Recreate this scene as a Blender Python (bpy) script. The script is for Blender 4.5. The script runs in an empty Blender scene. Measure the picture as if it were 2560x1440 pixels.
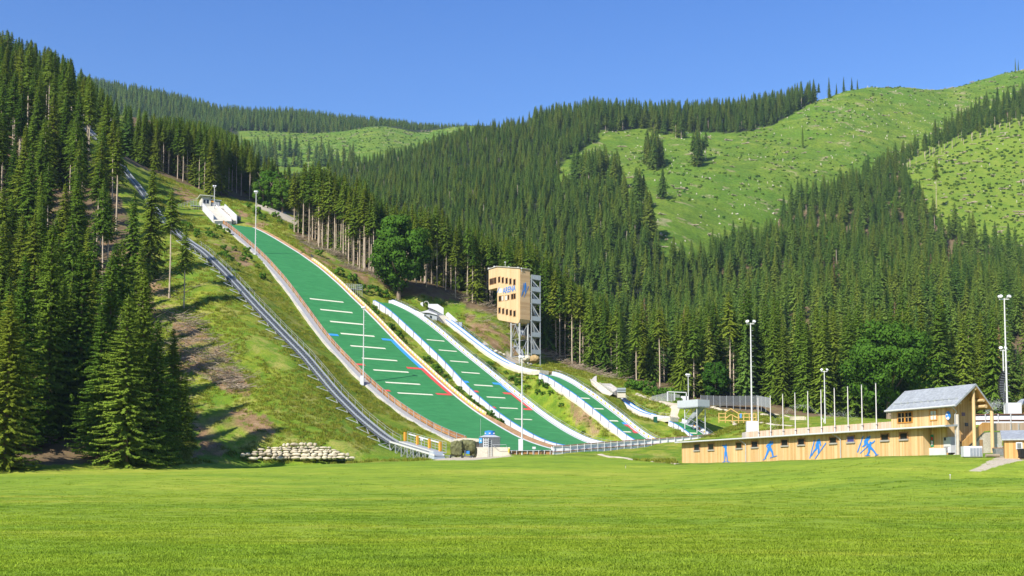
import bpy, math, random
import numpy as np
from mathutils import Vector, Matrix
rng = np.random.default_rng(7)
random.seed(7)
SC = bpy.context.scene
COL = SC.collection
# ------------------------------------------------------------------ camera model
F = 2745.0
PITCH = math.radians(3.5)
Y0 = 1205 - F * math.tan(PITCH)
CZ = 1.7
CP, SP = math.cos(PITCH), math.sin(PITCH)

def proj(P):
    P = np.asarray(P, float)
    x, y, z = P[..., 0], P[..., 1], P[..., 2] - CZ
    fw = y * CP + z * SP
    up = -y * SP + z * CP
    return 1280 + F * x / fw, Y0 - F * up / fw

def ray(px, py):
    a = (px - 1280) / F
    b = -(py - Y0) / F
    d = np.array([a, CP - b * SP, SP + b * CP])
    return d / d[1]

def bp(px, py, D):
    d = ray(px, py)
    return d * D + np.array([0, 0, CZ])

cam = bpy.data.cameras.new('camera')
cam.sensor_width = 36
cam.lens = 36 * F / 2560
cam.shift_y = (Y0 - 720) / 2560
cam.clip_start = 0.5
cam.clip_end = 20000
co = bpy.data.objects.new('camera', cam)
co.location = (0, 0, CZ)
co.rotation_euler = (math.pi / 2 + PITCH, 0, 0)
COL.objects.link(co)
SC.camera = co

# ------------------------------------------------------------------ light
SUN = np.array([-10.9, -15.0, 14.6])
SUN = SUN / np.linalg.norm(SUN)
EL = math.asin(SUN[2])
AZ = math.atan2(SUN[0], SUN[1])
w = bpy.data.worlds.new('World')
SC.world = w
w.use_nodes = True
nt = w.node_tree
bg = nt.nodes['Background']
sky = nt.nodes.new('ShaderNodeTexSky')
sky.sky_type = 'NISHITA'
sky.sun_disc = False
sky.sun_elevation = EL
sky.sun_rotation = AZ
sky.altitude = 800
sky.air_density = 1.5
sky.dust_density = 0.6
sky.ozone_density = 3.0
hs = nt.nodes.new('ShaderNodeHueSaturation')
hs.inputs['Hue'].default_value = 0.522
hs.inputs['Saturation'].default_value = 1.38
hs.inputs['Value'].default_value = 1.1
nt.links.new(sky.outputs[0], hs.inputs['Color'])
nt.links.new(hs.outputs[0], bg.inputs[0])
bg.inputs[1].default_value = 0.092
sl = bpy.data.lights.new('sun', 'SUN')
sl.energy = 5.0
sl.angle = math.radians(0.5)
sl.color = (1.0, 0.94, 0.82)
so = bpy.data.objects.new('sun', sl)
so.rotation_euler = Vector(SUN).to_track_quat('Z', 'Y').to_euler()
so.location = (-60, -80, 90)
COL.objects.link(so)
SC.view_settings.view_transform = 'Standard'
SC.view_settings.look = 'None'
SC.view_settings.exposure = 0.8
SC.view_settings.gamma = 1
SC.view_settings.use_curve_mapping = False
SC.render.engine = 'CYCLES'
SC.cycles.max_bounces = 5
SC.cycles.diffuse_bounces = 3
SC.cycles.transparent_max_bounces = 8
SC.cycles.use_denoising = True
SC.cycles.denoiser = 'OPENIMAGEDENOISE'

# ------------------------------------------------------------------ materials
MATS = {}

class NT:
    """small wrapper that writes node trees"""
    def __init__(s, name):
        s.m = bpy.data.materials.new(name)
        s.m.use_nodes = True
        s.t = s.m.node_tree
        s.p = s.t.nodes['Principled BSDF']
        s.out = s.t.nodes['Material Output']
    def n(s, typ, **kw):
        x = s.t.nodes.new(typ)
        for k, v in kw.items():
            setattr(x, k, v)
        return x
    def l(s, a, b):
        s.t.links.new(a, b)
    def val(s, sock, v):
        if isinstance(v, bpy.types.NodeSocket):
            s.l(v, sock)
        else:
            sock.default_value = v
    def math(s, op, a, b=0.0, clamp=False):
        x = s.n('ShaderNodeMath', operation=op)
        x.use_clamp = clamp
        s.val(x.inputs[0], a)
        s.val(x.inputs[1], b)
        return x.outputs[0]
    def mix(s, fac, a, b, blend='MIX'):
        x = s.n('ShaderNodeMix', data_type='RGBA', blend_type=blend)
        s.val(x.inputs[0], fac)
        for i, v in ((6, a), (7, b)):
            if not isinstance(v, bpy.types.NodeSocket):
                v = (*v[:3], 1)
            s.val(x.inputs[i], v)
        return x.outputs[2]
    def coords(s, scale=(1, 1, 1), kind='Object'):
        tc = s.n('ShaderNodeTexCoord')
        mp = s.n('ShaderNodeMapping')
        s.l(tc.outputs[kind], mp.inputs[0])
        mp.inputs['Scale'].default_value = scale
        return mp.outputs[0]
    def noise(s, vec, scale=1.0, detail=4, rough=.55):
        x = s.n('ShaderNodeTexNoise')
        s.l(vec, x.inputs['Vector'])
        x.inputs['Scale'].default_value = scale
        x.inputs['Detail'].default_value = detail
        x.inputs['Roughness'].default_value = rough
        return x.outputs[0]
    def ramp(s, fac, stops):
        x = s.n('ShaderNodeValToRGB')
        s.l(fac, x.inputs[0])
        e = x.color_ramp.elements
        while len(e) < len(stops):
            e.new(0.5)
        for k, (p, c) in zip(e, stops):
            k.position = p
            k.color = (*c, 1) if not np.isscalar(c) else (c, c, c, 1)
        return x.outputs[0]
    def step(s, v, lo, hi):
        x = s.n('ShaderNodeMapRange', interpolation_type='SMOOTHSTEP')
        s.val(x.inputs[0], v)
        x.inputs[1].default_value = lo
        x.inputs[2].default_value = hi
        return x.outputs[0]
    def bump(s, h, strength=.3, dist=.1):
        x = s.n('ShaderNodeBump')
        s.l(h, x.inputs['Height'])
        x.inputs['Strength'].default_value = strength
        x.inputs['Distance'].default_value = dist
        s.l(x.outputs[0], s.p.inputs['Normal'])

def M(name, base, rough=.8, var=.12, scale=1.0, bump=0.0, metal=0.0, col2=None, stretch=(1, 1, 1), spec=.3, fine=0):
    if name in MATS:
        return MATS[name]
    t = NT(name)
    v = t.coords(stretch)
    n = t.noise(v, scale, 5, .6)
    a = tuple(x * (1 - var) for x in base)
    b = col2 or tuple(min(1, x * (1 + var)) for x in base)
    c = t.ramp(n, [(.3, a), (.7, b)])
    if fine:
        n2 = t.noise(v, fine, 2, .5)
        c = t.mix(1.0, c, t.ramp(n2, [(.3, .8), (.7, 1.15)]), 'MULTIPLY')
    t.l(c, t.p.inputs['Base Color'])
    t.p.inputs['Roughness'].default_value = rough
    t.p.inputs['Metallic'].default_value = metal
    t.p.inputs['Specular IOR Level'].default_value = spec
    if bump:
        t.bump(n, bump, .05)
    MATS[name] = t.m
    return t.m

def wood(name, tones, plank=.2, grey=0.0, horiz=False, groove=.75):
    """board cladding: boards run upwards (or level), every board its own tone; object space in metres"""
    if name in MATS:
        return MATS[name]
    t = NT(name)
    tc = t.n('ShaderNodeTexCoord')
    sp = t.n('ShaderNodeSeparateXYZ')
    t.l(tc.outputs['Object'], sp.inputs[0])
    if horiz:
        s_, r_ = sp.outputs[2], t.math('ADD', sp.outputs[0], sp.outputs[1])
    else:
        s_, r_ = t.math('ADD', sp.outputs[0], sp.outputs[1]), sp.outputs[2]
    q = t.math('DIVIDE', s_, plank)
    fl = t.math('FLOOR', q)
    fr = t.math('FRACT', q)
    wn = t.n('ShaderNodeTexWhiteNoise', noise_dimensions='1D')
    t.l(fl, wn.inputs['W'])
    cx = t.n('ShaderNodeCombineXYZ')
    t.l(t.math('MULTIPLY', s_, 6.0), cx.inputs[0])
    t.l(t.math('MULTIPLY', r_, .5), cx.inputs[1])
    t.l(wn.outputs[0], cx.inputs[2])
    n = t.noise(cx.outputs[0], 1.5, 5, .65)
    f = t.math('ADD', t.math('MULTIPLY', wn.outputs[0], .7), t.math('MULTIPLY', n, .5))
    c = t.ramp(f, [(.15, tones[0]), (.55, tones[1]), (.95, tones[2])])
    # wider weathering bands
    cz = t.n('ShaderNodeCombineXYZ')
    t.l(t.math('MULTIPLY', s_, .8), cz.inputs[0])
    t.l(t.math('MULTIPLY', r_, .25), cz.inputs[1])
    n2 = t.noise(cz.outputs[0], 1.0, 3, .6)
    c = t.mix(t.step(n2, .45, .75), c, t.mix(.5, c, (.62, .45, .27)))
    g = t.math('LESS_THAN', fr, .07)
    c = t.mix(t.math('MULTIPLY', g, groove), c, (.16, .09, .04))
    t.l(c, t.p.inputs['Base Color'])
    t.p.inputs['Roughness'].default_value = .72
    t.p.inputs['Specular IOR Level'].default_value = .25
    t.bump(t.math('SUBTRACT', n, g), .3, .02)
    MATS[name] = t.m
    return t.m

def meadow_colour(t, src='Object', k=1.0):
    """mown meadow: soft streaks of yellower and deeper green, the same for the ground and the blades on it"""
    if src == 'Position':
        g = t.n('ShaderNodeNewGeometry'); base = g.outputs['Position']
    else:
        g = t.n('ShaderNodeTexCoord'); base = g.outputs['Object']
    def sc(x, y):
        mp = t.n('ShaderNodeMapping'); t.l(base, mp.inputs[0]); mp.inputs['Scale'].default_value = (x, y, .1); return mp.outputs[0]
    a = t.noise(sc(.045, .11), 1.0, 4, .6)
    b = t.noise(sc(.012, .045), 1.0, 3, .55)
    d = t.noise(sc(.35, .8), 1.0, 4, .65)
    f = t.math('ADD', t.math('MULTIPLY', a, .55), t.math('ADD', t.math('MULTIPLY', b, .45), t.math('MULTIPLY', t.math('SUBTRACT', d, .5), .22)))
    c = t.ramp(f, [(.34, (.150, .258, .022)), (.45, (.215, .330, .030)), (.54, (.275, .372, .034)), (.64, (.37, .41, .054))])
    return t.mix(1.0, c, t.ramp(d, [(.3, .8), (.5, 1.0), (.72, 1.12)]), 'MULTIPLY')

def foliage(name, dark, mid, light, yellow=None, trans=.25, patch=None):
    t = NT(name)
    oi = t.n('ShaderNodeObjectInfo')
    at = t.n('ShaderNodeAttribute')
    at.attribute_name = 'tone'
    f = t.math('ADD', t.math('MULTIPLY', oi.outputs['Random'], .55), t.math('MULTIPLY', at.outputs['Fac'], .5))
    c = t.ramp(f, [(.1, dark), (.5, mid), (.95, light)])
    if yellow:
        wn = t.n('ShaderNodeTexWhiteNoise', noise_dimensions='1D')
        t.l(t.math('MULTIPLY', oi.outputs['Random'], 77.0), wn.inputs['W'])
        c = t.mix(t.math('MULTIPLY', t.step(wn.outputs[0], .55, 1.0), .8), c, t.mix(.7, c, yellow))
    if patch:
        c = t.mix(1.0, meadow_colour(t, 'Position'), t.ramp(f, [(.1, .8), (.9, 1.3)]), 'MULTIPLY')
    d = t.n('ShaderNodeBsdfDiffuse')
    tr = t.n('ShaderNodeBsdfTranslucent')
    mx = t.n('ShaderNodeMixShader')
    mx.inputs[0].default_value = trans
    t.l(c, d.inputs[0])
    t.l(c, tr.inputs[0])
    t.l(d.outputs[0], mx.inputs[1])
    t.l(tr.outputs[0], mx.inputs[2])
    t.l(mx.outputs[0], t.out.inputs[0])
    MATS[name] = t.m
    return t.m

SPRUCE = foliage('spruce_needles', (.050, .116, .016), (.122, .212, .026), (.215, .290, .036), (.245, .27, .028), .32)
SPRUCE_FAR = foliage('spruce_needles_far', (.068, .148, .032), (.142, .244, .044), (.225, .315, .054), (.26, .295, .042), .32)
LEAVES = foliage('broad_leaves', (.026, .075, .011), (.050, .125, .015), (.090, .185, .022), (.11, .20, .022), .35)
GRASSB = foliage('grass_blades', (.15, .21, .017), (.235, .28, .026), (.335, .34, .053), (.395, .35, .085), .3)
LAWNB = foliage('lawn_blades', (.20, .31, .022), (.275, .395, .028), (.36, .46, .042), None, .3, True)
BARK = M('spruce_bark', (.27, .21, .155), .95, .3, 1.2, .3, stretch=(1, 1, .25))
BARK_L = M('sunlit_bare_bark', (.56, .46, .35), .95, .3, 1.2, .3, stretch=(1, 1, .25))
DEADW = M('bleached_dead_wood', (.46, .38, .28), .95, .3, 1.5)
WOOD = wood('larch_boards', [(.52, .31, .12), (.68, .44, .19), (.78, .56, .30)], .22, groove=.6)
WOOD_O = wood('honey_boards', [(.50, .26, .08), (.60, .34, .11), (.68, .42, .17)], .22, groove=.5)
WOOD_G = wood('weathered_rail_boards', [(.52, .36, .24), (.64, .48, .35), (.72, .58, .46)], .16)
WOOD_T = wood('tower_boards', [(.58, .40, .20), (.70, .51, .28), (.76, .58, .34)], .2, groove=.35)
WOOD_TH = wood('tower_side_boards', [(.52, .33, .17), (.64, .43, .23), (.74, .52, .30)], .35, horiz=True, groove=.5)
WOOD_B = wood('brown_fence_boards', [(.26, .12, .045), (.36, .17, .06), (.44, .23, .09)], 1.2, groove=.2)
WOOD_Y = M('yellow_larch_rails', (.64, .42, .14), .7, .2, 3)
LOG = M('round_log_wood', (.70, .50, .26), .7, .15, 2, stretch=(1, 1, .2))
WHITE = M('white_painted_board', (.74, .75, .80), .6, .08, .6, col2=(.62, .63, .69))
WHITE_B = M('white_barrier_board', (1.0, 1.0, 1.0), .6, .04, .6, col2=(.92, .93, .95))
CREAM = M('cream_concrete', (.66, .61, .50), .9, .12, .8, .2, fine=6)
CONC = M('pale_concrete', (.56, .53, .47), .9, .14, .7, .2, fine=5)
GALV = M('galvanised_steel', (.52, .55, .58), .45, .12, 2.5, metal=.35)
GALV_L = M('light_mast_steel', (.70, .71, .71), .5, .06, 2, metal=.15)
DARKST = M('dark_steel', (.12, .13, .15), .5, .15, 3, metal=.4)
BLUE = M('blue_paint', (.035, .24, .72), .55, .06, 2)
BLUEMARK = M('blue_mat_paint', (.05, .33, .82), .7, .08, 2)
REDMARK = M('red_mat_paint', (.72, .09, .08), .7, .1, 2)
WHITEMARK = M('cream_mat_paint', (.80, .80, .62), .7, .08, 2)
YEL = M('yellow_marker', (.85, .58, .03), .6, .06, 4)
ORANGE = M('orange_paint', (.78, .36, .05), .55, .06, 3)
ROOF = M('grey_metal_roof', (.44, .47, .49), .5, .07, .5, metal=.25, fine=3)
DARKGLASS = M('dark_window_glass', (.014, .016, .018), .12, .2, 1, spec=.6)
PALEBLIND = M('pale_window_blind', (.62, .66, .60), .5, .06, 1)
TARP = M('olive_tarpaulin', (.135, .14, .058), .75, .35, 1.6, .8)
GREYSHED = M('grey_shed_cladding', (.115, .125, .135), .6, .1, 1, fine=4)
MESHF = M('dark_fence_mesh', (.10, .11, .12), .8, .2, 2)
STONE = M('limestone_boulder', (.56, .48, .34), .95, .3, .5, .6, col2=(.82, .74, .56), fine=5)
GRAVEL = M('pale_gravel', (.60, .53, .40), .95, .18, .6, .3, fine=6)
BLACK = M('black_plastic', (.02, .02, .022), .5, .2, 2)
BUFF = M('brown_matting', (.40, .24, .12), .9, .22, .5, fine=3)
GREENBOX = M('dark_green_box', (.01, .09, .045), .5, .1, 2)
LAMPGLASS = M('lamp_glass', (.75, .77, .80), .15, .05, 2, spec=.6)

def mat_green():
    t = NT('green_landing_mats')
    v = t.coords((.25, .8, .8))
    n = t.noise(v, 1.0, 5, .65)
    v2 = t.coords((.5, 6, 6))
    n2 = t.noise(v2, 1.0, 3, .6)
    c = t.ramp(n, [(.28, (.034, .215, .066)), (.55, (.046, .26, .082)), (.75, (.066, .31, .108))])
    c = t.mix(1.0, c, t.ramp(n2, [(.3, .82), (.7, 1.14)]), 'MULTIPLY')
    # rows of overlapping mats
    tc = t.n('ShaderNodeTexCoord')
    sp = t.n('ShaderNodeSeparateXYZ')
    t.l(tc.outputs['Object'], sp.inputs[0])
    fr = t.math('FRACT', t.math('MULTIPLY', sp.outputs[1], 2.2))
    c = t.mix(t.math('MULTIPLY', t.math('LESS_THAN', fr, .12), .22), c, (.012, .09, .04))
    t.l(c, t.p.inputs['Base Color'])
    t.p.inputs['Roughness'].default_value = .75
    t.p.inputs['Specular IOR Level'].default_value = .25
    t.bump(n2, .4, .05)
    return t.m
MATGREEN = mat_green()

# ------------------------------------------------------------------ mesh builder
class MB:
    def __init__(s):
        s.v = []; s.f = []; s.mi = []; s.mats = []
    def idx(s, m):
        if m not in s.mats:
            s.mats.append(m)
        return s.mats.index(m)
    def add(s, verts, faces, m):
        k = len(s.v); i = s.idx(m)
        s.v += [tuple(map(float, p)) for p in verts]
        for f in faces:
            s.f.append(tuple(k + a for a in f)); s.mi.append(i)
        return s
    def box(s, x0, x1, y0, y1, z0, z1, m):
        return s.hexa([(x0, y0, z0), (x1, y0, z0), (x1, y1, z0), (x0, y1, z0), (x0, y0, z1), (x1, y0, z1), (x1, y1, z1), (x0, y1, z1)], m)
    def hexa(s, p, m):
        return s.add(p, [(0, 3, 2, 1), (4, 5, 6, 7), (0, 1, 5, 4), (1, 2, 6, 5), (2, 3, 7, 6), (3, 0, 4, 7)], m)
    def prism(s, poly, axis, a, b, m):
        """poly: 2-D outline; axis 'y': (x,z) pushed from y=a to y=b; 'x': (y,z); 'z': (x,y)"""
        def P(q, t):
            return {'y': (q[0], t, q[1]), 'x': (t, q[0], q[1]), 'z': (q[0], q[1], t)}[axis]
        n = len(poly)
        v = [P(q, a) for q in poly] + [P(q, b) for q in poly]
        f = [tuple(range(n))[::-1], tuple(range(n, 2 * n))] + [(i, (i + 1) % n, n + (i + 1) % n, n + i) for i in range(n)]
        return s.add(v, f, m)
    def tube(s, pts, r, m, k=6, r1=None, cap=True):
        pts = [Vector(p) for p in pts]
        n = len(pts); v = []; f = []
        for i, p in enumerate(pts):
            d = (pts[min(i + 1, n - 1)] - pts[max(i - 1, 0)]).normalized()
            a = d.orthogonal().normalized() if abs(d.z) > .9 else d.cross(Vector((0, 0, 1))).normalized()
            b = d.cross(a)
            rr = r if r1 is None else r + (r1 - r) * i / max(1, n - 1)
            for j in range(k):
                t = 2 * math.pi * j / k
                v.append(p + a * (rr * math.cos(t)) + b * (rr * math.sin(t)))
        for i in range(n - 1):
            for j in range(k):
                f.append((i * k + j, i * k + (j + 1) % k, (i + 1) * k + (j + 1) % k, (i + 1) * k + j))
        if cap:
            f.append(tuple(range(k))[::-1]); f.append(tuple((n - 1) * k + j for j in range(k)))
        return s.add(v, f, m)
    def bar(s, a, b, w, h, m):
        """square bar from a to b"""
        a = Vector(a); b = Vector(b); d = (b - a).normalized()
        x = d.cross(Vector((0, 0, 1)))
        x = Vector((1, 0, 0)) if x.length < 1e-3 else x.normalized()
        y = x.cross(d)
        x = x * w / 2; y = y * h / 2
        p = [a - x - y, a + x - y, a + x + y, a - x + y, b - x - y, b + x - y, b + x + y, b - x + y]
        return s.hexa(p, m)
    def lathe(s, prof, m, k=16, c=(0, 0)):
        v = []; f = []; n = len(prof)
        for r, z in prof:
            for j in range(k):
                t = 2 * math.pi * j / k
                v.append((c[0] + r * math.cos(t), c[1] + r * math.sin(t), z))
        for i in range(n - 1):
            for j in range(k):
                f.append((i * k + j, i * k + (j + 1) % k, (i + 1) * k + (j + 1) % k, (i + 1) * k + j))
        f.append(tuple(range(k))[::-1]); f.append(tuple((n - 1) * k + j for j in range(k)))
        return s.add(v, f, m)
    def sheet(s, rows, m):
        """grid surface through rows of points"""
        k = len(rows[0]); v = [p for r in rows for p in r]
        f = [(i * k + j, i * k + j + 1, (i + 1) * k + j + 1, (i + 1) * k + j) for i in range(len(rows) - 1) for j in range(k - 1)]
        return s.add(v, f, m)
    def sweep(s, secs, m, cap=True):
        """closed cross-sections swept into a solid"""
        k = len(secs[0]); v = [p for r in secs for p in r]; n = len(secs)
        f = [(i * k + j, i * k + (j + 1) % k, (i + 1) * k + (j + 1) % k, (i + 1) * k + j) for i in range(n - 1) for j in range(k)]
        if cap:
            f.append(tuple(range(k))[::-1]); f.append(tuple((n - 1) * k + j for j in range(k)))
        return s.add(v, f, m)
    def build(s, name, parent=None, smooth=False):
        me = bpy.data.meshes.new(name)
        me.from_pydata(s.v, [], s.f)
        for m in s.mats:
            me.materials.append(m)
        me.polygons.foreach_set('material_index', s.mi)
        if smooth:
            me.polygons.foreach_set('use_smooth', [True] * len(s.f))
        me.update()
        import bmesh
        bm = bmesh.new(); bm.from_mesh(me)
        bmesh.ops.recalc_face_normals(bm, faces=bm.faces)
        bm.to_mesh(me); bm.free()
        o = bpy.data.objects.new(name, me)
        COL.objects.link(o)
        if parent is not None:
            o.parent = parent
        return o

def np_mesh(name, v, quads, mats, tone=None, mi=None, smooth=False, nrm=None):
    """fast mesh from numpy arrays (quads Nx4 or tris Nx3)"""
    me = bpy.data.meshes.new(name)
    v = np.asarray(v, np.float32); quads = np.asarray(quads, np.int32)
    n, k = quads.shape
    me.vertices.add(len(v)); me.vertices.foreach_set('co', v.ravel())
    me.loops.add(n * k); me.loops.foreach_set('vertex_index', quads.ravel())
    me.polygons.add(n)
    me.polygons.foreach_set('loop_start', np.arange(0, n * k, k, dtype=np.int32))
    if mi is not None:
        me.polygons.foreach_set('material_index', np.asarray(mi, np.int32))
    if smooth:
        me.polygons.foreach_set('use_smooth', np.ones(n, bool))
    for m in mats:
        me.materials.append(m)
    if tone is not None:
        a = me.attributes.new('tone', 'FLOAT', 'FACE')
        a.data.foreach_set('value', np.asarray(tone, np.float32))
    me.update(calc_edges=True)
    if nrm is not None:
        me.normals_split_custom_set_from_vertices(np.asarray(nrm, np.float32).tolist())
    return me

def face_out(q, out):
    """turn every quad (n,4,3) so that its front looks along out (n,3)"""
    g = np.cross(q[:, 2] - q[:, 0], q[:, 3] - q[:, 1])
    bad = (g * out).sum(1) < 0
    q[bad] = q[bad][:, ::-1]
    return q

def tag(o, label=None, cat=None, group=None, kind=None):
    if label: o['label'] = label
    if cat: o['category'] = cat
    if group: o['group'] = group
    if kind: o['kind'] = kind
    return o

def thing(name, label, cat, loc=(0, 0, 0), rz=0.0, group=None):
    o = bpy.data.objects.new(name, None)
    o.empty_display_size = .5
    o.location = tuple(map(float, loc)); o.rotation_euler = (0, 0, rz)
    COL.objects.link(o)
    return tag(o, label, cat, group)

def dup(root, loc, rz=0.0, label=None, scale=None):
    r = root.copy(); COL.objects.link(r)
    r.location = tuple(map(float, loc)); r.rotation_euler = (0, 0, rz)
    if scale is not None: r.scale = scale
    if label: r['label'] = label
    for ch in list(root.children):
        c = ch.copy(); COL.objects.link(c); c.parent = r
        for g in list(ch.children):
            h = g.copy(); COL.objects.link(h); h.parent = c
    return r

class Frame:
    """local frame of a structure: x along its face, y away, z up; finds where a pixel's sight line meets a local plane"""
    def __init__(s, o, ang):
        s.o = np.array(o, float); s.a = ang
        c, n = math.cos(ang), math.sin(ang)
        s.R = np.array([[c, -n, 0], [n, c, 0], [0, 0, 1]])
    def w(s, p):
        return s.R @ np.array(p, float) + s.o
    def hit(s, px, py, axis, val):
        d = s.R.T @ ray(px, py)
        q = s.R.T @ (np.array([0, 0, CZ]) - s.o)
        t = (val - q[axis]) / d[axis]
        return q + d * t
    def onY(s, px, py, y=0.0):
        h = s.hit(px, py, 1, y); return h[0], h[2]
    def onX(s, px, py, x=0.0):
        h = s.hit(px, py, 0, x); return h[1], h[2]
    def onZ(s, px, py, z=0.0):
        h = s.hit(px, py, 2, z); return h[0], h[1]

def hash2(ix, iy, seed):
    h = (ix.astype(np.int64) * 374761393 + iy.astype(np.int64) * 668265263 + seed * 1442695041) & 0x7fffffff
    h = ((h ^ (h >> 13)) * 1274126177) & 0x7fffffff
    return ((h ^ (h >> 16)) & 0xffff) / 65535.0

def vnoise(x, y, seed=0):
    x = np.asarray(x, float); y = np.asarray(y, float)
    ix = np.floor(x).astype(np.int64); iy = np.floor(y).astype(np.int64)
    fx = x - ix; fy = y - iy
    fx = fx * fx * (3 - 2 * fx); fy = fy * fy * (3 - 2 * fy)
    a = hash2(ix, iy, seed); b = hash2(ix + 1, iy, seed); c = hash2(ix, iy + 1, seed); d = hash2(ix + 1, iy + 1, seed)
    return (a * (1 - fx) + b * fx) * (1 - fy) + (c * (1 - fx) + d * fx) * fy

def fbm(x, y, seed=0, oct=4):
    s = 0; a = .5; t = 0
    for k in range(oct):
        s = s + a * vnoise(x * 2 ** k, y * 2 ** k, seed + k); t += a; a *= .5
    return s / t

def in_poly(px, py, poly):
    px = np.asarray(px); py = np.asarray(py)
    r = np.zeros(px.shape, bool); n = len(poly); j = n - 1
    for i in range(n):
        xi, yi = poly[i]; xj, yj = poly[j]
        c = ((yi > py) != (yj > py)) & (px < (xj - xi) * (py - yi) / ((yj - yi) or 1e-9) + xi)
        r ^= c; j = i
    return r
# ------------------------------------------------------------------ the four landing hills: plan lines and surveyed profiles
HA = math.radians(36)
HC = np.array([math.cos(HA), math.sin(HA)])          # across the hill, to the right
HD = np.array([math.sin(HA), -math.cos(HA)])         # down the hill
def table(s0, ds, w, z):
    s = s0 + ds * np.arange(len(w))
    return np.array(s), np.array(w, float), np.array(z, float)
JUMPS = {
 'big': dict(C=(-.8, 225.0), T=table(-16, 6,
    [9.6, 9.0, 8.2, 8.1, 8.5, 9.0, 9.25, 9.4, 9.6, 9.75, 9.85, 9.85, 9.8, 9.7, 9.5, 9.2, 8.85, 8.45, 8.2, 7.95, 7.65, 7.3, 6.95, 6.55, 6.1, 5.7, 5.2, 4.7],
    [7.5, 7.75, 8.54, 9.79, 11.3, 13.2, 15.4, 17.8, 20.5, 23.5, 26.7, 30.1, 33.5, 37.1, 41.0, 45.0, 48.9, 52.7, 56.5, 60.0, 63.4, 66.5, 69.5, 72.3, 75.1, 77.8, 80.4, 82.8])),
 'med': dict(C=(17.0, 238.0), T=table(-10, 6,
    [6.0, 5.9, 5.8, 5.75, 5.8, 5.9, 6.0, 6.05, 5.9, 5.5, 5.0, 4.6, 4.4, 4.3, 4.05, 3.65, 3.1, 2.5],
    [8.2, 8.7, 9.4, 10.55, 12.5, 14.95, 17.75, 20.9, 24.2, 27.75, 31.3, 34.75, 38.2, 41.7, 45.05, 48.2, 50.9, 53.2])),
 'small': dict(C=(30.0, 247.4), T=table(-7, 3,
    [2.4, 2.4, 2.4, 2.4, 2.4, 2.45, 2.5, 2.5, 2.45, 2.45, 2.4, 2.4, 2.4, 2.2, 1.9, 1.5],
    [9.2, 9.6, 10.35, 11.5, 13.0, 14.7, 16.5, 18.2, 19.9, 21.6, 23.15, 24.6, 26.05, 27.35, 28.4, 29.1])),
 'tiny': dict(C=(43.8, 257.5), T=table(-7, 3, [2.4, 2.4, 2.4, 2.3, 2.1, 1.8], [10.2, 10.9, 12.0, 13.65, 15.1, 16.1])),
}
LASTS = {'big': 147.5, 'med': 93.0, 'small': 37.0, 'tiny': 8.0}
FIRSTS = {'big': -7.5, 'med': -1.5, 'small': -1.0, 'tiny': -3.0}
def smooth_interp(s, xs, ys):
    """Catmull-Rom through a regular table"""
    s = np.clip(np.asarray(s, float), xs[0], xs[-1])
    h = xs[1] - xs[0]
    i = np.clip(((s - xs[0]) / h).astype(int), 0, len(xs) - 2)
    t = (s - xs[0]) / h - i
    p1 = ys[i]; p2 = ys[i + 1]
    p0 = np.where(i > 0, ys[np.maximum(i - 1, 0)], 2 * p1 - p2)
    p3 = np.where(i < len(xs) - 2, ys[np.minimum(i + 2, len(xs) - 1)], 2 * p2 - p1)
    return .5 * (2 * p1 + (p2 - p0) * t + (2 * p0 - 5 * p1 + 4 * p2 - p3) * t * t + (3 * p1 - p0 - 3 * p2 + p3) * t ** 3)
def jz(k, s): return smooth_interp(s, JUMPS[k]['T'][0], JUMPS[k]['T'][2])
def jw(k, s): return smooth_interp(s, JUMPS[k]['T'][0], JUMPS[k]['T'][1])
def j2w(k, t, s):
    C = JUMPS[k]['C']
    return C[0] - HD[0] * s + HC[0] * t, C[1] - HD[1] * s + HC[1] * t
def w2j(k, x, y):
    C = JUMPS[k]['C']
    dx, dy = x - C[0], y - C[1]
    return dx * HC[0] + dy * HC[1], -(dx * HD[0] + dy * HD[1])

# ------------------------------------------------------------------ lift line (plan line parallel to the hill)
LIFT0 = np.array([-20.4, 200.0])
def lift_pt(px, py):
    r = (px - 1280) / F
    # foot of the sight line on the vertical plane through the lift line
    a = -HD[0] - r * (-HD[1])
    s = (r * LIFT0[1] - LIFT0[0]) / a
    q = LIFT0 - HD * s
    return np.array([q[0], q[1], bp(px, py, q[1])[2]]), s
LIFTPX = [(1098, 1136), (1060, 1126), (1022, 1116), (996, 1108), (970, 1094), (950, 1079), (900, 1038), (840, 979), (760, 885), (700, 825), (640, 764), (590, 710), (545, 665), (500, 625), (460, 599), (400, 552), (340, 473), (300, 428), (270, 383), (235, 352), (190, 312)]
LIFT = [lift_pt(*q) for q in LIFTPX]

# ------------------------------------------------------------------ ground control points: (pixel x, pixel y, distance)
G = []
for x in (-500, 100, 700, 1300, 1900, 2500, 3100):
    G += [(x, 1440, 20), (x, 1330, 38), (x, 1264, 68), (x, 1226, 104)]
G += [(-500, 1196, 130), (0, 1193, 130), (500, 1188, 132), (1000, 1183, 138), (1300, 1180, 142), (1600, 1185, 138), (1900, 1186, 120), (2200, 1186, 108), (2500, 1196, 95), (3000, 1200, 90)]
G += [(700, 1168, 165), (900, 1162, 172), (1050, 1153, 182), (1200, 1146, 187), (1320, 1140, 186), (1420, 1139, 190), (1560, 1147, 190), (1640, 1158, 188), (1300, 1139, 205), (1400, 1136, 210), (1500, 1128, 215), (1620, 1138, 210)]
G += [(1705, 1160, 198), (1850, 1156, 182), (2000, 1151, 166), (2100, 1146, 146), (2250, 1143, 136), (2400, 1144, 128), (2330, 1139, 146), (2450, 1145, 132), (2560, 1140, 130), (2800, 1140, 126), (2480, 1160, 118), (2300, 1172, 112), (2050, 1172, 130)]
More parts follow.
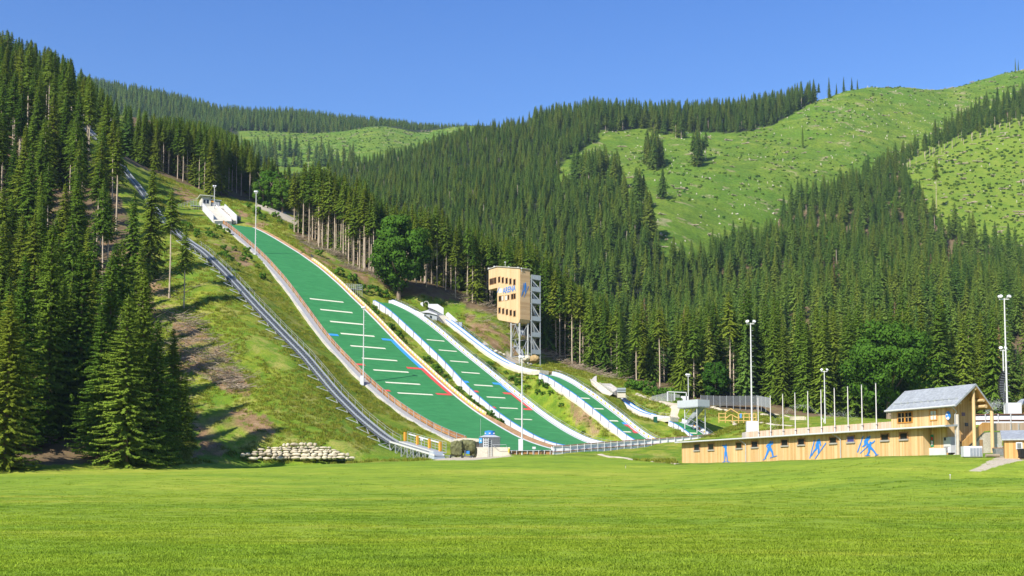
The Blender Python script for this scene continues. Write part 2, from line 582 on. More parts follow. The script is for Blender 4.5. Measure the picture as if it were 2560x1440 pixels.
# ground behind the long building
G += [(1600, 1112, 238), (1700, 1070, 258), (1690, 1016, 272), (1640, 1000, 285), (1780, 1085, 240), (1850, 1062, 248), (1950, 1056, 240), (2100, 1056, 235), (2300, 1054, 225), (2450, 1053, 215), (2700, 1052, 210), (1800, 1024, 280), (1920, 1010, 286), (2100, 1046, 265), (2300, 1048, 260), (2560, 1048, 255)]
# left forest slope
G += [(-300, 1182, 140), (-300, 1000, 175), (-300, 800, 215), (-300, 600, 262), (-300, 430, 320), (-300, 300, 390), (-300, 190, 470), (-300, 120, 540)]
G += [(0, 1176, 149), (0, 1000, 186), (0, 820, 222), (0, 620, 265), (0, 450, 320), (0, 330, 385), (0, 235, 455), (0, 200, 530)]
G += [(200, 1164, 158), (200, 1040, 184), (200, 890, 216), (200, 735, 250), (200, 585, 288), (200, 455, 332), (200, 360, 385), (200, 300, 445), (200, 290, 520)]
G += [(400, 1153, 168), (430, 1120, 176), (400, 1050, 190), (400, 925, 215), (400, 800, 240), (400, 690, 264), (330, 600, 292)]
G += [(520, 1140, 182), (560, 1090, 190), (560, 1010, 203), (600, 900, 224), (520, 860, 228), (660, 1098, 190), (740, 1102, 192), (610, 1143, 186), (640, 1124, 188), (850, 1118, 192), (680, 1000, 206), (760, 1060, 200), (560, 1120, 184)]
G += [(700, 1150, 187), (860, 1150, 190), (940, 1150, 191), (1100, 1149, 190)]
# above the in-run, the row of bare trunks, the top path
G += [(320, 402, 400), (430, 438, 408), (540, 492, 405), (430, 468, 378), (470, 500, 366), (380, 300, 520), (540, 400, 520), (330, 470, 352), (400, 540, 330)]
G += [(610, 505, 385), (640, 508, 380), (700, 540, 372), (640, 470, 470), (720, 480, 470), (735, 585, 352), (760, 605, 349), (805, 628, 345), (847, 638, 342), (873, 672, 336), (930, 690, 331), (900, 640, 380), (800, 560, 420)]
G += [(1000, 742, 325), (1060, 752, 324), (1150, 762, 330), (1000, 700, 365), (1150, 722, 365), (1250, 790, 330), (1300, 862, 322), (1340, 905, 312), (1400, 880, 330), (1290, 905, 309), (1250, 845, 315), (1450, 925, 312), (1480, 940, 300), (1560, 955, 300), (1540, 975, 288), (1650, 985, 290), (1250, 740, 375), (1380, 930, 286), (1335, 938, 281), (1700, 1000, 290)]
G += [(1090, 806, 317), (1140, 819, 314), (1118, 815, 316), (1078, 792, 322), (1132, 803, 322), (1160, 812, 322), (1480, 968, 286), (1510, 992, 279), (1535, 996, 273), (1555, 996, 276), (1530, 968, 292)]
# right-hand valley side up to the spur
for x, col in {1400: [(868, 370), (848, 420), (820, 480)], 1650: [(928, 340), (885, 410), (850, 480), (830, 560)], 1850: [(1032, 280), (915, 380), (790, 500), (648, 650), (640, 740)],
    2050: [(1040, 290), (895, 390), (720, 570), (511, 800), (515, 880)], 2250: [(1042, 290), (890, 390), (690, 600), (430, 880), (418, 960)], 2450: [(1045, 290), (880, 390), (724, 600), (605, 715), (470, 830), (345, 950), (300, 1040)],
    2600: [(1045, 290), (875, 390), (745, 590), (640, 690), (480, 820), (295, 985), (225, 1080)], 2850: [(870, 390), (730, 600), (480, 830), (225, 1030), (170, 1120)]}.items():
    G += [(x, y, D) for y, D in col]
CPTS = [bp(*g) for g in G]
for x in (-60, 0, 60):
    CPTS += [np.array([x, -40., 0]), np.array([x, 5., 0])]
for p, s in LIFT[3:]:
    CPTS.append(p - np.array([0, 0, 1.9 if s < 120 else 3.0]))
for k, (ol, zl, orr, zr, zc) in {'big': (3.3, -.5, 1.7, -.5, -1.0), 'med': (.6, -1.5, 1.7, -.7, -1.4), 'small': (.5, -1.2, 1.2, -.6, -1.2), 'tiny': (.5, -.9, 1.2, -.5, -1.0)}.items():
    st = {'big': 10, 'med': 9, 'small': 6, 'tiny': 5}[k]
    for s in np.arange(FIRSTS[k] + 2, LASTS[k], st):
        wd, z = float(jw(k, s)), float(jz(k, s))
        for t, dz in ((-wd - ol, zl), (0, zc), (wd + orr, zr)):
            if k == 'big' and t < 0 and s < 6: continue
            x, y = j2w(k, t, s)
            CPTS.append(np.array([x, y, z + dz]))
RUN_A = [(1340, 929), (1322, 927), (1300, 922), (1262, 906), (1228, 885), (1190, 857), (1150, 825), (1118, 801)]
RUN_B = [(1668, 1045), (1640, 1043), (1612, 1036), (1580, 1019), (1555, 1000), (1530, 980)]
for k_, pts_ in (('small', RUN_A), ('tiny', RUN_B)):
    fr_ = Frame((*JUMPS[k_]['C'], 0), HA)
    for p_ in pts_:
        s_, z_ = fr_.onX(p_[0], p_[1], 0.0)
        for t_, dz_ in ((-1.6, -1.0), (1.8, -.5)):
            x_, y_ = j2w(k_, t_, s_)
            CPTS.append(np.array([x_, y_, z_ + dz_]))
CPTS = np.array(CPTS)

RUNZ = {}; RUNS = {}
for k_, pts_ in (('small', RUN_A), ('tiny', RUN_B)):
    fr_ = Frame((*JUMPS[k_]['C'], 0), HA)
    q_ = sorted(fr_.onX(x_, y_, 0.0) for x_, y_ in pts_)
    RUNZ[k_] = (np.array([a for a, b in q_]), np.array([b for a, b in q_]))
    RUNS[k_] = (q_[0], q_[-1])
class TPS:
    def __init__(s, P, lam=2e-4):
        s.c = P[:, :2] / 100
        n = len(P)
        K = s.k(s.c, s.c) + lam * np.eye(n)
        A = np.zeros((n + 3, n + 3))
        A[:n, :n] = K; A[:n, n] = 1; A[:n, n + 1:] = s.c; A[n, :n] = 1; A[n + 1:, :n] = s.c.T
        s.w = np.linalg.solve(A, np.r_[P[:, 2], 0, 0, 0])
    def k(s, a, b):
        d2 = (a[:, None, 0] - b[None, :, 0]) ** 2 + (a[:, None, 1] - b[None, :, 1]) ** 2
        return .5 * d2 * np.log(d2 + 1e-12)
    def __call__(s, x, y):
        x = np.asarray(x, float); sh = x.shape
        q = np.stack([x.ravel(), np.asarray(y, float).ravel()], 1) / 100
        n = len(s.c); o = np.empty(len(q))
        for i in range(0, len(q), 20000):
            b = q[i:i + 20000]
            o[i:i + 20000] = s.k(b, s.c) @ s.w[:n] + s.w[n] + b @ s.w[n + 1:]
        return o.reshape(sh)
tps = TPS(CPTS)

LAWN = [(-900, 1178), (0, 1181), (250, 1176), (500, 1160), (640, 1158), (860, 1160), (960, 1155), (1120, 1150), (1280, 1140), (1500, 1141), (1600, 1152), (1705, 1163), (2000, 1152), (2300, 1144), (2420, 1143), (2600, 1150), (3400, 1150), (3400, 2600), (-900, 2600)]
def T(x, y):
    """height of the ground"""
    x = np.asarray(x, float); y = np.asarray(y, float)
    z = tps(x, y)
    amp = np.clip((y - 140) / 60, 0, 1)
    z = z + amp * ((fbm(x / 7, y / 7, 3, 4) - .5) * 1.1 + (fbm(x / 45, y / 45, 9, 3) - .5) * 2.5 * np.clip((y - 300) / 100, 0, 1)) + (1 - amp) * (fbm(x / 14, y / 14, 5, 3) - .5) * .35
    for k in JUMPS:
        t, s = w2j(k, x, y)
        wd = jw(k, s)
        ins = (np.abs(t) < wd + 1.3) & (s > FIRSTS[k] - 2) & (s < LASTS[k] + 1.5)
        z = np.where(ins, np.minimum(z, jz(k, s) - np.where(s < 8, .36, .75)), z)
    for k, (lo_, hi_) in RUNS.items():
        t, s = w2j(k, x, y)
        i_ = (np.abs(t) < 1.5) & (s > lo_[0]) & (s < hi_[0])
        z = np.where(i_, np.minimum(z, np.interp(s, *RUNZ[k]) - .6), z)
    return z
def T1(x, y):
    return float(T(np.array([x]), np.array([y]))[0])
def ground_px(px, py, D0=60, D1=700):
    """where a sight line first meets the ground"""
    d = ray(px, py)
    D = np.arange(D0, D1, 1.0)
    g = T(d[0] * D, D)
    h = CZ + d[2] * D - g
    i = np.where(h < 0)[0]
    if len(i) == 0 or i[0] == 0:
        return None
    i = i[0]
    u = D[i - 1] + h[i - 1] / (h[i - 1] - h[i])
    return np.array([d[0] * u, u, CZ + d[2] * u])
def at(px, D, dz=0.0):
    x = (px - 1280) / F * D
    # small pitch correction is in ray()
    x = ray(px, 1000)[0] * D
    return np.array([x, D, T1(x, D) + dz])

# ------------------------------------------------------------------ ground mesh
cols = np.r_[np.arange(-520, -40, 24), np.arange(-40, 2600, 6), np.arange(2600, 3120, 24)].astype(float)
rows = [-35., -20., -8., 0., 6., 10.]
D = 12.0
while D < 1180:
    rows.append(D)
    D += max(.55, D * (.0062 if D < 420 else .011))
rows = np.array(rows)
Dmax = np.interp(cols, [-520, 250, 640, 900, 1400, 1500, 1700, 1850, 2050, 2250, 2450, 3120], [560, 560, 540, 460, 470, 520, 580, 750, 900, 990, 1080, 1150])
CC, RR = np.meshgrid(cols, rows)
RR2 = np.minimum(RR, Dmax[None, :] + (RR - Dmax[None, :]) * .0)
XX = (CC - 1280) / F * np.maximum(RR2, 70)
ZZ = T(XX, RR2)
past = RR > Dmax[None, :]
nr, nc = XX.shape
gv = np.stack([XX, RR2, ZZ], -1).reshape(-1, 3)
ii = np.arange(nr * nc).reshape(nr, nc)
q = np.stack([ii[:-1, :-1], ii[:-1, 1:], ii[1:, 1:], ii[1:, :-1]], -1).reshape(-1, 4)
keep = ~(past[:-1, :-1] & past[:-1, 1:]).reshape(-1)
q = q[keep]
PX, PY = proj(gv)
PXn = PX + (fbm(gv[:, 0] / 3, gv[:, 1] / 3, 31, 3) - .5) * 40
PYn = PY + (fbm(gv[:, 0] / 3, gv[:, 1] / 3, 41, 3) - .5) * 30
front = gv[:, 1] > 60
lawn = np.where(front, in_poly(PX, PY + (fbm(gv[:, 0] / 2, gv[:, 1] / 2, 55, 2) - .5) * 6, LAWN), True).astype(float)
DIRT = [
 [(425, 780), (490, 820), (550, 870), (610, 935), (625, 985), (570, 985), (510, 950), (450, 930)], [(490, 1030), (600, 1030), (700, 1060), (690, 1095), (560, 1110), (480, 1100)],
 [(415, 452), (455, 470), (512, 498), (470, 505), (430, 480)],
 [(1150, 770), (1200, 795), (1262, 835), (1300, 868), (1300, 908), (1255, 890), (1215, 855), (1170, 822)],
 [(590, 520), (640, 545), (690, 560), (640, 572), (600, 552)],
 [(500, 590), (545, 585), (640, 655), (618, 668), (560, 630)],
 [(330, 690), (420, 720), (440, 790), (350, 760)], [(250, 600), (380, 640), (390, 720), (280, 700)], [(0, 560), (120, 620), (100, 720), (0, 700)],
 [(1420, 1000), (1470, 1030), (1500, 1080), (1480, 1100), (1440, 1060)], [(500, 1090), (680, 1085), (600, 1120), (480, 1150)],
 [(735, 600), (850, 650), (930, 690), (1000, 740), (950, 730), (860, 690), (760, 630)]]
dirt = np.zeros(len(gv))
for p in DIRT:
    dirt = np.maximum(dirt, in_poly(PXn, PYn, p) * 1.0)
dirt *= np.clip((fbm(gv[:, 0] / 5, gv[:, 1] / 5, 71, 3) - .33) * 6, 0, 1)
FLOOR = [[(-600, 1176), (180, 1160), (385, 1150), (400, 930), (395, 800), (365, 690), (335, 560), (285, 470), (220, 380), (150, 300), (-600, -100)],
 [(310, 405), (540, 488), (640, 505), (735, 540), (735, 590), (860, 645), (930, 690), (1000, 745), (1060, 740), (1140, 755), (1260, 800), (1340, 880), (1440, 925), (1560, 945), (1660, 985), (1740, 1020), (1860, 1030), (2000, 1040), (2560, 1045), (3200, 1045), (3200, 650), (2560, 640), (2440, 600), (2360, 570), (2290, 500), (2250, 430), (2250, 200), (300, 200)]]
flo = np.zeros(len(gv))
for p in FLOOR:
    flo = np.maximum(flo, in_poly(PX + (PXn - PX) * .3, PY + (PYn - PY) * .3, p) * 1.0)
flo *= (gv[:, 1] > 140)
GRAV = [[(2425, 1178), (2470, 1152), (2500, 1140), (2640, 1136), (2640, 1152), (2560, 1150), (2490, 1166), (2450, 1180)], [(1190, 1150), (1280, 1141), (1280, 1137), (1110, 1144), (1080, 1151)],
 [(1265, 880), (1330, 905), (1330, 912), (1265, 905)], [(690, 520), (760, 560), (735, 562), (640, 515), (640, 505)]]
gra = np.zeros(len(gv))
for p in GRAV:
    gra = np.maximum(gra, in_poly(PX + (PXn - PX) * .15, PY, p) * 1.0)
gra *= (gv[:, 1] > 60)

def terrain_mat():
    t = NT('alpine_ground')
    at = t.n('ShaderNodeAttribute'); at.attribute_name = 'zone'
    sp = t.n('ShaderNodeSeparateColor'); t.l(at.outputs['Color'], sp.inputs[0])
    v = t.coords()
    nb = t.noise(v, .035, 4, .55)
    nm = t.noise(v, .35, 4, .6)
    nf = t.noise(v, 5.0, 3, .6)
    # mown meadow: streaks of yellower and deeper green
    lawn_ = meadow_colour(t)
    lawn_ = t.mix(1.0, lawn_, t.ramp(nf, [(.3, .78), (.65, 1.12)]), 'MULTIPLY')
    # rough slopes: tall grass, yellowish and deep green patches
    rough_ = t.ramp(nm, [(.28, (.085, .16, .014)), (.46, (.155, .23, .018)), (.60, (.25, .29, .03)), (.78, (.34, .30, .07))])
    rough_ = t.mix(t.step(nb, .45, .62), rough_, t.mix(.55, rough_, (.105, .215, .018)))
    nd = t.noise(v, .16, 5, .7)
    sy = t.n('ShaderNodeSeparateXYZ'); t.l(v, sy.inputs[0])
    alp = t.step(sy.outputs[1], 420, 560)
    rough_ = t.mix(t.math('MULTIPLY', alp, .7), rough_, t.ramp(t.noise(v, .06, 5, .65), [(.3, (.10, .18, .018)), (.55, (.165, .245, .025)), (.75, (.23, .28, .05))]))
    rough_ = t.mix(t.math('MULTIPLY', t.step(nd, .50, .66), t.math('SUBTRACT', .75, t.math('MULTIPLY', alp, .6))), rough_, (.34, .31, .085))
    rough_ = t.mix(t.math('MULTIPLY', t.step(nd, .46, .34), .5), rough_, (.10, .20, .02))
    rough_ = t.mix(1.0, rough_, t.ramp(nf, [(.3, .62), (.7, 1.5)]), 'MULTIPLY')
    dirt_ = t.ramp(nm, [(.3, (.17, .105, .055)), (.55, (.32, .21, .11)), (.75, (.45, .33, .20))])
    dirt_ = t.mix(1.0, dirt_, t.ramp(nf, [(.3, .55), (.7, 1.3)]), 'MULTIPLY')
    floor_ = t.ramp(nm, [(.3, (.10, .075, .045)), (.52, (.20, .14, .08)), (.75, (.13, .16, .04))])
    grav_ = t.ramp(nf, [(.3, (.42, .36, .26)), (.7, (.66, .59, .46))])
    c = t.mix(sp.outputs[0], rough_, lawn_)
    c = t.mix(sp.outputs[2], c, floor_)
    c = t.mix(t.math('MULTIPLY', sp.outputs[1], t.step(t.math('ADD', nm, t.math('MULTIPLY', nf, .25)), .42, .58)), c, dirt_)
    c = t.mix(at.outputs['Alpha'], c, grav_)
    t.l(c, t.p.inputs['Base Color'])
    t.p.inputs['Roughness'].default_value = .95
    t.p.inputs['Specular IOR Level'].default_value = .1
    t.bump(t.math('ADD', t.math('MULTIPLY', nf, .5), nm), .5, .25)
    return t.m
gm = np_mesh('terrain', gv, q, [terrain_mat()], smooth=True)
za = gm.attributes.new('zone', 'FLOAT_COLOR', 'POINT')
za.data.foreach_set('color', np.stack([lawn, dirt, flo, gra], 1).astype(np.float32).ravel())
go = bpy.data.objects.new('terrain', gm); COL.objects.link(go)
tag(go, kind='structure')

# ------------------------------------------------------------------ far mountains as ruled sheets
def mountain(name, colx, rowlist, mat, nu=160, sub=14, amp=6.0, seed=1, zone=None, dx=1.0):
    """rowlist: rows of (y, D) for every column; interpolated into a mesh in the world"""
    colx = np.array(colx, float)
    us = np.linspace(colx[0], colx[-1], nu)
    R = []
    for r in rowlist:
        ys = smooth_irr(us, colx, np.array([a for a, b in r], float))
        Ds = smooth_irr(us, colx, np.array([b for a, b in r], float))
        R.append(np.array([bp(u, y, D) for u, y, D in zip(us, ys, Ds)]))
    R = np.array(R)
    k = (len(R) - 1) * sub + 1
    tt = np.linspace(0, len(R) - 1, k)
    S = np.empty((k, nu, 3))
    xs = np.arange(len(R), dtype=float)
    for j in range(nu):
        for a in range(3):
            S[:, j, a] = smooth_interp(tt, xs, R[:, j, a])
    n = (fbm(S[..., 0] / 90, S[..., 1] / 90, seed, 4) - .5) * amp * 2 + (fbm(S[..., 0] / 22, S[..., 1] / 22, seed + 9, 3) - .5) * amp * .7
    edge = np.clip(np.minimum(tt, len(R) - 1 - tt) * 1.2, 0, 1)[:, None]
    S[..., 2] += n
    ii = np.arange(k * nu).reshape(k, nu)
    q = np.stack([ii[:-1, :-1], ii[:-1, 1:], ii[1:, 1:], ii[1:, :-1]], -1).reshape(-1, 4)
    me = np_mesh(name, S.reshape(-1, 3), q, [mat], smooth=True)
    if zone is not None:
        P = S.reshape(-1, 3); px, py = proj(P)
        z = zone(px, py, P)
        a = me.attributes.new('zone', 'FLOAT_COLOR', 'POINT')
        a.data.foreach_set('color', z.astype(np.float32).ravel())
    o = bpy.data.objects.new(name, me); COL.objects.link(o)
    tag(o, kind='structure')
    return S
def smooth_irr(x, xs, ys):
    """monotone-ish cubic through irregular points (finite-difference Hermite)"""
    m = np.gradient(ys, xs)
    i = np.clip(np.searchsorted(xs, x) - 1, 0, len(xs) - 2)
    h = xs[i + 1] - xs[i]; t = (x - xs[i]) / h
    return (2 * t ** 3 - 3 * t ** 2 + 1) * ys[i] + (t ** 3 - 2 * t ** 2 + t) * h * m[i] + (-2 * t ** 3 + 3 * t ** 2) * ys[i + 1] + (t ** 3 - t ** 2) * h * m[i + 1]

def clearing_mat(name, tint=1.0):
    t = NT(name)
    at = t.n('ShaderNodeAttribute'); at.attribute_name = 'zone'
    sp = t.n('ShaderNodeSeparateColor'); t.l(at.outputs['Color'], sp.inputs[0])
    v = t.coords()
    nb = t.noise(v, .012, 5, .6)
    nm = t.noise(v, .06, 5, .65)
    nf = t.noise(v, .5, 4, .65)
    g = t.ramp(nm, [(.28, (.075, .145, .014)), (.45, (.12, .205, .018)), (.58, (.165, .245, .025)), (.76, (.25, .285, .06))])
    g = t.mix(t.step(nb, .46, .6), g, t.mix(.5, g, (.09, .20, .016)))
    g = t.mix(1.0, g, t.ramp(nf, [(.28, .5), (.5, 1.0), (.72, 1.35)]), 'MULTIPLY')
    d = t.ramp(nf, [(.3, (.26, .19, .11)), (.7, (.52, .44, .30))])
    g = t.mix(t.math('MULTIPLY', t.step(t.noise(v, .045, 4, .7), .585, .68), .55), g, d)
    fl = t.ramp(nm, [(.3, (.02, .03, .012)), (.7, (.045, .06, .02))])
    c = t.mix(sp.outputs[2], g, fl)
    t.l(c, t.p.inputs['Base Color'])
    t.p.inputs['Roughness'].default_value = .95
    t.p.inputs['Specular IOR Level'].default_value = .1
    t.bump(t.math('ADD', nm, nf), .8, 1.2)
    return t.m
CLEAR = clearing_mat('cleared_mountain_grass')
# upper mountain with the big clearing
S2C = [600, 1000, 1150, 1280, 1400, 1500, 1600, 1700, 1830, 1950, 2060, 2140, 2250, 2380, 2460, 2560, 2760]
S2_0 = [(760, 430), (820, 430), (860, 430), (880, 430), (890, 430), (890, 450), (890, 480), (880, 500), (800, 580), (700, 700), (600, 790), (540, 850), (490, 910), (440, 980), (420, 1020), (380, 1060), (330, 1100)]
S2_1 = [(560, 640), (580, 600), (600, 590), (610, 600), (620, 600), (610, 610), (590, 640), (570, 690), (520, 790), (470, 870), (440, 930), (420, 970), (400, 1030), (380, 1080), (360, 1110), (330, 1150), (280, 1180)]
S2_2 = [(490, 860), (470, 830), (460, 820), (455, 830), (450, 830), (450, 830), (440, 850), (430, 880), (400, 950), (370, 1010), (340, 1050), (320, 1080), (310, 1120), (300, 1160), (280, 1190), (250, 1230), (200, 1250)]
S2_3 = [(452, 1020), (396, 1060), (346, 1090), (327, 1110), (318, 1120), (308, 1130), (312, 1140), (310, 1150), (302, 1170), (278, 1190), (240, 1200), (219, 1220), (219, 1250), (219, 1290), (200, 1310), (172, 1340), (120, 1370)]
S2_4 = [(560, 1120), (500, 1160), (450, 1180), (420, 1200), (385, 1210), (372, 1220), (375, 1240), (370, 1250), (350, 1290), (330, 1310), (300, 1330), (280, 1350), (275, 1400), (275, 1440), (260, 1460), (240, 1490), (190, 1520)]
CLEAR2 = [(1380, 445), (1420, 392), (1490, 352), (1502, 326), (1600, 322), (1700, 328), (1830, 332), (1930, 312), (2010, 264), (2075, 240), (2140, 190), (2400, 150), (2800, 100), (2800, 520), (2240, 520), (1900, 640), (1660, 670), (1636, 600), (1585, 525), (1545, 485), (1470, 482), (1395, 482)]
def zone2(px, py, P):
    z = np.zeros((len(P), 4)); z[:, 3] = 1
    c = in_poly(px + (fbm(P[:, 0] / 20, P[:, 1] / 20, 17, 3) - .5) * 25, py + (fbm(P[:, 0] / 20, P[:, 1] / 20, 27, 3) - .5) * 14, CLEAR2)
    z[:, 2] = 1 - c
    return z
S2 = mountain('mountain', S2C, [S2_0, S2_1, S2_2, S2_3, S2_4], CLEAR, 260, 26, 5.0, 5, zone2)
# far ridge on the left with the pale alp below it
S3C = [-100, 100, 300, 420, 560, 640, 760, 850, 940, 1050, 1150, 1260, 1400]
S3_0 = [(640, 900)] * 8 + [(600, 950)] * 5
S3_1 = [(330, 1560), (330, 1560), (335, 1560), (338, 1560), (340, 1560), (340, 1570), (345, 1580), (338, 1590), (324, 1600), (334, 1620), (324, 1600), (330, 1620), (345, 1640)]
S3_2 = [(300, 1640), (300, 1640), (310, 1640), (325, 1640), (336, 1640), (338, 1640), (342, 1650), (338, 1660), (330, 1670), (338, 1690), (331, 1680), (340, 1690), (350, 1700)]
S3_3 = [(190, 1850), (205, 1850), (240, 1850), (262, 1850), (298, 1850), (304, 1850), (304, 1860), (318, 1880), (328, 1890), (336, 1900), (340, 1900), (350, 1900), (360, 1900)]
S3_4 = [(260, 2100), (270, 2100), (300, 2100), (320, 2100), (350, 2100), (355, 2100), (355, 2100), (365, 2100), (372, 2100), (380, 2100), (385, 2100), (390, 2100), (400, 2100)]
ALP = [(560, 348), (650, 342), (760, 347), (850, 336), (940, 322), (1050, 335), (1140, 318), (1180, 330), (1180, 480), (560, 480)]
def zone3(px, py, P):
    z = np.zeros((len(P), 4)); z[:, 3] = 1
    z[:, 2] = (P[:, 1] > 1650) | (px < 600)
    return z
S3 = mountain('far_ridge', S3C, [S3_0, S3_1, S3_2, S3_3, S3_4], CLEAR, 170, 18, 3.0, 15, zone3)
# ------------------------------------------------------------------ ski jump landing hills
def hill_px(k, px, py):
    """(across, up) of the point of the mat under a pixel"""
    d = ray(px, py)
    D = np.arange(200, 380, .25)
    t, s = w2j(k, d[0] * D, D)
    h = CZ + d[2] * D - jz(k, s)
    ok = (s > FIRSTS[k] - 3) & (s < LASTS[k] + 3)
    i = np.where((h[:-1] > 0) & (h[1:] <= 0) & ok[1:])[0]
    if len(i) == 0:
        i = [np.argmin(np.where(ok, np.abs(h), 99))]
    i = i[0]
    return float(t[i]), float(s[i])

def strip(k, m, quad, lift=.05, n=1):
    """painted patch on the mat: quad of (t,s) corners, split n times along the hill"""
    b = MB()
    a0, a1, b1, b0 = quad
    rows = []
    for i in range(n + 1):
        u = i / n
        p = [(a0[j] + (b0[j] - a0[j]) * u) for j in (0, 1)]
        q = [(a1[j] + (b1[j] - a1[j]) * u) for j in (0, 1)]
        rows.append([(p[0], p[1], float(jz(k, p[1])) + lift), (q[0], q[1], float(jz(k, q[1])) + lift)])
    return b.sheet(rows, m)

def landing(k, name, label, marks, blue, red):
    C = JUMPS[k]['C']
    root = thing(name, label, 'ski jump', (C[0], C[1], 0), HA)
    s = np.arange(FIRSTS[k], LASTS[k] + .01, 1.0)
    w_, z_ = jw(k, s), jz(k, s)
    b = MB()
    secs = []
    for i in range(len(s)):
        top = [(w_[i] * u, s[i], z_[i]) for u in np.linspace(-1, 1, 7)]
        secs.append(top + [(w_[i], s[i], z_[i] - .35), (-w_[i], s[i], z_[i] - .35)])
    b.sweep(secs, MATGREEN)
    b.build('landing_mat', root)
    for (x0, y0, x1, y1) in marks:
        t0, s0 = hill_px(k, x0, y0); t1, s1 = hill_px(k, x1, y1)
        sm = (s0 + s1) / 2
        hw = .30 if k == 'big' else .24
        strip(k, WHITEMARK, ((t0, sm - hw), (t1, sm - hw), (t1, sm + hw), (t0, sm + hw))).build('distance_line', root)
    for m, nm, segs in ((BLUEMARK, 'blue_zone_line', blue), (REDMARK, 'red_zone_line', red)):
        for sg in segs:
            if sg[0] == 'cross':
                t0, s0 = hill_px(k, sg[1], sg[2]); t1, s1 = hill_px(k, sg[3], sg[4])
                sm = (s0 + s1) / 2
                strip(k, m, ((t0, sm - .45), (t1, sm - .45), (t1, sm + .45), (t0, sm + .45)), .055).build(nm, root)
            else:
                t0, s0 = hill_px(k, sg[1], sg[2]); t1, s1 = hill_px(k, sg[3], sg[4])
                wd = sg[5]
                a, c = float(jw(k, s0)) - .12, float(jw(k, s1)) - .12
                strip(k, m, ((a - wd, s0), (a, s0), (c, s1), (c - wd, s1)), .06, 12).build(nm, root)
    return root

def ribbon(k, s0, s1, sec, m, step=1.0, b=None):
    """profile section (offset across, height) swept along the hill; sec(s) gives closed list of (t, dz)"""
    b = b or MB()
    n = max(2, int(abs(s1 - s0) / step) + 1)
    secs = []
    for s in np.linspace(s0, s1, n):
        z = float(jz(k, s))
        secs.append([(t, s, z + dz) for t, dz in sec(float(s))])
    return b.sweep(secs, m)

BIGM = [(775, 747, 858, 755), (800, 773, 882, 782), (825, 803, 908, 811), (852, 833, 936, 841), (876, 864, 964, 871), (905, 895, 993, 902), (933, 924, 1022, 931), (962, 954, 1052, 962), (993, 981, 1083, 988)]
big = landing('big', 'ski_jump_hill', 'largest green ski jump landing hill with brown side boards and yellow distance markers', BIGM,
    [('cross', 955, 848, 981, 850), ('run', 981, 850, 1055, 920, 1.1), ('cross', 822, 836, 846, 838)],
    [('cross', 1017, 919, 1057, 922), ('run', 1057, 921, 1128, 985, 1.1), ('cross', 1090, 984, 1130, 987), ('cross', 881, 910, 912, 912), ('cross', 948, 975, 976, 977)])
med = landing('med', 'ski_jump_hill', 'middle green ski jump landing hill between white boards with a red angled mark', 
    [(1067, 849, 1111, 853), (1097, 875, 1142, 879), (1125, 902, 1171, 906), (1153, 930, 1200, 934), (1185, 962, 1232, 965), (1217, 992, 1263, 995), (1249, 1019, 1295, 1022), (1285, 1047, 1331, 1050)],
    [('cross', 1160, 953, 1172, 955), ('cross', 1232, 958, 1257, 960), ('run', 1257, 960, 1277, 981, .7)],
    [('cross', 1258, 983, 1279, 984), ('run', 1279, 983, 1328, 1023, .8), ('cross', 1308, 1022, 1330, 1024), ('cross', 1184, 978, 1196, 979), ('cross', 1229, 1018, 1239, 1019)])
small = landing('small', 'ski_jump_hill', 'narrow green junior ski jump landing hill with white boards, second smallest',
    [(1450, 994, 1475, 997), (1482, 1020, 1510, 1023), (1517, 1050, 1546, 1053), (1552, 1078, 1578, 1081), (1597, 1104, 1620, 1106)],
    [('cross', 1555, 1058, 1572, 1060)], [('cross', 1562, 1063, 1578, 1064), ('run', 1574, 1063, 1597, 1081, .6), ('cross', 1582, 1080, 1597, 1081)])
tiny = landing('tiny', 'ski_jump_hill', 'shortest green practice jump slope with one cream line beside the steel coaching stand', [(1722, 1082, 1743, 1084)], [], [])

W = lambda k: (lambda s: float(jw(k, s)))
# --- large hill: left brown fence with steel posts, walkway and kerb
wb = W('big')
E0, E1 = 3.0, LASTS['big'] - 1
bd = ribbon('big', E0, E1, lambda s: [(-wb(s) - .16, -.2), (-wb(s) - .08, -.2), (-wb(s) - .08, .95), (-wb(s) - .16, .95)], WOOD_B).build('side_boards', big)
for s in np.arange(E0 + .5, E1, 2.6):
    z = float(jz('big', s)); t = -wb(s) - .24
    MB().bar((t, s, z - .5), (t, s, z + 1.05), .10, .10, GALV).build('fence_post', big)
rl = MB()
ss = np.arange(E0, E1, 2.0)
for dz in (.4, 1.02):
    rl.tube([(-wb(s) - .30, s, float(jz('big', s)) + dz) for s in ss], .035, GALV, 4)
rl.build('fence_rail', big)
ribbon('big', E0, E1, lambda s: [(-wb(s) - 1.55, -.75), (-wb(s) - .2, -.75), (-wb(s) - .2, -.3), (-wb(s) - 1.55, -.3)], GALV).build('walkway', big)
ribbon('big', E0 + 1, E1, lambda s: [(-wb(s) - 2.1, -1.4), (-wb(s) - 1.6, -1.4), (-wb(s) - 1.6, -.46 + .05 * math.sin(s)), (-wb(s) - 2.1, -.52 + .05 * math.sin(s * 1.7))], CONC).build('concrete_kerb', big)
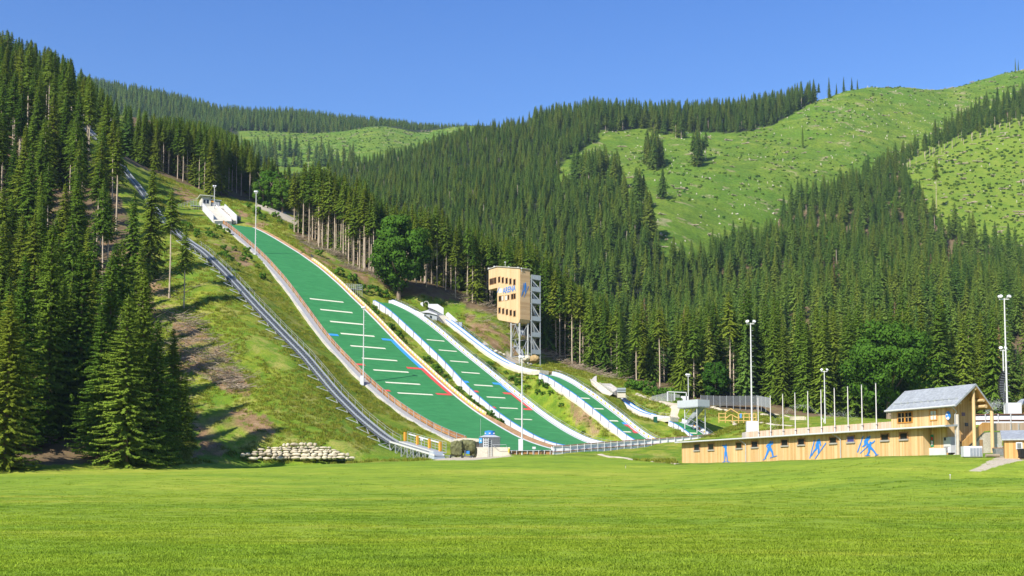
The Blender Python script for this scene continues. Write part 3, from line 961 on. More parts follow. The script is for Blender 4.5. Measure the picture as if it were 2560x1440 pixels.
# right edge: white strip, brown walkway, marker board
ribbon('big', FIRSTS['big'], E1, lambda s: [(wb(s) + .0, -.3), (wb(s) + .45, -.3), (wb(s) + .45, .09), (wb(s), .05)], WHITE).build('edge_strip', big)
S_m = hill_px('big', 1205, 1041)[1]
ribbon('big', FIRSTS['big'], E1 + .4, lambda s: [(wb(s) + .47, -.6), (wb(s) + (1.35 if s > S_m else min(2.3, 1.35 + .12 * (S_m - s))), -.6), (wb(s) + (1.35 if s > S_m else min(2.3, 1.35 + .12 * (S_m - s))), .46), (wb(s) + .47, .12)], BUFF).build('brown_matting', big)
S_a, S_b = hill_px('big', 1205, 1041)[1], hill_px('big', 771, 650)[1]
ribbon('big', S_a, S_b, lambda s: [(wb(s) + .9, .0), (wb(s) + 1.0, .0), (wb(s) + 1.22, 1.05), (wb(s) + 1.12, 1.05)], M('tan_marker_backing', (.60, .46, .26), .8, .1, 1)).build('marker_backing', big)
s = S_a + .4
i = 0
while s < S_b - 1:
    z = float(jz('big', s)); z2 = float(jz('big', s + .55)); t = wb(s)
    for b_, m_, lo in ((MB(), YEL, .16), (MB(), WHITE, .58)):
        a = s + (.0 if m_ is YEL else .55)
        za, zb = float(jz('big', a)), float(jz('big', a + .62))
        o = .9 + .21 * (lo / 1.05)
        o2 = .9 + .21 * ((lo + .36) / 1.05)
        b_.hexa([(t + o - .05, a, za + lo), (t + o + .02, a, za + lo), (t + o + .02, a + .62, zb + lo), (t + o - .05, a + .62, zb + lo),
                 (t + o2 - .05, a, za + lo + .36), (t + o2 + .02, a, za + lo + .36), (t + o2 + .02, a + .62, zb + lo + .36), (t + o2 - .05, a + .62, zb + lo + .36)], m_)
        b_.build('yellow_distance_plate' if m_ is YEL else 'white_distance_plate', big)
    s += 1.24
s0 = hill_px('big', 776, 652)[1]
for ds in (0, .9):
    dg = MB(); z = float(jz('big', s0 + ds)); dg.bar((wb(s0) + 1.1, s0 + ds, z), (wb(s0) + 1.1, s0 + ds, z + 1.6), .16, .16, DARKST)
    dg.box(wb(s0) + .95, wb(s0) + 1.25, s0 + ds - .2, s0 + ds + .2, z + 1.2, z + 1.7, DARKST)
    dg.build('timing_post', big)

# --- middle, small and tiny hills: white boards both sides
def white_boards(k, root, lo, hi, e0, e1, dots, dot_px, gap, board_h, rim=True):
    wk = W(k)
    ribbon(k, e0, e1, lambda s: [(-wk(s) - .28, lo), (-wk(s) - .14, lo), (-wk(s) - .02, hi), (-wk(s) - .14, hi)], WHITE).build('side_boards', root)
    if rim:
        ribbon(k, e0, e1, lambda s: [(-wk(s) - .17, hi - .0), (-wk(s) + .02, hi), (-wk(s) + .02, hi + .12), (-wk(s) - .17, hi + .12)], BLUE).build('blue_rim', root)
    for s in np.arange(e0 + 1.5, e1 - 1, gap):
        jt = MB(); z = float(jz(k, s)); t = -wk(s)
        jt.bar((t - .36, s, z + lo - .05), (t - .22, s, z + hi + .35), .09, .09, M('dull_board_post', (.20, .22, .27), .5, .1, 2, metal=.2))
        jt.build('board_post', root)
    ribbon(k, e0, e1, lambda s: [(-wk(s) - .75, lo - .6), (-wk(s) - .3, lo - .6), (-wk(s) - .3, lo + .12), (-wk(s) - .75, lo + .05 + .05 * math.sin(2.3 * s))], CREAM).build('concrete_kerb', root)
    ribbon(k, e0, e1, lambda s: [(wk(s), -.3), (wk(s) + .32, -.3), (wk(s) + .32, .08), (wk(s), .05)], WHITE).build('edge_strip', root)
    ribbon(k, e0, e1, lambda s: [(wk(s) + .34, -.4), (wk(s) + .50, -.4), (wk(s) + .50, .12), (wk(s) + .34, .10)], DARKST).build('drain_gap', root)
    ribbon(k, e0, e1, lambda s: [(wk(s) + .52, -.5), (wk(s) + .66, -.5), (wk(s) + .66 + board_h * .35, board_h), (wk(s) + .52 + board_h * .35, board_h)], WHITE).build('marker_board', root)
    ribbon(k, e0, e1, lambda s: [(wk(s) + .50 + board_h * .35, board_h), (wk(s) + .68 + board_h * .35, board_h), (wk(s) + .68 + board_h * .35, board_h + .07), (wk(s) + .50 + board_h * .35, board_h + .07)], M('dull_blue_rim', (.16, .26, .48), .6, .1, 2)).build('board_rim', root)
    a, c = hill_px(k, *dot_px[0])[1], hill_px(k, *dot_px[1])[1]
    i = 0
    s = min(a, c)
    while s < max(a, c):
        dd = MB(); z = float(jz(k, s)); z2 = float(jz(k, s + .5)); t = wk(s) + .52
        l, h = board_h * .36, board_h * .36 + .42
        dd.hexa([(t + .35 * l - .04, s, z + l), (t + .35 * l + .03, s, z + l), (t + .35 * l + .03, s + .5, z2 + l), (t + .35 * l - .04, s + .5, z2 + l),
                 (t + .35 * h - .04, s, z + h), (t + .35 * h + .03, s, z + h), (t + .35 * h + .03, s + .5, z2 + h), (t + .35 * h - .04, s + .5, z2 + h)], ORANGE if (i // 2) % 3 == 1 else YEL)
        dd.build('distance_plate', root)
        s += dots; i += 1
    # hand rail outside the board
    hr = MB()
    o = .95 + board_h * .35
    pts = [(wk(s) + o, s, float(jz(k, s)) + board_h + .55) for s in np.arange(e0, e1, 1.5)]
    hr.tube(pts, .03, GALV, 4)
    hr.tube([(x, y, z - .45) for x, y, z in pts], .025, GALV, 4)
    for p in pts[::2]:
        hr.bar((p[0], p[1], p[2] - board_h - .9), p, .05, .05, GALV)
    hr.build('handrail', root)
white_boards('med', med, -1.75, .22, FIRSTS['med'], LASTS['med'], 1.9, ((1080, 806), (1338, 1022)), 4.2, 1.0)
white_boards('small', small, -1.35, .2, FIRSTS['small'], LASTS['small'], 1.5, ((1455, 968), (1640, 1104)), 2.9, .95)
white_boards('tiny', tiny, -1.0, .2, FIRSTS['tiny'], LASTS['tiny'], 1.6, ((1735, 1066), (1775, 1094)), 1.9, .9)
# flared wing walls at the knolls
kn = MB()
wm = W('med')
sT = LASTS['med']
kn.hexa([(wm(sT), sT, 52.6), (wm(sT) + 1.6, sT, 52.6), (wm(sT) + 2.2, sT - 16, 45.9), (wm(sT - 16) + .6, sT - 16, 46.2), (wm(sT), sT, 54.1), (wm(sT) + 1.6, sT, 54.3), (wm(sT) + 2.2, sT - 16, 48.3), (wm(sT - 16) + 1.0, sT - 16, 48.2)], WHITE)
kn.build('knoll_apron', med)
# ------------------------------------------------------------------ curved barrier at the end of the outrun
def barrier(name, label, pts, m, h, post_m, rail_m, post_gap, cat='barrier', lowrail=True):
    """pts: world points of the foot line"""
    o = thing(name, label, cat, pts[0])
    P = [np.array(p) - np.array(pts[0]) for p in pts]
    # resample
    L = np.r_[0, np.cumsum([np.linalg.norm(P[i + 1] - P[i]) for i in range(len(P) - 1)])]
    A = np.array(P)
    def q(t): return np.array([np.interp(t, L, A[:, i]) for i in range(3)])
    ts = np.arange(0, L[-1], 1.0)
    b = MB(); secs = []
    for t in ts:
        p = q(t); d = q(min(t + .5, L[-1])) - q(max(t - .5, 0)); d = d / np.linalg.norm(d); n = np.array([-d[1], d[0], 0]) * .06
        secs.append([p - n, p + n, p + n + [n[0] * 4, n[1] * 4, h], p - n + [n[0] * 4, n[1] * 4, h]])
    b.sweep(secs, m).build('boards', o)
    for t in np.arange(.3, L[-1], post_gap):
        pb = MB()
        p = q(t); d = q(min(t + .5, L[-1])) - q(max(t - .5, 0)); d = d / np.linalg.norm(d); n = np.array([d[1], -d[0], 0]) * .14
        pb.bar(p + n - [0, 0, .3], p + n + [0, 0, h + .12], .11, .11, post_m)
        pb.build('post', o)
    rb = MB()
    rs = []
    for t in ts:
        p = q(t); rs.append(p + [0, 0, h + .06])
    rb.tube(rs, .10, rail_m, 4)
    if lowrail:
        d0 = np.array([.0, -.14, 0])
        rb.tube([r + d0 - [0, 0, h * .62] for r in rs], .09, rail_m, 4)
    rb.build('cap_rail', o)
    return o
barrier('outrun_barrier', 'low brown board fence with grey posts closing the outrun of the largest hill', [bp(x, y, D) for x, y, D in ((1262, 1139, 206), (1300, 1139, 208), (1340, 1139, 209), (1382, 1138, 210))], WOOD_B, .85, GALV_L, GALV, 1.15, lowrail=False)
barrier('outrun_barrier', 'long curving white board fence with brown rails along the foot of the jumps', [bp(x, y, D) for x, y, D in ((1380, 1139, 210), (1420, 1137, 212), (1470, 1132, 216), (1540, 1126, 222), (1620, 1120, 228), (1700, 1114, 232), (1790, 1106, 236), (1880, 1099, 238))], WHITE_B, 1.75, GALV_L, M('brown_rail', (.30, .17, .12), .8, .1, 1), 2.0)

# ------------------------------------------------------------------ start building and stairs on top of the largest hill
sf = Frame((*j2w('big', 0, 148), 0), HA)
TS = LASTS['big']
ztop = float(jz('big', TS))
su = thing('takeoff_channel', 'pale concrete stairs and chute between white walls above the largest green slope', 'takeoff', (*j2w('big', 0, TS), ztop), HA)
# local frame: x across, y up the hill
sfr = Frame((*j2w('big', 0, TS), ztop), HA)
def on_slope(px, py, slope=.62, z0=.25):
    """local point where a sight line meets the inclined plane z = z0 + slope*y"""
    d = sfr.R.T @ ray(px, py); q0 = sfr.R.T @ (np.array([0, 0, CZ]) - sfr.o)
    t = (z0 + slope * q0[1] - q0[2]) / (d[2] - slope * d[1])
    return q0 + d * t
pA, pB, pC, pD = [on_slope(*p) for p in ((536, 552), (580, 553), (566, 514), (518, 516))]
STAIRC = M('light_stair_concrete', (.80, .75, .62), .9, .1, .8, .1)
b = MB()
n = 14
for i in range(n):
    u, v = i / n, (i + 1) / n
    L0, L1 = pA + (pD - pA) * u, pA + (pD - pA) * v
    R0, R1 = pB + (pC - pB) * u, pB + (pC - pB) * v
    zl = min(L0[2], R0[2]) - 1.2
    g_ = .12
    L1b, R1b = L0 + (L1 - L0) * (1 - g_), R0 + (R1 - R0) * (1 - g_)
    b.hexa([(L0[0], L0[1], zl), (R0[0], R0[1], zl), (R1b[0], R1b[1], zl), (L1b[0], L1b[1], zl), tuple(L0), tuple(R0), tuple(R1b), tuple(L1b)], STAIRC)
    b.hexa([(L1b[0], L1b[1], zl), (R1b[0], R1b[1], zl), (R1[0], R1[1], zl), (L1[0], L1[1], zl), tuple(L1b - [0, 0, .2]), tuple(R1b - [0, 0, .2]), tuple(R1 - [0, 0, .2]), tuple(L1 - [0, 0, .2])], CONC)
b.build('stairs', su)
def wallstrip(a, c, h, m, name, th=.25, dn=1.0):
    q = MB(); a = np.array(a); c = np.array(c)
    d = (c - a); nn = np.array([-d[1], d[0], 0]); nn = nn / np.linalg.norm(nn) * th / 2
    q.hexa([a - nn - [0, 0, dn], c - nn - [0, 0, dn], c + nn - [0, 0, dn], a + nn - [0, 0, dn], a - nn + [0, 0, h], c - nn + [0, 0, h], c + nn + [0, 0, h], a + nn + [0, 0, h]], m)
    return q.build(name, su)
wallstrip(on_slope(534, 549), on_slope(507, 519), 1.5, WHITE, 'side_wall')
wallstrip(on_slope(579, 552), on_slope(541, 518), .8, M('pinkish_white', (.74, .70, .72), .6, .05, 1), 'side_wall')
wallstrip(on_slope(592, 552), on_slope(562, 524), 1.8, WHITE, 'side_wall')
sl_ = MB()
a, c, d_, e = [on_slope(*p) for p in ((583, 552), (590, 551), (561, 522), (550, 520))]
sl_.hexa([a - [0, 0, 1], c - [0, 0, 1], d_ - [0, 0, 1], e - [0, 0, 1], a, c, d_, e], CREAM).build('chute', su)
dk = MB(); q = on_slope(596, 548); dk.hexa([q + np.array(o) for o in ((-.5, -.6, -.4), (.7, -.6, -.4), (.7, .8, -.1), (-.5, .8, -.1), (-.45, -.5, .9), (.6, -.5, .9), (.6, .6, 1.2), (-.45, .6, 1.2))], DARKST).build('dark_winch_box', su)

# start house
hp = bp(530, 519, 362)
hf = Frame(hp, HA + math.radians(-10))
sh = thing('start_house', 'small white flat-roofed house at the head of the concrete stairs', 'building', hp, HA + math.radians(-10))
def hl(px, py, y=0.0):
    x, z = hf.onY(px, py, y); return x, z
x0, zb = hl(503, 516); x1, _ = hl(527, 516); zt0 = hl(503, 489)[1]; zt1 = hl(530, 492)[1]
b = MB().prism([(x0, zb - 2), (x1, zb - 2), (x1, zt1 - .1), (x0 + .2, zt0 - .1)], 'y', 0, 4.5, M('house_plaster', (.72, .69, .62), .85, .06, .5))
b.build('wall', sh)
r = MB().prism([(x0 - .6, zt0 - .12), (x0 + 3.9, zt1 + .0), (x0 + 3.9, zt1 + .22), (x0 - .6, zt0 + .15)], 'y', -.8, 5.2, M('flat_roof_edge', (.60, .62, .55), .7, .08, 1))
r.build('roof', sh)
wn = MB()
for a, c in ((508, 514), (516, 522)):
    xa, z1 = hl(a, 499); xb, z2 = hl(c, 509)
    w_ = MB().box(xa, xb, -.06, .05, z2, z1, DARKGLASS).build('window', sh)
    MB().box(xa - .07, xb + .07, -.03, .06, z2 - .1, z1 + .1, WHITE).build('frame', w_)
a1 = MB(); xa, z1 = hl(527, 497); xb, z2 = hl(551, 513)
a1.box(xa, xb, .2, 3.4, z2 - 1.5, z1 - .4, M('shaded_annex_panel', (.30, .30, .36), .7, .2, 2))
a1.box(xa - .2, xb + .3, -.2, 3.7, z1 - .38, z1 - .12, GALV)
a1.box(xa + .2, xa + 1.0, -.02, .19, z1 - 1.1, z1 - .5, ORANGE)
for k in range(3):
    xk = xa + 1.4 + .55 * k
    a1.box(xk, xk + .3, .1, .19, z2 - .3, z1 - .5, WHITE)
a1.build('annex', sh)
dkx, dkz = hl(497, 516, -1.2)
pl = MB().box(dkx - 2.6, dkx + 2.2, -2.2, -.6, dkz - .2, dkz, GALV)
for x in np.arange(dkx - 2.6, dkx + 2.3, .8):
    pl.bar((x, -2.2, dkz - 1.6), (x, -2.2, dkz + 1.1), .06, .06, GALV)
for z in (.35, .7, 1.1):
    pl.bar((dkx - 2.6, -2.2, dkz + z), (dkx + 2.2, -2.2, dkz + z), .05, .05, GALV)
# inclined rail climbing to the left
for z in (.5, 1.1):
    pl.bar((dkx - 6.5, -.9, dkz - 1.2 + z), (dkx - .8, -.9, dkz + 1.6 + z), .07, .07, GALV)
for u in np.linspace(0, 1, 7):
    pl.bar((dkx - 6.5 + 5.7 * u, -.9, dkz - 1.9 + 2.8 * u), (dkx - 6.5 + 5.7 * u, -.9, dkz - .1 + 2.8 * u), .06, .06, GALV)
pl.build('terrace_railing', sh)

# ------------------------------------------------------------------ inclined lift
lp = np.array([p for p, s in LIFT]); ls = np.array([s for p, s in LIFT])
lang = HA
L0w = np.array([LIFT0[0], LIFT0[1], 0])
lt = thing('inclined_lift', 'long silver inclined lift track on slanted steel brackets running up into the trees', 'inclined lift', L0w, lang)
lo = np.argsort(ls); ls = ls[lo]; lz = lp[lo, 2]
def lzz(s):
    return float(np.interp(s, sm_s, sm_z))
sm_s = np.arange(ls[0], ls[-1], 1.0)
zz = np.interp(sm_s, ls, lz)
for _ in range(6):
    zz[1:-1] = (zz[:-2] + 2 * zz[1:-1] + zz[2:]) / 4
sm_z = zz
S0, S1 = 2.0, ls[-1] - 1
sg = np.arange(S0, S1, 1.5)
for off in (-.8, .8):
    b = MB()
    b.sweep([[(off - .09, s, lzz(s) - .28), (off + .09, s, lzz(s) - .28), (off + .09, s, lzz(s) + .05), (off - .09, s, lzz(s) + .05)] for s in sg], M('lift_rail_steel', (.50, .54, .60), .4, .12, 3, metal=.4))
    b.build('rail', lt)
b = MB()
b.sweep([[(-.22, s, lzz(s) - .2), (.22, s, lzz(s) - .2), (.22, s, lzz(s) - .02), (-.22, s, lzz(s) - .02)] for s in sg], DARKST)
b.build('rack', lt)
b = MB()
for s in np.arange(S0, S1, .75):
    b.bar((-.95, s, lzz(s) - .16), (.95, s, lzz(s) - .16), .09, .09, GALV)
b.build('sleepers', lt)
b = MB()
b.sweep([[(-1.4, s, lzz(s) - .45), (-.95, s, lzz(s) - .45), (-.95, s, lzz(s) - .36), (-1.4, s, lzz(s) - .36)] for s in sg], DARKST)
for s in np.arange(S0, S1, .9):
    b.bar((-1.4, s, lzz(s) - .33), (-.95, s, lzz(s) - .33), .1, .05, GALV)
b.build('service_steps', lt)
hr = MB()
for s in np.arange(S0, min(S1, 110), 3.0):
    hr.bar((1.35, s, lzz(s) - .4), (1.35, s, lzz(s) + 1.0), .05, .05, GALV)
for dz in (.5, 1.0):
    hr.tube([(1.35, s, lzz(s) + dz) for s in np.arange(S0, min(S1, 110), 1.5)], .025, GALV, 4)
hr.build('handrail', lt)
for s in np.arange(S0 + 1, 118, 4.3):
    z = lzz(s)
    x, y = LIFT0 + HC * -1.4 - HD * s
    b = MB()
    gz = T1(x, y)
    b.bar((-2.9, s - .2, z - 1.0), (.9, s, z - .35), .12, .12, GALV)
    b.bar((-2.9, s - .2, z - 1.0), (-.9, s - 1.4, gz - .3), .10, .10, GALV)
    b.bar((-.9, s, z - .4), (-.9, s - 1.4, gz - .4), .12, .12, GALV)
    b.bar((.9, s, z - .4), (.9, s - .6, gz - .6), .12, .12, GALV)
    b.build('support_bracket', lt)
# bottom station
st0, st1 = -13.5, 1.6
lst = thing('lift_station', 'steel lift platform with four orange pillars at the foot of the inclined track', 'platform', (*LIFT0, 0), lang)
zA, zB = lzz(1.5), bp(1098, 1137, 189.5)[2]
def pz(s): return zA + (zB - zA) * (1.6 - s) / 15.1
b = MB()
for off in (-1.0, .95):
    b.bar((off, 2.0, pz(2.0) - .1), (off, st0, pz(st0) - .1), .16, .3, GALV_L)
for s in np.arange(st0, 2, .8):
    b.bar((-1.0, s, pz(s) - .12), (1.0, s, pz(s) - .12), .1, .1, GALV)
b.build('rail', lst)
b = MB().hexa([(1.2, 1.6, pz(1.6) - .05), (2.6, 1.6, pz(1.6) - .05), (2.6, st0 + 2, pz(st0 + 2) - .05), (1.2, st0 + 2, pz(st0 + 2) - .05), (1.2, 1.6, pz(1.6) + .1), (2.6, 1.6, pz(1.6) + .1), (2.6, st0 + 2, pz(st0 + 2) + .1), (1.2, st0 + 2, pz(st0 + 2) + .1)], GALV)
b.build('deck', lst)
b = MB()
for s in np.arange(st0 + 2, 2, 1.2):
    b.bar((2.6, s, pz(s)), (2.6, s, pz(s) + 1.9), .06, .06, GALV)
for dz in (.5, 1.0, 1.5, 1.9):
    b.bar((2.6, 1.6, pz(1.6) + dz), (2.6, st0 + 2, pz(st0 + 2) + dz), .04, .05, GALV)
b.build('railing', lst)
b = MB().bar((2.45, 1.0, pz(1.0) + 1.55), (2.45, st0 + 4, pz(st0 + 4) + 1.55), .12, .22, WHITE).build('light_beam', lst)
for px in (1012, 1043, 1073, 1100):
    fr_ = Frame((*LIFT0, 0), lang)
    y = fr_.onX(px, 1125, 2.2)[0]
    MB().box(2.05, 2.4, y - .22, y + .22, pz(y) + .1, pz(y) + 1.75, ORANGE).build('orange_pillar', lst)
for s in np.arange(st0 + .8, 2.2, 2.1):
    b = MB()
    for off in (-1.0, .95, 2.5):
        x, y = LIFT0 + HC * off - HD * s
        b.bar((off, s, pz(s) - .2), (off, s, T1(x, y) - .3), .14, .14, GALV)
    b.bar((-1.0, s, pz(s) - .3), (2.5, s, pz(s) - .3), .12, .14, GALV)
    x, y = LIFT0 + HC * .95 - HD * (s + 2)
    b.bar((-1.0, s, pz(s) - .3), (-1.0, s + 1.8, T1(x, y) + .1), .08, .08, GALV)
    b.bar((-1.0, s, pz(s) - .3), (.95, s, T1(*(LIFT0 + HC * .95 - HD * s))), .08, .08, GALV)
    b.build('trestle', lst)
b = MB().hexa([(-1.2, st0 - .2, pz(st0) - .9), (1.2, st0 - .2, pz(st0) - .9), (1.2, st0 + 1.6, pz(st0) - .9), (-1.2, st0 + 1.6, pz(st0) - .9), (-.9, st0 + .6, pz(st0) + .55), (.9, st0 + .6, pz(st0) + .55), (1.1, st0 + 1.6, pz(st0) + .55), (-1.1, st0 + 1.6, pz(st0) + .55)], M('pale_steel_cover', (.46, .52, .58), .5, .06, 1, metal=.2)).build('buffer_cover', lst)
# top station glimpsed between the trees
tp = LIFT[-1][0]
ts_ = thing('lift_top_station', 'white lattice lift head glimpsed high among the left trees', 'platform', tp, lang)
b = MB()
for x in (-1.5, 1.5):
    for y in (-3, 0, 3, 6):
        b.bar((x, y, -6), (x, y, 2.4), .16, .16, GALV_L)
b.build('frame', ts_)
MB().box(-1.8, 1.8, -3.4, 6.5, -.2, .0, GALV_L).build('deck', ts_)
MB().box(-1.8, -1.7, -3.4, 6.5, .1, 1.2, WHITE).build('railing_panel', ts_)

# ------------------------------------------------------------------ floodlight masts
MASTS = [  # px, base y, top y, D, heads, arm half width px, label, base box height
 (1880, 1082, 806, 190, 4, 10, 'tall floodlight mast on the stone plinth at the left end of the flagpole row', 1),
 (2519, 1050, 744, 165, 4, 13, 'tallest floodlight mast with grey cabinet behind the right gable', 0),
 (638, 655, 480, 309, 3, 4, 'floodlight mast beside the upper part of the largest green slope', 1),
 (908, 966, 770, 250, 3, 4, 'floodlight mast on the grass left of the red and blue marks', 1),
 (1305, 1130, 894, 204, 3, 6, 'floodlight mast with white box standing in front of the outrun fence', 1),
 (535, 545, 466, 352, 2, 3, 'short floodlight mast beside the start house on top', 0),
 (272, 384, 299, 353, 2, 4, 'floodlight mast rising above the trees at the head of the lift', 0),
 (1721, 1000, 938, 283, 3, 5, 'small floodlight mast by the white gate and dark mesh fence', 0),
 (2063, 1062, 926, 232, 2, 8, 'floodlight mast standing behind the row of flagpoles', 0),
 (2512, 1045, 872, 172, 2, 7, 'shorter floodlight mast carrying the black curved loudspeaker array', 0)]
for px, yb, yt, D, nh, aw, label, box in MASTS:
    p0 = bp(px, yb, D); H = bp(px, yt, D)[2] - p0[2]; W_ = aw / F * D
    o = thing('floodlight_mast', label, 'floodlight', p0, 0, 'floodlight masts around the arena')
    rg = MB().tube([(0, 0, -2.5), (0, 0, H * .5), (0, 0, H - .1)], .16 if H > 10 else .11, GALV_L, 8, .09)
    ar = MB().bar((-W_, 0, H - .25), (W_, 0, H - .25), .14, .14, GALV_L)
    ar.build('crossarm', o)
    for z in np.arange(2.5, H - 1, .9):
        rg.bar((-.02, -.16, z), (.42, -.16, z), .035, .035, GALV)
    rg.build('pole', o)
    hs_ = np.linspace(-W_ * .85, W_ * .85, nh if nh < 4 else 2)
    for i, x in enumerate(hs_):
        for dy in ((0,) if nh < 4 else (-.22, .22)):
            q = MB()
            tilt = .35 if i % 2 else .15
            q.lathe([(.05, -.16), (.22, -.13), (.29, .02), (.27, .06)], GALV_L, 12)
            q.lathe([(.26, .055), (.25, .075)], LAMPGLASS, 12)
            q.bar((0, 0, -.2), (0, 0, -.38), .08, .08, GALV)
            h_ = q.build('lamp_head', o)
            h_.location = (x, dy - .1, H + .15)
            h_.rotation_euler = (math.radians(62), 0, math.radians(-20 + 40 * i + (25 if dy > 0 else 0)))
    if box:
        bh = 2.4 if px != 1880 else 2.0
        bw = .42 if px != 1880 else .95
        bx = MB().box(-bw - (.25 if px != 1880 else 0), bw * .4 if px != 1880 else bw, -.45, .45, .2 if px != 1880 else -.6, bh, WHITE)
        bx.build('switch_box', o)
    if px == 2519:
        MB().box(-.3, 1.75, -.9, -.1, -.7, 2.55, WHITE).build('switch_box', o)
# curved loudspeaker array hanging on the shorter mast
sp_ = thing('loudspeaker_array', 'black curved line array of loudspeakers hung on a mast at the right edge', 'loudspeaker', bp(2509, 1000, 166))
for i in range(13):
    u = i / 12
    q = bp(2511 + 9 * (2 * u - 1) ** 2 - 9, 932 + 70 * u, 166) - bp(2509, 1000, 166)
    e = MB().box(-.38, .38, -.3, .3, -.15, .15, BLACK)
    e.box(-.34, .34, -.32, -.3, -.11, .11, DARKST)
    e = e.build('speaker_cabinet', sp_); e.location = q; e.rotation_euler = (0, math.radians(18 * (1 - 2 * u)), 0)
MB().bar((.15, .1, -1.5), (.15, .1, 6), .1, .1, GALV_L).build('hanging_bar', sp_)

# ------------------------------------------------------------------ judge tower
jd = math.atan2(HD[1], HD[0])            # local x runs down the hill
jc = bp(1300, 900, 306)                  # corner nearest the camera
JT = Frame((jc[0], jc[1], 0), jd)
jt = thing('judge_tower', 'wooden judges tower on steel legs with blue lettering and an outside stair', 'tower', (jc[0], jc[1], 0), jd)
def jp(px, py, y=0.0): return JT.onY(px, py, y)
def jr(px, py, x=0.0): return JT.onX(px, py, x)
dep = jr(1325, 760)[0]
xa, _ = jp(1243, 760); xl, _ = jp(1222, 700)
zt_c = jp(1299, 672)[1]; zt_m = jp(1241, 668)[1]; zt_l = jp(1222, 674)[1]
zb_c = jp(1297, 808)[1]; zb_l = jp(1246, 800)[1]
rad = .9
out = [(xa, zb_l + 1.2), (xa + .15, zb_l + .5), (xa + .8, zb_l), (-1.2, zb_c), (-.4, zb_c + .25), (0, zb_c + 1.1), (0, zt_c), (xa, zt_m)]
b = MB().prism(out, 'y', 0, dep, WOOD_T)
body = b.build('cabin', jt)
# right face cladding with horizontal boards (2 cm proud)
b = MB().prism([(.05, zb_c + 1.15), (dep - .05, zb_c + 1.15), (dep - .05, zt_c - .1), (.05, zt_c - .1)], 'x', .0, .04, WOOD_TH)
b.build('side_cladding', jt)
# side bay to the left
zb0 = jp(1224, 724)[1]
b = MB().prism([(xl, zb0), (xa - .01, zb0), (xa - .01, zt_m - .15), (xl, zt_l)], 'y', -.02, dep - .3, WOOD_T)
b.build('side_bay', jt)
b = MB().prism([(xl - .3, zt_l + .02), (xa, zt_m + .02), (.25, zt_c + .02), (.25, zt_c + .28), (xa, zt_m + .28), (xl - .3, zt_l + .28)], 'y', -.25, dep + .25, M('tower_roof_edge', (.42, .40, .34), .7, .1, 1))
b.build('roof', jt)
def jwin(x0, y0, x1, y1, m=DARKGLASS, wood=True, n=1):
    a, z1 = jp(x0, y0); c, z2 = jp(x1, y1)
    if z2 > z1: z1, z2 = z2, z1
    fr_ = MB()
    t = .14
    for bx in ((a - t, c + t, z1, z1 + t), (a - t, c + t, z2 - t, z2), (a - t, a, z2, z1), (c, c + t, z2, z1)):
        fr_.box(bx[0], bx[1], -.07, .02, bx[2], bx[3], WOOD_B)
    for i in range(1, n):
        x = a + (c - a) * i / n
        fr_.box(x - .06, x + .06, -.06, .02, z2, z1, WOOD_B)
    f = fr_.build('window', jt)
    g = MB().box(a, c, -.03, -.005, z2, z1, m).build('pane', f)
    return f
for i, (x, y) in enumerate(((1248, 693), (1257, 694.5), (1266.5, 696), (1276, 697.5), (1286, 699.5))):
    jwin(x - 2.0, y, x + 2.4, y + 12)
for x, y in ((1249, 770), (1258, 772), (1267.5, 774), (1277, 776), (1286.5, 778)):
    jwin(x - 2.2, y, x + 2.4, y + 12)
a = jp(1224, 698); c = jp(1241, 709)
jw_ = jwin(1224.5, 698, 1240.5, 708, n=5)
jwin(1247.5, 741, 1253, 752); jwin(1254.5, 740.5, 1258.5, 751, PALEBLIND)
jwin(1263, 739.5, 1268.5, 750, PALEBLIND); jwin(1270, 738.5, 1273, 748.5)
jwin(1278.5, 736, 1283, 747); jwin(1285, 735, 1289, 746)
# lettering
def text_mesh(txt, size, m, name, parent, loc, rot, extr=.02):
    cu = bpy.data.curves.new(name, 'FONT'); cu.body = txt; cu.size = size; cu.extrude = extr; cu.offset = size * .012
    tmp = bpy.data.objects.new(name, cu); COL.objects.link(tmp)
    bpy.context.view_layer.update()
    me = bpy.data.meshes.new_from_object(tmp.evaluated_get(bpy.context.evaluated_depsgraph_get()))
    COL.objects.unlink(tmp); bpy.data.objects.remove(tmp)
    me.materials.clear(); me.materials.append(m)
    o = bpy.data.objects.new(name, me); COL.objects.link(o); o.parent = parent
    o.location = loc; o.rotation_euler = rot
    return o
x0, z0 = jp(1257.5, 734.5); x1, z1 = jp(1289.5, 720.5)
tm = text_mesh('ARENA', 2.35, BLUE, 'lettering', jt, (x0, -.05, z0 + .05), (math.pi / 2, 0, 0))
wd = max(v.co.x for v in tm.data.vertices) - min(v.co.x for v in tm.data.vertices)
tm.scale = ((x1 - x0) / wd, 1, 1)
# pale crest left of the lettering
cx0, cz0 = jp(1245, 733); cx1, cz1 = jp(1256, 721)
lg = MB().prism([(cx0 + .3, cz0), (cx1 - .1, cz0 - .1), (cx1 + .1, cz1), (cx0 + .9, cz1 + .1)], 'y', -.04, -.005, M('pale_crest', (.66, .74, .72), .6, .05, 1))
lg.prism([(cx0 - .5, cz0 + .1), (cx0 + .1, cz0 + .5), (cx0 + .9, cz0 + 1.6), (cx0 + .6, cz0 + 1.6), (cx0 - .1, cz0 + .7)], 'y', -.07, -.042, BLUE)
lg.build('crest', jt)

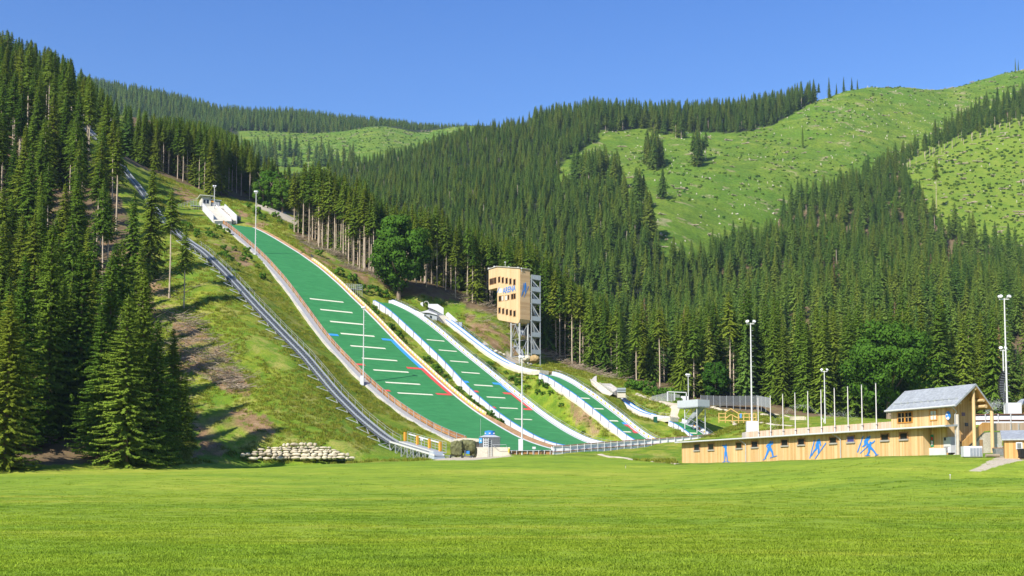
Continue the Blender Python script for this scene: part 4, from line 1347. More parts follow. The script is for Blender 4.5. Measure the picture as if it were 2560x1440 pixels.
def figure(polys, place, m, name, parent, sub=None):
    """flat cut-out figure: polygons in unit square, place(u,v,depth) -> local point"""
    b = MB()
    for i, P in enumerate(polys):
        n = len(P)
        lo, hi = .010 + .004 * i, .028 + .004 * i
        v = [place(u, w_, lo) for u, w_ in P] + [place(u, w_, hi) for u, w_ in P]
        f = [tuple(range(n)), tuple(range(n, 2 * n))[::-1]] + [(j, (j + 1) % n, n + (j + 1) % n, n + j) for j in range(n)]
        b.add(v, f, m)
    return b.build(name, parent)
def limb(a, b, w0, w1):
    a = np.array(a, float); b = np.array(b, float); d = b - a; L = np.linalg.norm(d); d /= L; n = np.array([-d[1], d[0]])
    return [tuple(a - n * w0), tuple(b - n * w1), tuple(b + d * w1 * .6), tuple(b + n * w1), tuple(a + n * w0), tuple(a - d * w0 * .5)]
def disc(c, r, k=10):
    return [(c[0] + r * math.cos(2 * math.pi * i / k), c[1] + r * math.sin(2 * math.pi * i / k)) for i in range(k)]
SHOOTER = [disc((.50, .93), .06), limb((.47, .86), (.46, .55), .12, .075), limb((.44, .82), (.26, .86), .06, .045), limb((.26, .86), (.48, .90), .04, .03),
           limb((.56, .80), (.30, .90), .055, .035), limb((.12, .93), (.56, .88), .022, .028), limb((.43, .56), (.38, .28), .085, .055), limb((.38, .28), (.35, .04), .055, .03),
           limb((.51, .56), (.60, .28), .085, .055), limb((.60, .28), (.64, .04), .055, .03), limb((.16, .01), (.46, .05), .018, .018), limb((.56, .05), (.86, .01), .018, .018)]
SKIER = [disc((.54, .92), .06), limb((.50, .84), (.46, .58), .11, .08), limb((.46, .82), (.28, .74), .055, .04), limb((.28, .74), (.36, .62), .04, .035), limb((.56, .82), (.70, .84), .055, .04), limb((.70, .84), (.66, .96), .04, .03),
         limb((.44, .60), (.32, .36), .09, .06), limb((.32, .36), (.16, .10), .06, .035), limb((.52, .60), (.66, .42), .09, .06), limb((.66, .42), (.72, .16), .06, .035), limb((.02, .02), (.24, .12), .018, .018), limb((.5, .12), (.98, .22), .018, .018)]
JUMPER = [disc((.58, .93), .05), limb((.55, .88), (.46, .66), .09, .09), limb((.52, .86), (.40, .60), .045, .035), limb((.62, .86), (.66, .62), .045, .035), limb((.44, .68), (.42, .48), .08, .05), limb((.42, .48), (.24, .34), .05, .035), limb((.50, .66), (.56, .44), .08, .05), limb((.56, .44), (.52, .28), .05, .035),
          limb((.02, .02), (.32, .92), .026, .022), limb((.34, .0), (.98, .74), .022, .026), limb((.12, .14), (.30, .40), .03, .03)]
COMBI = [disc((.60, .95), .045), limb((.57, .90), (.40, .72), .08, .08), limb((.40, .74), (.40, .56), .07, .05), limb((.40, .56), (.26, .46), .05, .03), limb((.46, .70), (.50, .56), .06, .04), limb((.50, .86), (.44, .66), .04, .03), limb((.02, .20), (.30, .98), .026, .022), limb((.14, .14), (.56, .52), .02, .022),
         disc((.64, .66), .045), limb((.62, .60), (.60, .42), .07, .06), limb((.60, .58), (.78, .66), .04, .03), limb((.78, .66), (.84, .74), .03, .02), limb((.60, .56), (.46, .46), .04, .03), limb((.58, .42), (.58, .22), .06, .04), limb((.58, .22), (.48, .02), .04, .03), limb((.64, .42), (.78, .26), .06, .04), limb((.78, .26), (.92, .04), .04, .03), limb((.38, .02), (.62, .02), .014, .014), limb((.84, .0), (1.0, .06), .014, .014)]
def jplace(u, v, d):
    a0, b0 = jr(1303, 742); a1, b1 = jr(1321, 706)
    return (.05 + d, a0 + (a1 - a0) * u, b0 + (b1 - b0) * v)
figure(JUMPER, jplace, BLUE, 'ski_jumper_emblem', jt)
# steel legs and bracing
H0 = jp(1276, 897)[1] - 2
leg_x = (jp(1276, 850)[0], jp(1298, 850)[0] - .25)
for x in leg_x:
    for y in (.3, dep - .3):
        MB().bar((x, y, H0 - 1.5), (x, y, zb_c + .6), .3, .3, GALV_L).build('leg', jt)
b = MB()
for z0_, z1_ in ((jp(1276, 893)[1], jp(1276, 850)[1]), (jp(1276, 850)[1], zb_c)):
    b.bar((leg_x[0], .3, z0_), ((leg_x[0] + leg_x[1]) / 2, .3, z1_), .12, .12, GALV)
    b.bar((leg_x[1], .3, z0_), ((leg_x[0] + leg_x[1]) / 2, .3, z1_), .12, .12, GALV)
    for x in leg_x:
        b.bar((x, .3, z0_), (x, dep - .3, z1_), .12, .12, GALV)
    for y in (.3, dep - .3):
        b.bar((leg_x[0], y, z1_), (leg_x[1], y, z1_), .16, .16, GALV)
        b.bar((leg_x[0], y, z0_), (leg_x[1], y, z0_), .16, .16, GALV)
b.build('bracing', jt)
# inner stair flights below the cabin
b = MB()
def flight(b, p0, p1, w, m, axis=1):
    p0 = np.array(p0, float); p1 = np.array(p1, float); n = int(abs(p1[2] - p0[2]) / .2) + 1
    wv = np.array([0, w, 0]) if axis == 1 else np.array([w, 0, 0])
    for i in range(n):
        a = p0 + (p1 - p0) * i / n; c = p0 + (p1 - p0) * (i + 1) / n
        b.hexa([a, c, c + wv, a + wv, a + [0, 0, .06], c + [0, 0, .06], c + wv + [0, 0, .06], a + wv + [0, 0, .06]], m)
    for o in (0 * wv, wv):
        b.hexa([p0 + o - [.03, .03, .2], p1 + o - [.03, .03, .2], p1 + o + [.03, .03, -.2], p0 + o + [.03, .03, -.2], p0 + o + [-.03, -.03, 1.0], p1 + o + [-.03, -.03, 1.0], p1 + o + [.03, .03, 1.0], p0 + o + [.03, .03, 1.0]], m)
STG = M('perforated_stair_steel', (.40, .44, .48), .5, .15, 4, metal=.3)
za, zb_, zc_ = jp(1277, 868)[1], jp(1299, 890)[1], jp(1285, 838)[1]
flight(b, (leg_x[0] + .3, 1.1, za), (leg_x[1] - .4, 1.1, zb_), 1.1, STG)
flight(b, (leg_x[0] + .8, 1.1, zb_c - .3), (leg_x[1] - .3, 1.1, zb_c - 3.2), 1.1, STG)
b.box(leg_x[0], leg_x[0] + 1.6, .4, dep - .4, za - .1, za, STG)
b.build('lower_stairs', jt)
# outside stair tower on the right
xs0 = .25
ys0, ys1 = dep + .1, jr(1349, 800)[0]
st_posts = MB()
for y in (ys0 + .2, ys1):
    for x in (-2.4, xs0):
        gz = jr(1340, 905)[1]
        MB().bar((x, y, gz - 2), (x, y, jr(1349, 690)[1]), .2, .2, GALV).build('stair_post', jt)
lv = [jr(1340, y)[1] for y in (690, 720, 750, 793, 833, 876)]
b = MB()
for i, z in enumerate(lv):
    pn = MB()
    b.box(-2.4, xs0, ys0, ys1 + .2, z - 1.25, z - 1.1, STG)
    pn.box(-2.45, xs0 + .05, ys1 + .14, ys1 + .2, z - 1.1, z + .1, M('railing_panel_steel', (.48, .53, .57), .5, .12, 3, metal=.25))
    pn.box(xs0 + .14, xs0 + .2, ys0 + .4, ys1 + .1, z - 1.1, z + .15, MATS['railing_panel_steel'])
    pn.build('railing_panel', jt)
    if i:
        b.bar((xs0 - .1, ys0 + .2, lv[i - 1] - 1.2), (xs0 - .1, ys1 - .1, z - .1), .12, .25, GALV_L)
        flight(b, (-1.4, ys1 - .4, z - 1.1), (-1.4, ys0 + .6, lv[i - 1] - 1.2), 1.0, STG, 0)
b.build('stair_flights', jt)
for px, py in ((1222, 672), (1236, 667.5), (1272, 668.5), (1295, 670), (1304, 672)):
    x, z = jp(px, py, .4)
    q = MB().tube([(x, .4, z - .9), (x, .4, z)], .05, GALV, 6)
    q.lathe([(.05, z - .1), (.28, z), (.3, z + .25), (.1, z + .32)], LAMPGLASS, 10, (x, .4))
    q.build('roof_lamp', jt)
x, z = jp(1263, 657, 1.5)
q = MB().tube([(x, 1.5, z - 2.2), (x, 1.5, z)], .05, GALV_L, 6); q.lathe([(.05, z), (.22, z + .05), (.22, z + .3), (.05, z + .35)], WHITE, 10, (x, 1.5)); q.build('antenna', jt)

# boulders at the tower foot
def boulder(name, label, p, r, m, seed, sq=(1, 1, .75), group=None, parent=None):
    import bmesh
    bm = bmesh.new(); bmesh.ops.create_icosphere(bm, subdivisions=2, radius=1)
    rr = random.Random(seed)
    off = [Vector((rr.uniform(-1, 1), rr.uniform(-1, 1), rr.uniform(-1, 1))).normalized() for _ in range(14)]
    for v in bm.verts:
        d = v.co.normalized()
        k = min(1.0, min((.78 + .2 * rr.random() * 0 + .05 * (j % 4)) / max(.05, d.dot(o_)) for j, o_ in enumerate(off)))
        v.co = Vector((d.x * sq[0], d.y * sq[1], d.z * sq[2])) * r * k * rr.uniform(.95, 1.05)
    me = bpy.data.meshes.new(name); bm.to_mesh(me); bm.free(); me.materials.append(m)
    o = bpy.data.objects.new(name, me); COL.objects.link(o); o.location = tuple(p)
    if parent: o.parent = parent
    if label: tag(o, label, 'boulder', group)
    return o
g_ = ground_px(1317, 900)
boulder('boulder', 'pale grey boulder under the judges tower between its legs', bp(1317, 897, 305), 1.5, STONE, 3)
boulder('boulder', 'ochre boulder beside the foot of the tower stair', bp(1336, 898, 305), 1.7, M('ochre_rock', (.42, .30, .14), .95, .25, 1, .4), 5)
# ------------------------------------------------------------------ helpers for slabs given by a face outline and a real distance
def slab(b, pts, D, m, thick=.2, root=(0, 0, 0), tv=None):
    """quad or polygon of (px,py) at distance D (or list), pushed back by thick"""
    Ds = D if isinstance(D, (list, tuple)) else [D] * len(pts)
    P = [bp(x, y, d) - np.array(root) for (x, y), d in zip(pts, Ds)]
    tv = np.array(tv if tv is not None else (0, thick, 0), float)
    n = len(P)
    b.add(P + [p + tv for p in P], [tuple(range(n)), tuple(range(n, 2 * n))[::-1]] + [(i, (i + 1) % n, n + (i + 1) % n, n + i) for i in range(n)], m)
    return b

# ------------------------------------------------------------------ in-runs of the two smaller jumps
def inrun(k, name, label, pts, wid, e_h):
    C = JUMPS[k]['C']
    root = thing(name, label, 'in-run', (C[0], C[1], 0), HA)
    fr = Frame((C[0], C[1], 0), HA)
    sz = sorted([fr.onX(x, y, 0.0) for x, y in pts])
    S = np.array([a for a, b in sz]); Z = np.array([b for a, b in sz])
    ss = np.arange(S[0], S[-1], .8)
    zz = np.interp(ss, S, Z)
    for _ in range(8):
        zz[1:-1] = (zz[:-2] + 2 * zz[1:-1] + zz[2:]) / 4
    FL = M('pale_track_ice_bed', (.62, .68, .76), .5, .08, 2)
    MB().sweep([[(-wid, s, z - .3), (wid, s, z - .3), (wid, s, z), (-wid, s, z)] for s, z in zip(ss, zz)], FL).build('track_bed', root)
    for sd in (-1, 1):
        MB().sweep([[(sd * wid, s, z - .3), (sd * (wid + .16), s, z - .3), (sd * (wid + .16), s, z + e_h), (sd * wid, s, z + e_h)] for s, z in zip(ss, zz)], WHITE).build('side_panel', root)
        MB().sweep([[(sd * wid, s, z + e_h), (sd * (wid + .2), s, z + e_h), (sd * (wid + .2), s, z + e_h + .14), (sd * wid, s, z + e_h + .14)] for s, z in zip(ss[len(ss) // 4:], zz[len(ss) // 4:])], BLUE).build('blue_edge', root)
    MB().sweep([[(-wid - .35, s, z - 2.0), (wid + .1, s, z - 2.0), (wid + .1, s, z - .32), (-wid - .35, s, z - .32)] for s, z in zip(ss, zz)], CREAM).build('concrete_base', root)
    h = MB()
    pp = [(wid + 1.1, s, z + 1.0) for s, z in zip(ss, zz)]
    h.tube(pp, .03, GALV, 4); h.tube([(x, y, z - .5) for x, y, z in pp], .025, GALV, 4)
    for p in pp[::3]:
        h.bar((p[0], p[1], p[2] - 1.6), p, .05, .05, GALV)
    h.build('handrail', root)
    return root, fr, ss, zz
ra, fa, sa, za_ = inrun('small', 'inrun_track', 'pale blue-edged in-run curving down from the white start platform to the junior jump', RUN_A, .85, .42)
MB().box(-1.3, 1.6, sa[0] - 3.2, sa[0] + .4, za_[0] - 1.0, za_[0] + .05, CREAM).box(1.6, 4.2, sa[0] - 2.6, sa[0] - 1.6, za_[0] - .25, za_[0] + .0, LOG).build('takeoff_table', ra)
rb_, fb, sb_, zb2 = inrun('tiny', 'inrun_track', 'short blue-edged in-run below the grey cabin leading to the shortest slope', RUN_B, .8, .4)
MB().box(-1.3, 1.4, sb_[0] - 2.4, sb_[0] + .4, zb2[0] - 1.0, zb2[0] + .05, CREAM).build('takeoff_table', rb_)

D1 = 316
o1 = bp(1100, 800, D1)
st = thing('start_platform', 'white panelled start platform with curved cover and grey shed above the blue-edged in-run', 'start platform', o1)
slab(MB(), [(1070.5, 760), (1094, 760), (1109, 770), (1109, 787), (1090, 776), (1070, 768)], D1 + 4, WHITE, .15, o1).build('white_panel', st)
slab(MB(), [(1114, 785), (1120, 780), (1144, 801), (1136, 806), (1115, 790)], D1 + 2, WHITE, .15, o1).build('white_panel', st)
b = slab(MB(), [(1068, 776), (1074, 769), (1110, 788), (1112, 812), (1104, 808)], [D1 + 2, D1 + 5, D1 + 4, D1, D1], M('open_step_grating', (.28, .30, .32), .6, .4, 6, metal=.2), .3, o1)
for i in range(9):
    u = i / 8
    slab(b, [(1070 + 34 * u, 775 + 30 * u), (1076 + 35 * u, 771 + 18 * u), (1076.5 + 35 * u, 772 + 18 * u), (1070.5 + 34 * u, 776.5 + 30 * u)], [D1 + 1.7 - 2 * u, D1 + 4.6 - u, D1 + 4.6 - u, D1 + 1.7 - 2 * u], GALV_L, .2, o1)
b.build('steps', st)
slab(MB(), [(1096, 789), (1112, 788), (1136, 806), (1136, 818), (1128, 820), (1116, 812)], [D1 + 1, D1 + 3, D1 + 1, D1 - 1, D1 - 1, D1 - 1], CREAM, 1.2, o1).build('ramp', st)
b = slab(MB(), [(1051, 757), (1057, 755), (1058, 768), (1052, 768)], D1 + 6, WHITE, .7, o1)
b.build('white_box', st)
q0 = bp(1066, 760, D1 + 5) - o1
b = MB(); secs = []
for i in range(9):
    a = math.radians(-10 + 160 * i / 8)
    x, z = .85 * math.cos(a), 1.05 * math.sin(a) - .3
    secs.append([(q0[0] + x, q0[1] - .9, q0[2] + z), (q0[0] + x * .82, q0[1] - .9, q0[2] + z * .82), (q0[0] + x * .82 - .2, q0[1] + .9, q0[2] + z * .82), (q0[0] + x - .2, q0[1] + .9, q0[2] + z)])
b.sweep(secs, M('grey_curved_cover', (.55, .54, .55), .6, .1, 1)).build('curved_cover', st)
b = slab(MB(), [(1072, 781), (1092, 786), (1092, 807), (1060, 785)], D1 - 4, M('grey_shed_wall', (.42, .46, .50), .7, .1, 1), 2.2, o1)
b.build('shed_wall', st)
slab(MB(), [(1048, 781), (1070, 775), (1093, 785), (1092, 787.5), (1072, 782)], [D1 - 4.5, D1 - 2, D1 - 4.2, D1 - 4.4, D1 - 4.5], GALV_L, 1.6, o1).build('shed_roof', st)
slab(MB(), [(1074.5, 788), (1080, 790), (1080, 797), (1074.5, 794)], D1 - 4.06, DARKGLASS, .05, o1).build('window', st)
b = MB()
for x in (1135, 1145, 1155):
    slab(b, [(x - .7, 803), (x + .7, 803), (x + .7, 819), (x - .7, 819)], D1 - 2, DARKST, .12, o1)
slab(b, [(1135, 805), (1155, 806), (1155, 816), (1135, 817)], D1 - 1.9, M('railing_sheet', (.44, .52, .62), .4, .1, 2, metal=.2), .04, o1)
b.build('railing', st)
# start of the tiny jump
D2 = 288
o2 = bp(1500, 955, D2)
st2 = thing('start_ramp', 'concrete start stairs with a grey twisted hood above the shortest jump', 'start ramp', o2)
b = slab(MB(), [(1475, 947), (1489, 952), (1532, 984), (1524, 990), (1510, 987), (1480, 962)], [D2, D2 + 1, D2 - 14, D2 - 15, D2 - 14, D2 - 2], CREAM, 1.0, o2)
b.build('side_wall', st2)
slab(MB(), [(1497, 958), (1527, 959), (1546, 972), (1544, 990), (1528, 984)], [D2 + 1, D2 + 3, D2 - 8, D2 - 10, D2 - 13], CONC, .8, o2).build('ramp', st2)
for i in range(9):
    u = i / 8
    slab(MB(), [(1494 + 32 * u, 957 + 23 * u), (1502 + 31 * u, 956 + 22 * u), (1502.5 + 31 * u, 959 + 22 * u), (1494.5 + 32 * u, 960 + 23 * u)], D2 - .5 - 12.5 * u, M('weathered_step', (.42, .42, .36), .9, .2, 3), .8, o2).build('step', st2)
b = MB(); secs = []
for i in range(8):
    u = i / 7
    c = bp(1477 + 14 * u, 953 - 12 * math.sin(u * 1.5) , D2 + 1) - o2
    h = .5 + 1.1 * u
    secs.append([c + [0, -.5, -h], c + [.1, .5, -h], c + [.1, .5, .15], c + [0, -.5, .15]])
b.sweep(secs, M('lilac_grey_hood', (.56, .53, .55), .6, .1, 1)).build('hood', st2)
o3 = bp(1553, 992, 276)
cb = thing('start_cabin', 'small grey metal cabin beside the blue-edged in-run of the shortest jump', 'cabin', o3)
b = slab(MB(), [(1544, 980), (1564, 980), (1564, 994), (1544, 994)], 276, CREAM, 1.6, o3); b.build('wall', cb)
b = slab(MB(), [(1543.5, 969.5), (1564.5, 969.5), (1564.5, 980), (1543.5, 980)], 275.7, M('blue_grey_sheet', (.36, .42, .47), .5, .1, 2, metal=.2), 2.0, o3)
slab(b, [(1543.5, 974), (1564.5, 974), (1564.5, 975.5), (1543.5, 975.5)], 275.6, DARKST, .08, o3)
b.build('roof_panel', cb)

# ------------------------------------------------------------------ coaching stand
cc = bp(1745, 1060, 255)
cs = thing('coaching_stand', 'steel coaching stand with grey box balustrade on braced legs and inner stair', 'platform', (cc[0], cc[1], 0), jd)
CF = Frame((cc[0], cc[1], 0), jd)
xl_, zt = CF.onY(1693, 1004); _, zc = CF.onY(1745, 998); zcb = CF.onY(1745, 1015)[1]; yr_, _ = CF.onX(1774, 1001)
b = MB()
PN = M('balustrade_sheet', (.56, .61, .66), .5, .07, 2, metal=.15)
for bx in ((xl_, 0, 0, .08), (xl_, 0, yr_ - .08, yr_), (xl_, xl_ + .08, .08, yr_ - .08), (-.08, 0, .08, yr_ - .08)):
    b.box(bx[0], bx[1], bx[2], bx[3], zcb, zc, PN)
b.build('balustrade', cs)
MB().box(xl_ + .05, -.05, .05, yr_ - .05, zcb - .22, zcb - .02, GALV).build('floor', cs)
gz = CF.onY(1745, 1060)[1]
lx = (xl_ * .72, -.9)
for x in lx:
    for y in (.6, yr_ - .6):
        MB().bar((x, y, gz - 2.0), (x, y, zcb - .2), .17, .17, GALV_L).build('leg', cs)
b = MB()
for y in (.6, yr_ - .6):
    b.bar((lx[0], y, gz + .3), (lx[1], y, (gz + zcb) / 2), .09, .09, GALV); b.bar((lx[1], y, gz + .3), (lx[0], y, (gz + zcb) / 2), .09, .09, GALV)
    b.bar((lx[0], y, (gz + zcb) / 2), (lx[1], y, (gz + zcb) / 2), .1, .1, GALV)
    b.bar((lx[0], y, (gz + zcb) / 2), ((lx[0] + lx[1]) / 2, y, zcb - .2), .09, .09, GALV)
b.build('bracing', cs)
b = MB(); flight(b, (lx[0] + .2, 1.2, gz + .3), (lx[1] + .6, 1.6, zcb - .1), 1.0, STG); b.build('stairs', cs)

# ------------------------------------------------------------------ dark mesh fence with white gate
def mesh_mat(name, col, alpha):
    t = NT(name)
    t.p.inputs['Base Color'].default_value = (*col, 1); t.p.inputs['Roughness'].default_value = .8
    t.p.inputs['Alpha'].default_value = alpha
    return t.m
NET = mesh_mat('dark_net', (.10, .11, .12), .72); NETL = mesh_mat('wire_net', (.40, .42, .42), .35)
fpts = [bp(x, y, D) for x, y, D in ((1630, 999, 284), (1668, 1003, 284), (1700, 1008, 284), (1752, 1012, 284), (1800, 1014, 284), (1850, 1014, 283), (1892, 1013, 281), (1926, 1020, 268))]
fn = thing('mesh_fence', 'dark mesh fence on grey posts at the forest edge with a white gate', 'fence', fpts[0])
for i in range(len(fpts) - 1):
    a, c = fpts[i] - fpts[0], fpts[i + 1] - fpts[0]
    h0, h1 = (.9 if i < 1 else 2.2), 2.2
    if i >= 3: h0 = h1 = 2.5
    m = NET if i >= 3 else NETL
    if i == 2: continue
    MB().hexa([a, c, c + [0, .04, 0], a + [0, .04, 0], a + [0, 0, h0], c + [0, 0, h1], c + [0, .04, h1], a + [0, .04, h0]], m if i < 6 else GALV).build('net_panel', fn)
    n = 3
    for k in range(n):
        p = a + (c - a) * k / n + [0, -.06, 0]
        MB().bar(p - [0, 0, 1.2], p + [0, 0, h0 + (h1 - h0) * k / n + .08], .09, .09, GALV).build('post', fn)
g0, g1 = fpts[2] - fpts[0], fpts[3] - fpts[0]
b = MB()
ga = bp(1669, 1011, 284) - fpts[0]; gb_ = bp(1716, 1012, 284) - fpts[0]; gm_ = bp(1686, 1012, 284) - fpts[0]
for p in (ga, gm_, gb_):
    b.bar(p - [0, 0, 1], p + [0, 0, 3.3], .34 if p is ga else .2, .2, WHITE)
b.bar(ga + [0, 0, 3.3], gb_ + [0, 0, 3.2], .2, .2, WHITE)
gs = bp(1702, 997, 284) - fpts[0]
b.box(gs[0], gs[0] + 2.0, gs[1] - .1, gs[1], gs[2] - .8, gs[2] + .7, WHITE)
b.build('gate', fn)

# ------------------------------------------------------------------ yellow wooden fence with gable
yf = bp(1845, 1056, 243)
YF = Frame(yf, math.radians(-4))
yo = thing('wooden_rail_fence', 'yellow timber rail fence with a small gable gateway on the grass bank', 'fence', yf, math.radians(-4))
yp = lambda x, y: YF.onY(x, y)
zz0 = yp(1845, 1053)[1]
for x, yt in ((1797, 1032), (1813, 1031), (1831, 1036), (1846, 1034), (1859, 1033), (1873, 1033), (1882, 1034), (1890, 1033)):
    a, z1 = yp(x, yt)
    MB().box(a - .09, a + .09, -.09, .09, zz0 - .35, z1, WOOD_Y).build('post', yo)
for y in (1034, 1043, 1051):
    a, z = yp(1796, y); c, z2 = yp(1891, y + 1)
    if y < 1050:
        a2 = yp(1816, y)[0]; c2 = yp(1847, y)[0]
        MB().bar((a, -.11, z), (a2, -.11, z), .05, .17, WOOD_Y).build('rail', yo)
        MB().bar((c2, -.11, z), (c, -.11, z2), .05, .17, WOOD_Y).build('rail', yo)
    else:
        MB().bar((a, -.11, z), (c, -.11, z2), .05, .17, WOOD_Y).build('rail', yo)
for tri in (((1814, 1030), (1827, 1022), (1848, 1035)), ((1814, 1046), (1827, 1036), (1848, 1047))):
    for (p, q) in ((tri[0], tri[1]), (tri[1], tri[2])):
        a, z = yp(*p); c, z2 = yp(*q)
        MB().bar((a, -.16, z), (c, -.16, z2), .06, .2, WOOD_Y).build('gable_beam', yo)
a, z = yp(1849, 1045); c, z2 = yp(1854, 1034)
MB().box(a, c, -.24, -.2, z, z2, M('blue_notice', (.10, .30, .62), .5, .1, 2)).build('notice_board', yo)

# ------------------------------------------------------------------ long wooden building
LBO = bp(1705, 1160, 200)
ua = math.atan2(-.919, .394)
LB = Frame(LBO, ua)
lb = thing('long_wooden_building', 'long low larch-clad building with square windows and blue athlete figures', 'building', LBO, ua)
P = lambda x, y, k=0.0: LB.onY(x, y, k)
xe = P(2308, 1110)[0]
zr0 = P(1720, 1108)[1]; 
ztop_ = zr0 + .10
b = MB()
b.box(0, xe, 0, 7.5, -2.0, ztop_, WOOD); b.build('wall', lb)
MB().box(-.05, xe + .05, -.09, -.005, -2.0, .05, CONC).build('plinth', lb)
xr = LB.onY(2397, 1063, 1.3)[0]
rz = P(1700, 1106, -.9)[1]
MB().prism([(-.9, rz - .12), (4.0, rz + .18), (4.0, rz + .42), (-.9, rz + .14)], 'x', -.7, xe + .2, ROOF).prism([(-.9, rz - .12), (1.25, rz + .02), (1.25, rz + .26), (-.9, rz + .14)], 'x', xe + .2, xr, ROOF).build('roof', lb)
b = MB().tube([(-.7, -1.0, rz + .0), (xr, -1.0, rz + .0)], .13, GALV_L, 8); b.build('gutter', lb)
# deck and parapet on the roof terrace
ypar = 3.9
px0, pz0 = LB.onY(1867, 1077.5, ypar); px1, pz1 = LB.onY(2229, 1056, ypar)
MB().box(px0, px1 + 2, ypar, ypar + .14, rz + .1, (pz0 + pz1) / 2, WOOD_G).build('parapet', lb)
MB().box(px0, px0 + .14, ypar + .15, ypar + 9, rz + .1, (pz0 + pz1) / 2 - .02, WOOD_G).build('parapet', lb)
MB().box(px0 + .15, px1 + 6, ypar + .16, ypar + 11, -1, rz + .35, CONC).build('terrace', lb)
for i, (wx0, wy0, wx1, wy1) in enumerate([(217, 604, 253, 642), (318, 600, 356, 638), (516, 590, 556, 627), (626, 582, 668, 620), (838, 570, 882, 608), (955, 563, 1000, 602), (1182, 552, 1228, 590), (1306, 545, 1354, 583), (1547, 530, 1598, 570), (1682, 522, 1732, 563)]):
    cx, cy = 1660 + (wx0 + wx1) / 5.688, 900 + (wy0 + wy1) / 5.688
    hw = (wx1 - wx0) / 5.688; hh = (wy1 - wy0) / 5.688
    x_a, z_c = P(cx - hw, cy); x_b, _ = P(cx + hw, cy); hz = hh / F * 200 * (1 - .3 * x_a / 60) * 1.0
    D_ = LB.w((x_a, 0, z_c))[1]; hz = hh / F * D_
    f = MB(); t = .16
    f.box(x_a - t, x_a, -.12, .02, z_c - hz - t, z_c + hz + t, WOOD_B).box(x_b, x_b + t, -.12, .02, z_c - hz - t, z_c + hz + t, WOOD_B)
    f.box(x_a, x_b, -.12, .02, z_c + hz, z_c + hz + t, WOOD_B).box(x_a - t - .03, x_b + t + .03, -.2, .02, z_c - hz - t - .06, z_c - hz, M('grey_sill', (.40, .38, .33), .7, .1, 2))
    w_ = f.build('window', lb)
    if i == 7: tag(w_, 'window with a violet-blue reflecting pane')
    MB().box(x_a, x_b, -.045, -.005, z_c - hz, z_c + hz, DARKGLASS if i != 7 else M('violet_reflecting_pane', (.07, .07, .26), .15, .1, 1, spec=.6)).build('pane', w_)
for (poly, bx0, by0, bx1, by1, nm) in ((SHOOTER, 408, 596, 478, 727, 'biathlete_figure'), (SKIER, 703, 573, 808, 713, 'cross_country_skier_figure'), (JUMPER, 1036, 556, 1157, 700, 'ski_jumper_figure'), (COMBI, 1375, 538, 1527, 682, 'jumper_and_runner_figure')):
    c0 = (1660 + bx0 / 2.844, 900 + by1 / 2.844); c1 = (1660 + bx1 / 2.844, 900 + by0 / 2.844)
    xa_, za2 = P(*c0); xb_, _ = P(c1[0], c0[1]); xm = (xa_ + xb_) / 2
    cm = ((c0[0] + c1[0]) / 2)
    zlo = P(cm, c0[1])[1]; zhi = P(cm, c1[1])[1]
    figure(poly, (lambda xa_, xb_, zlo, zhi: lambda u, v, d: (xa_ + (xb_ - xa_) * u, -d, zlo + (zhi - zlo) * v))(xa_, xb_, zlo, zhi), BLUE, nm, lb)
for zx in (585, 1260):
    x_, _ = P(1660 + zx / 2.844, 1120)
    MB().tube([(x_ - .9, -.95, rz - .1), (x_ - .1, -.3, rz - .75), (x_, -.14, rz - 1.0), (x_, -.14, .1)], .07, GALV, 6).build('downpipe', lb)
# leaning plank, white slab, cabinet in the recess
# ------------------------------------------------------------------ gabled house
yw = 1.3                                   # front wall plane
ye = yw - .9
xre, ze = LB.onY(2389, 1011.5, ye)
xle, _ = LB.onY(2213, 1024.5, ye)
yrd, zrd = LB.onX(2440, 959, xre)
yre, zre = LB.onX(2482, 1018, xre)
xw = xre - 2.4
gh = thing('gabled_wooden_house', 'larch-clad house with grey metal gable roof and round log porch posts', 'building', LBO, ua)
zg = P(2330, 1140)[1] - .3
xlw = LB.onY(2228, 1045, yw)[0]
yrw = yre - .9
zew = ze + (zrd - ze) * (yw - ye) / (yrd - ye) - .25
zrw = zre + (zrd - zre) * (yrw - yre) / (yrd - yre) - .25
b = MB().prism([(yw, zg - 2), (yrw, zg - 2), (yrw, zrw), (yrd, zrd - .3), (yw, zew)], 'x', xlw, xw, WOOD)
b.build('wall', gh)
th = .28
def rslab(y0, z0, y1, z1, m, dz=0, t=th, xa=None, xb=None):
    xa = xle if xa is None else xa; xb = xre if xb is None else xb
    return MB().hexa([(xa, y0, z0 - t + dz), (xb, y0, z0 - t + dz), (xb, y1, z1 - t + dz), (xa, y1, z1 - t + dz), (xa, y0, z0 + dz), (xb, y0, z0 + dz), (xb, y1, z1 + dz), (xa, y1, z1 + dz)], m)
rf = rslab(ye, ze, yrd - .002, zrd, ROOF).build('roof', gh)
rslab(yre, zre, yrd + .002, zrd, ROOF).build('roof', gh)
rslab(ye + .15, ze - th - .01 + .15 * (zrd - ze) / (yrd - ye), yrd - .02, zrd - th - .02, WOOD_O, 0, .06, xw + .02, xre - .04).build('soffit', gh)
rslab(yre - .15, zre - th - .01 + .15 * (zrd - zre) / abs(yrd - yre), yrd + .02, zrd - th - .02, WOOD_O, 0, .06, xw + .02, xre - .04).build('soffit', gh)
MB().tube([(xle, ye - .1, ze - .1), (xre, ye - .1, ze - .1)], .12, GALV_L, 8).build('gutter', gh)
sgd = (zrd - ze) / (yrd - ye)
for u in np.linspace(.06, .94, 10):
    x = xle + (xre - xle) * u
    y = ye + .9
    MB().box(x - .12, x + .12, y, y + .12, ze + .9 * sgd, ze + .9 * sgd + .3, GALV).build('snow_guard', rf)
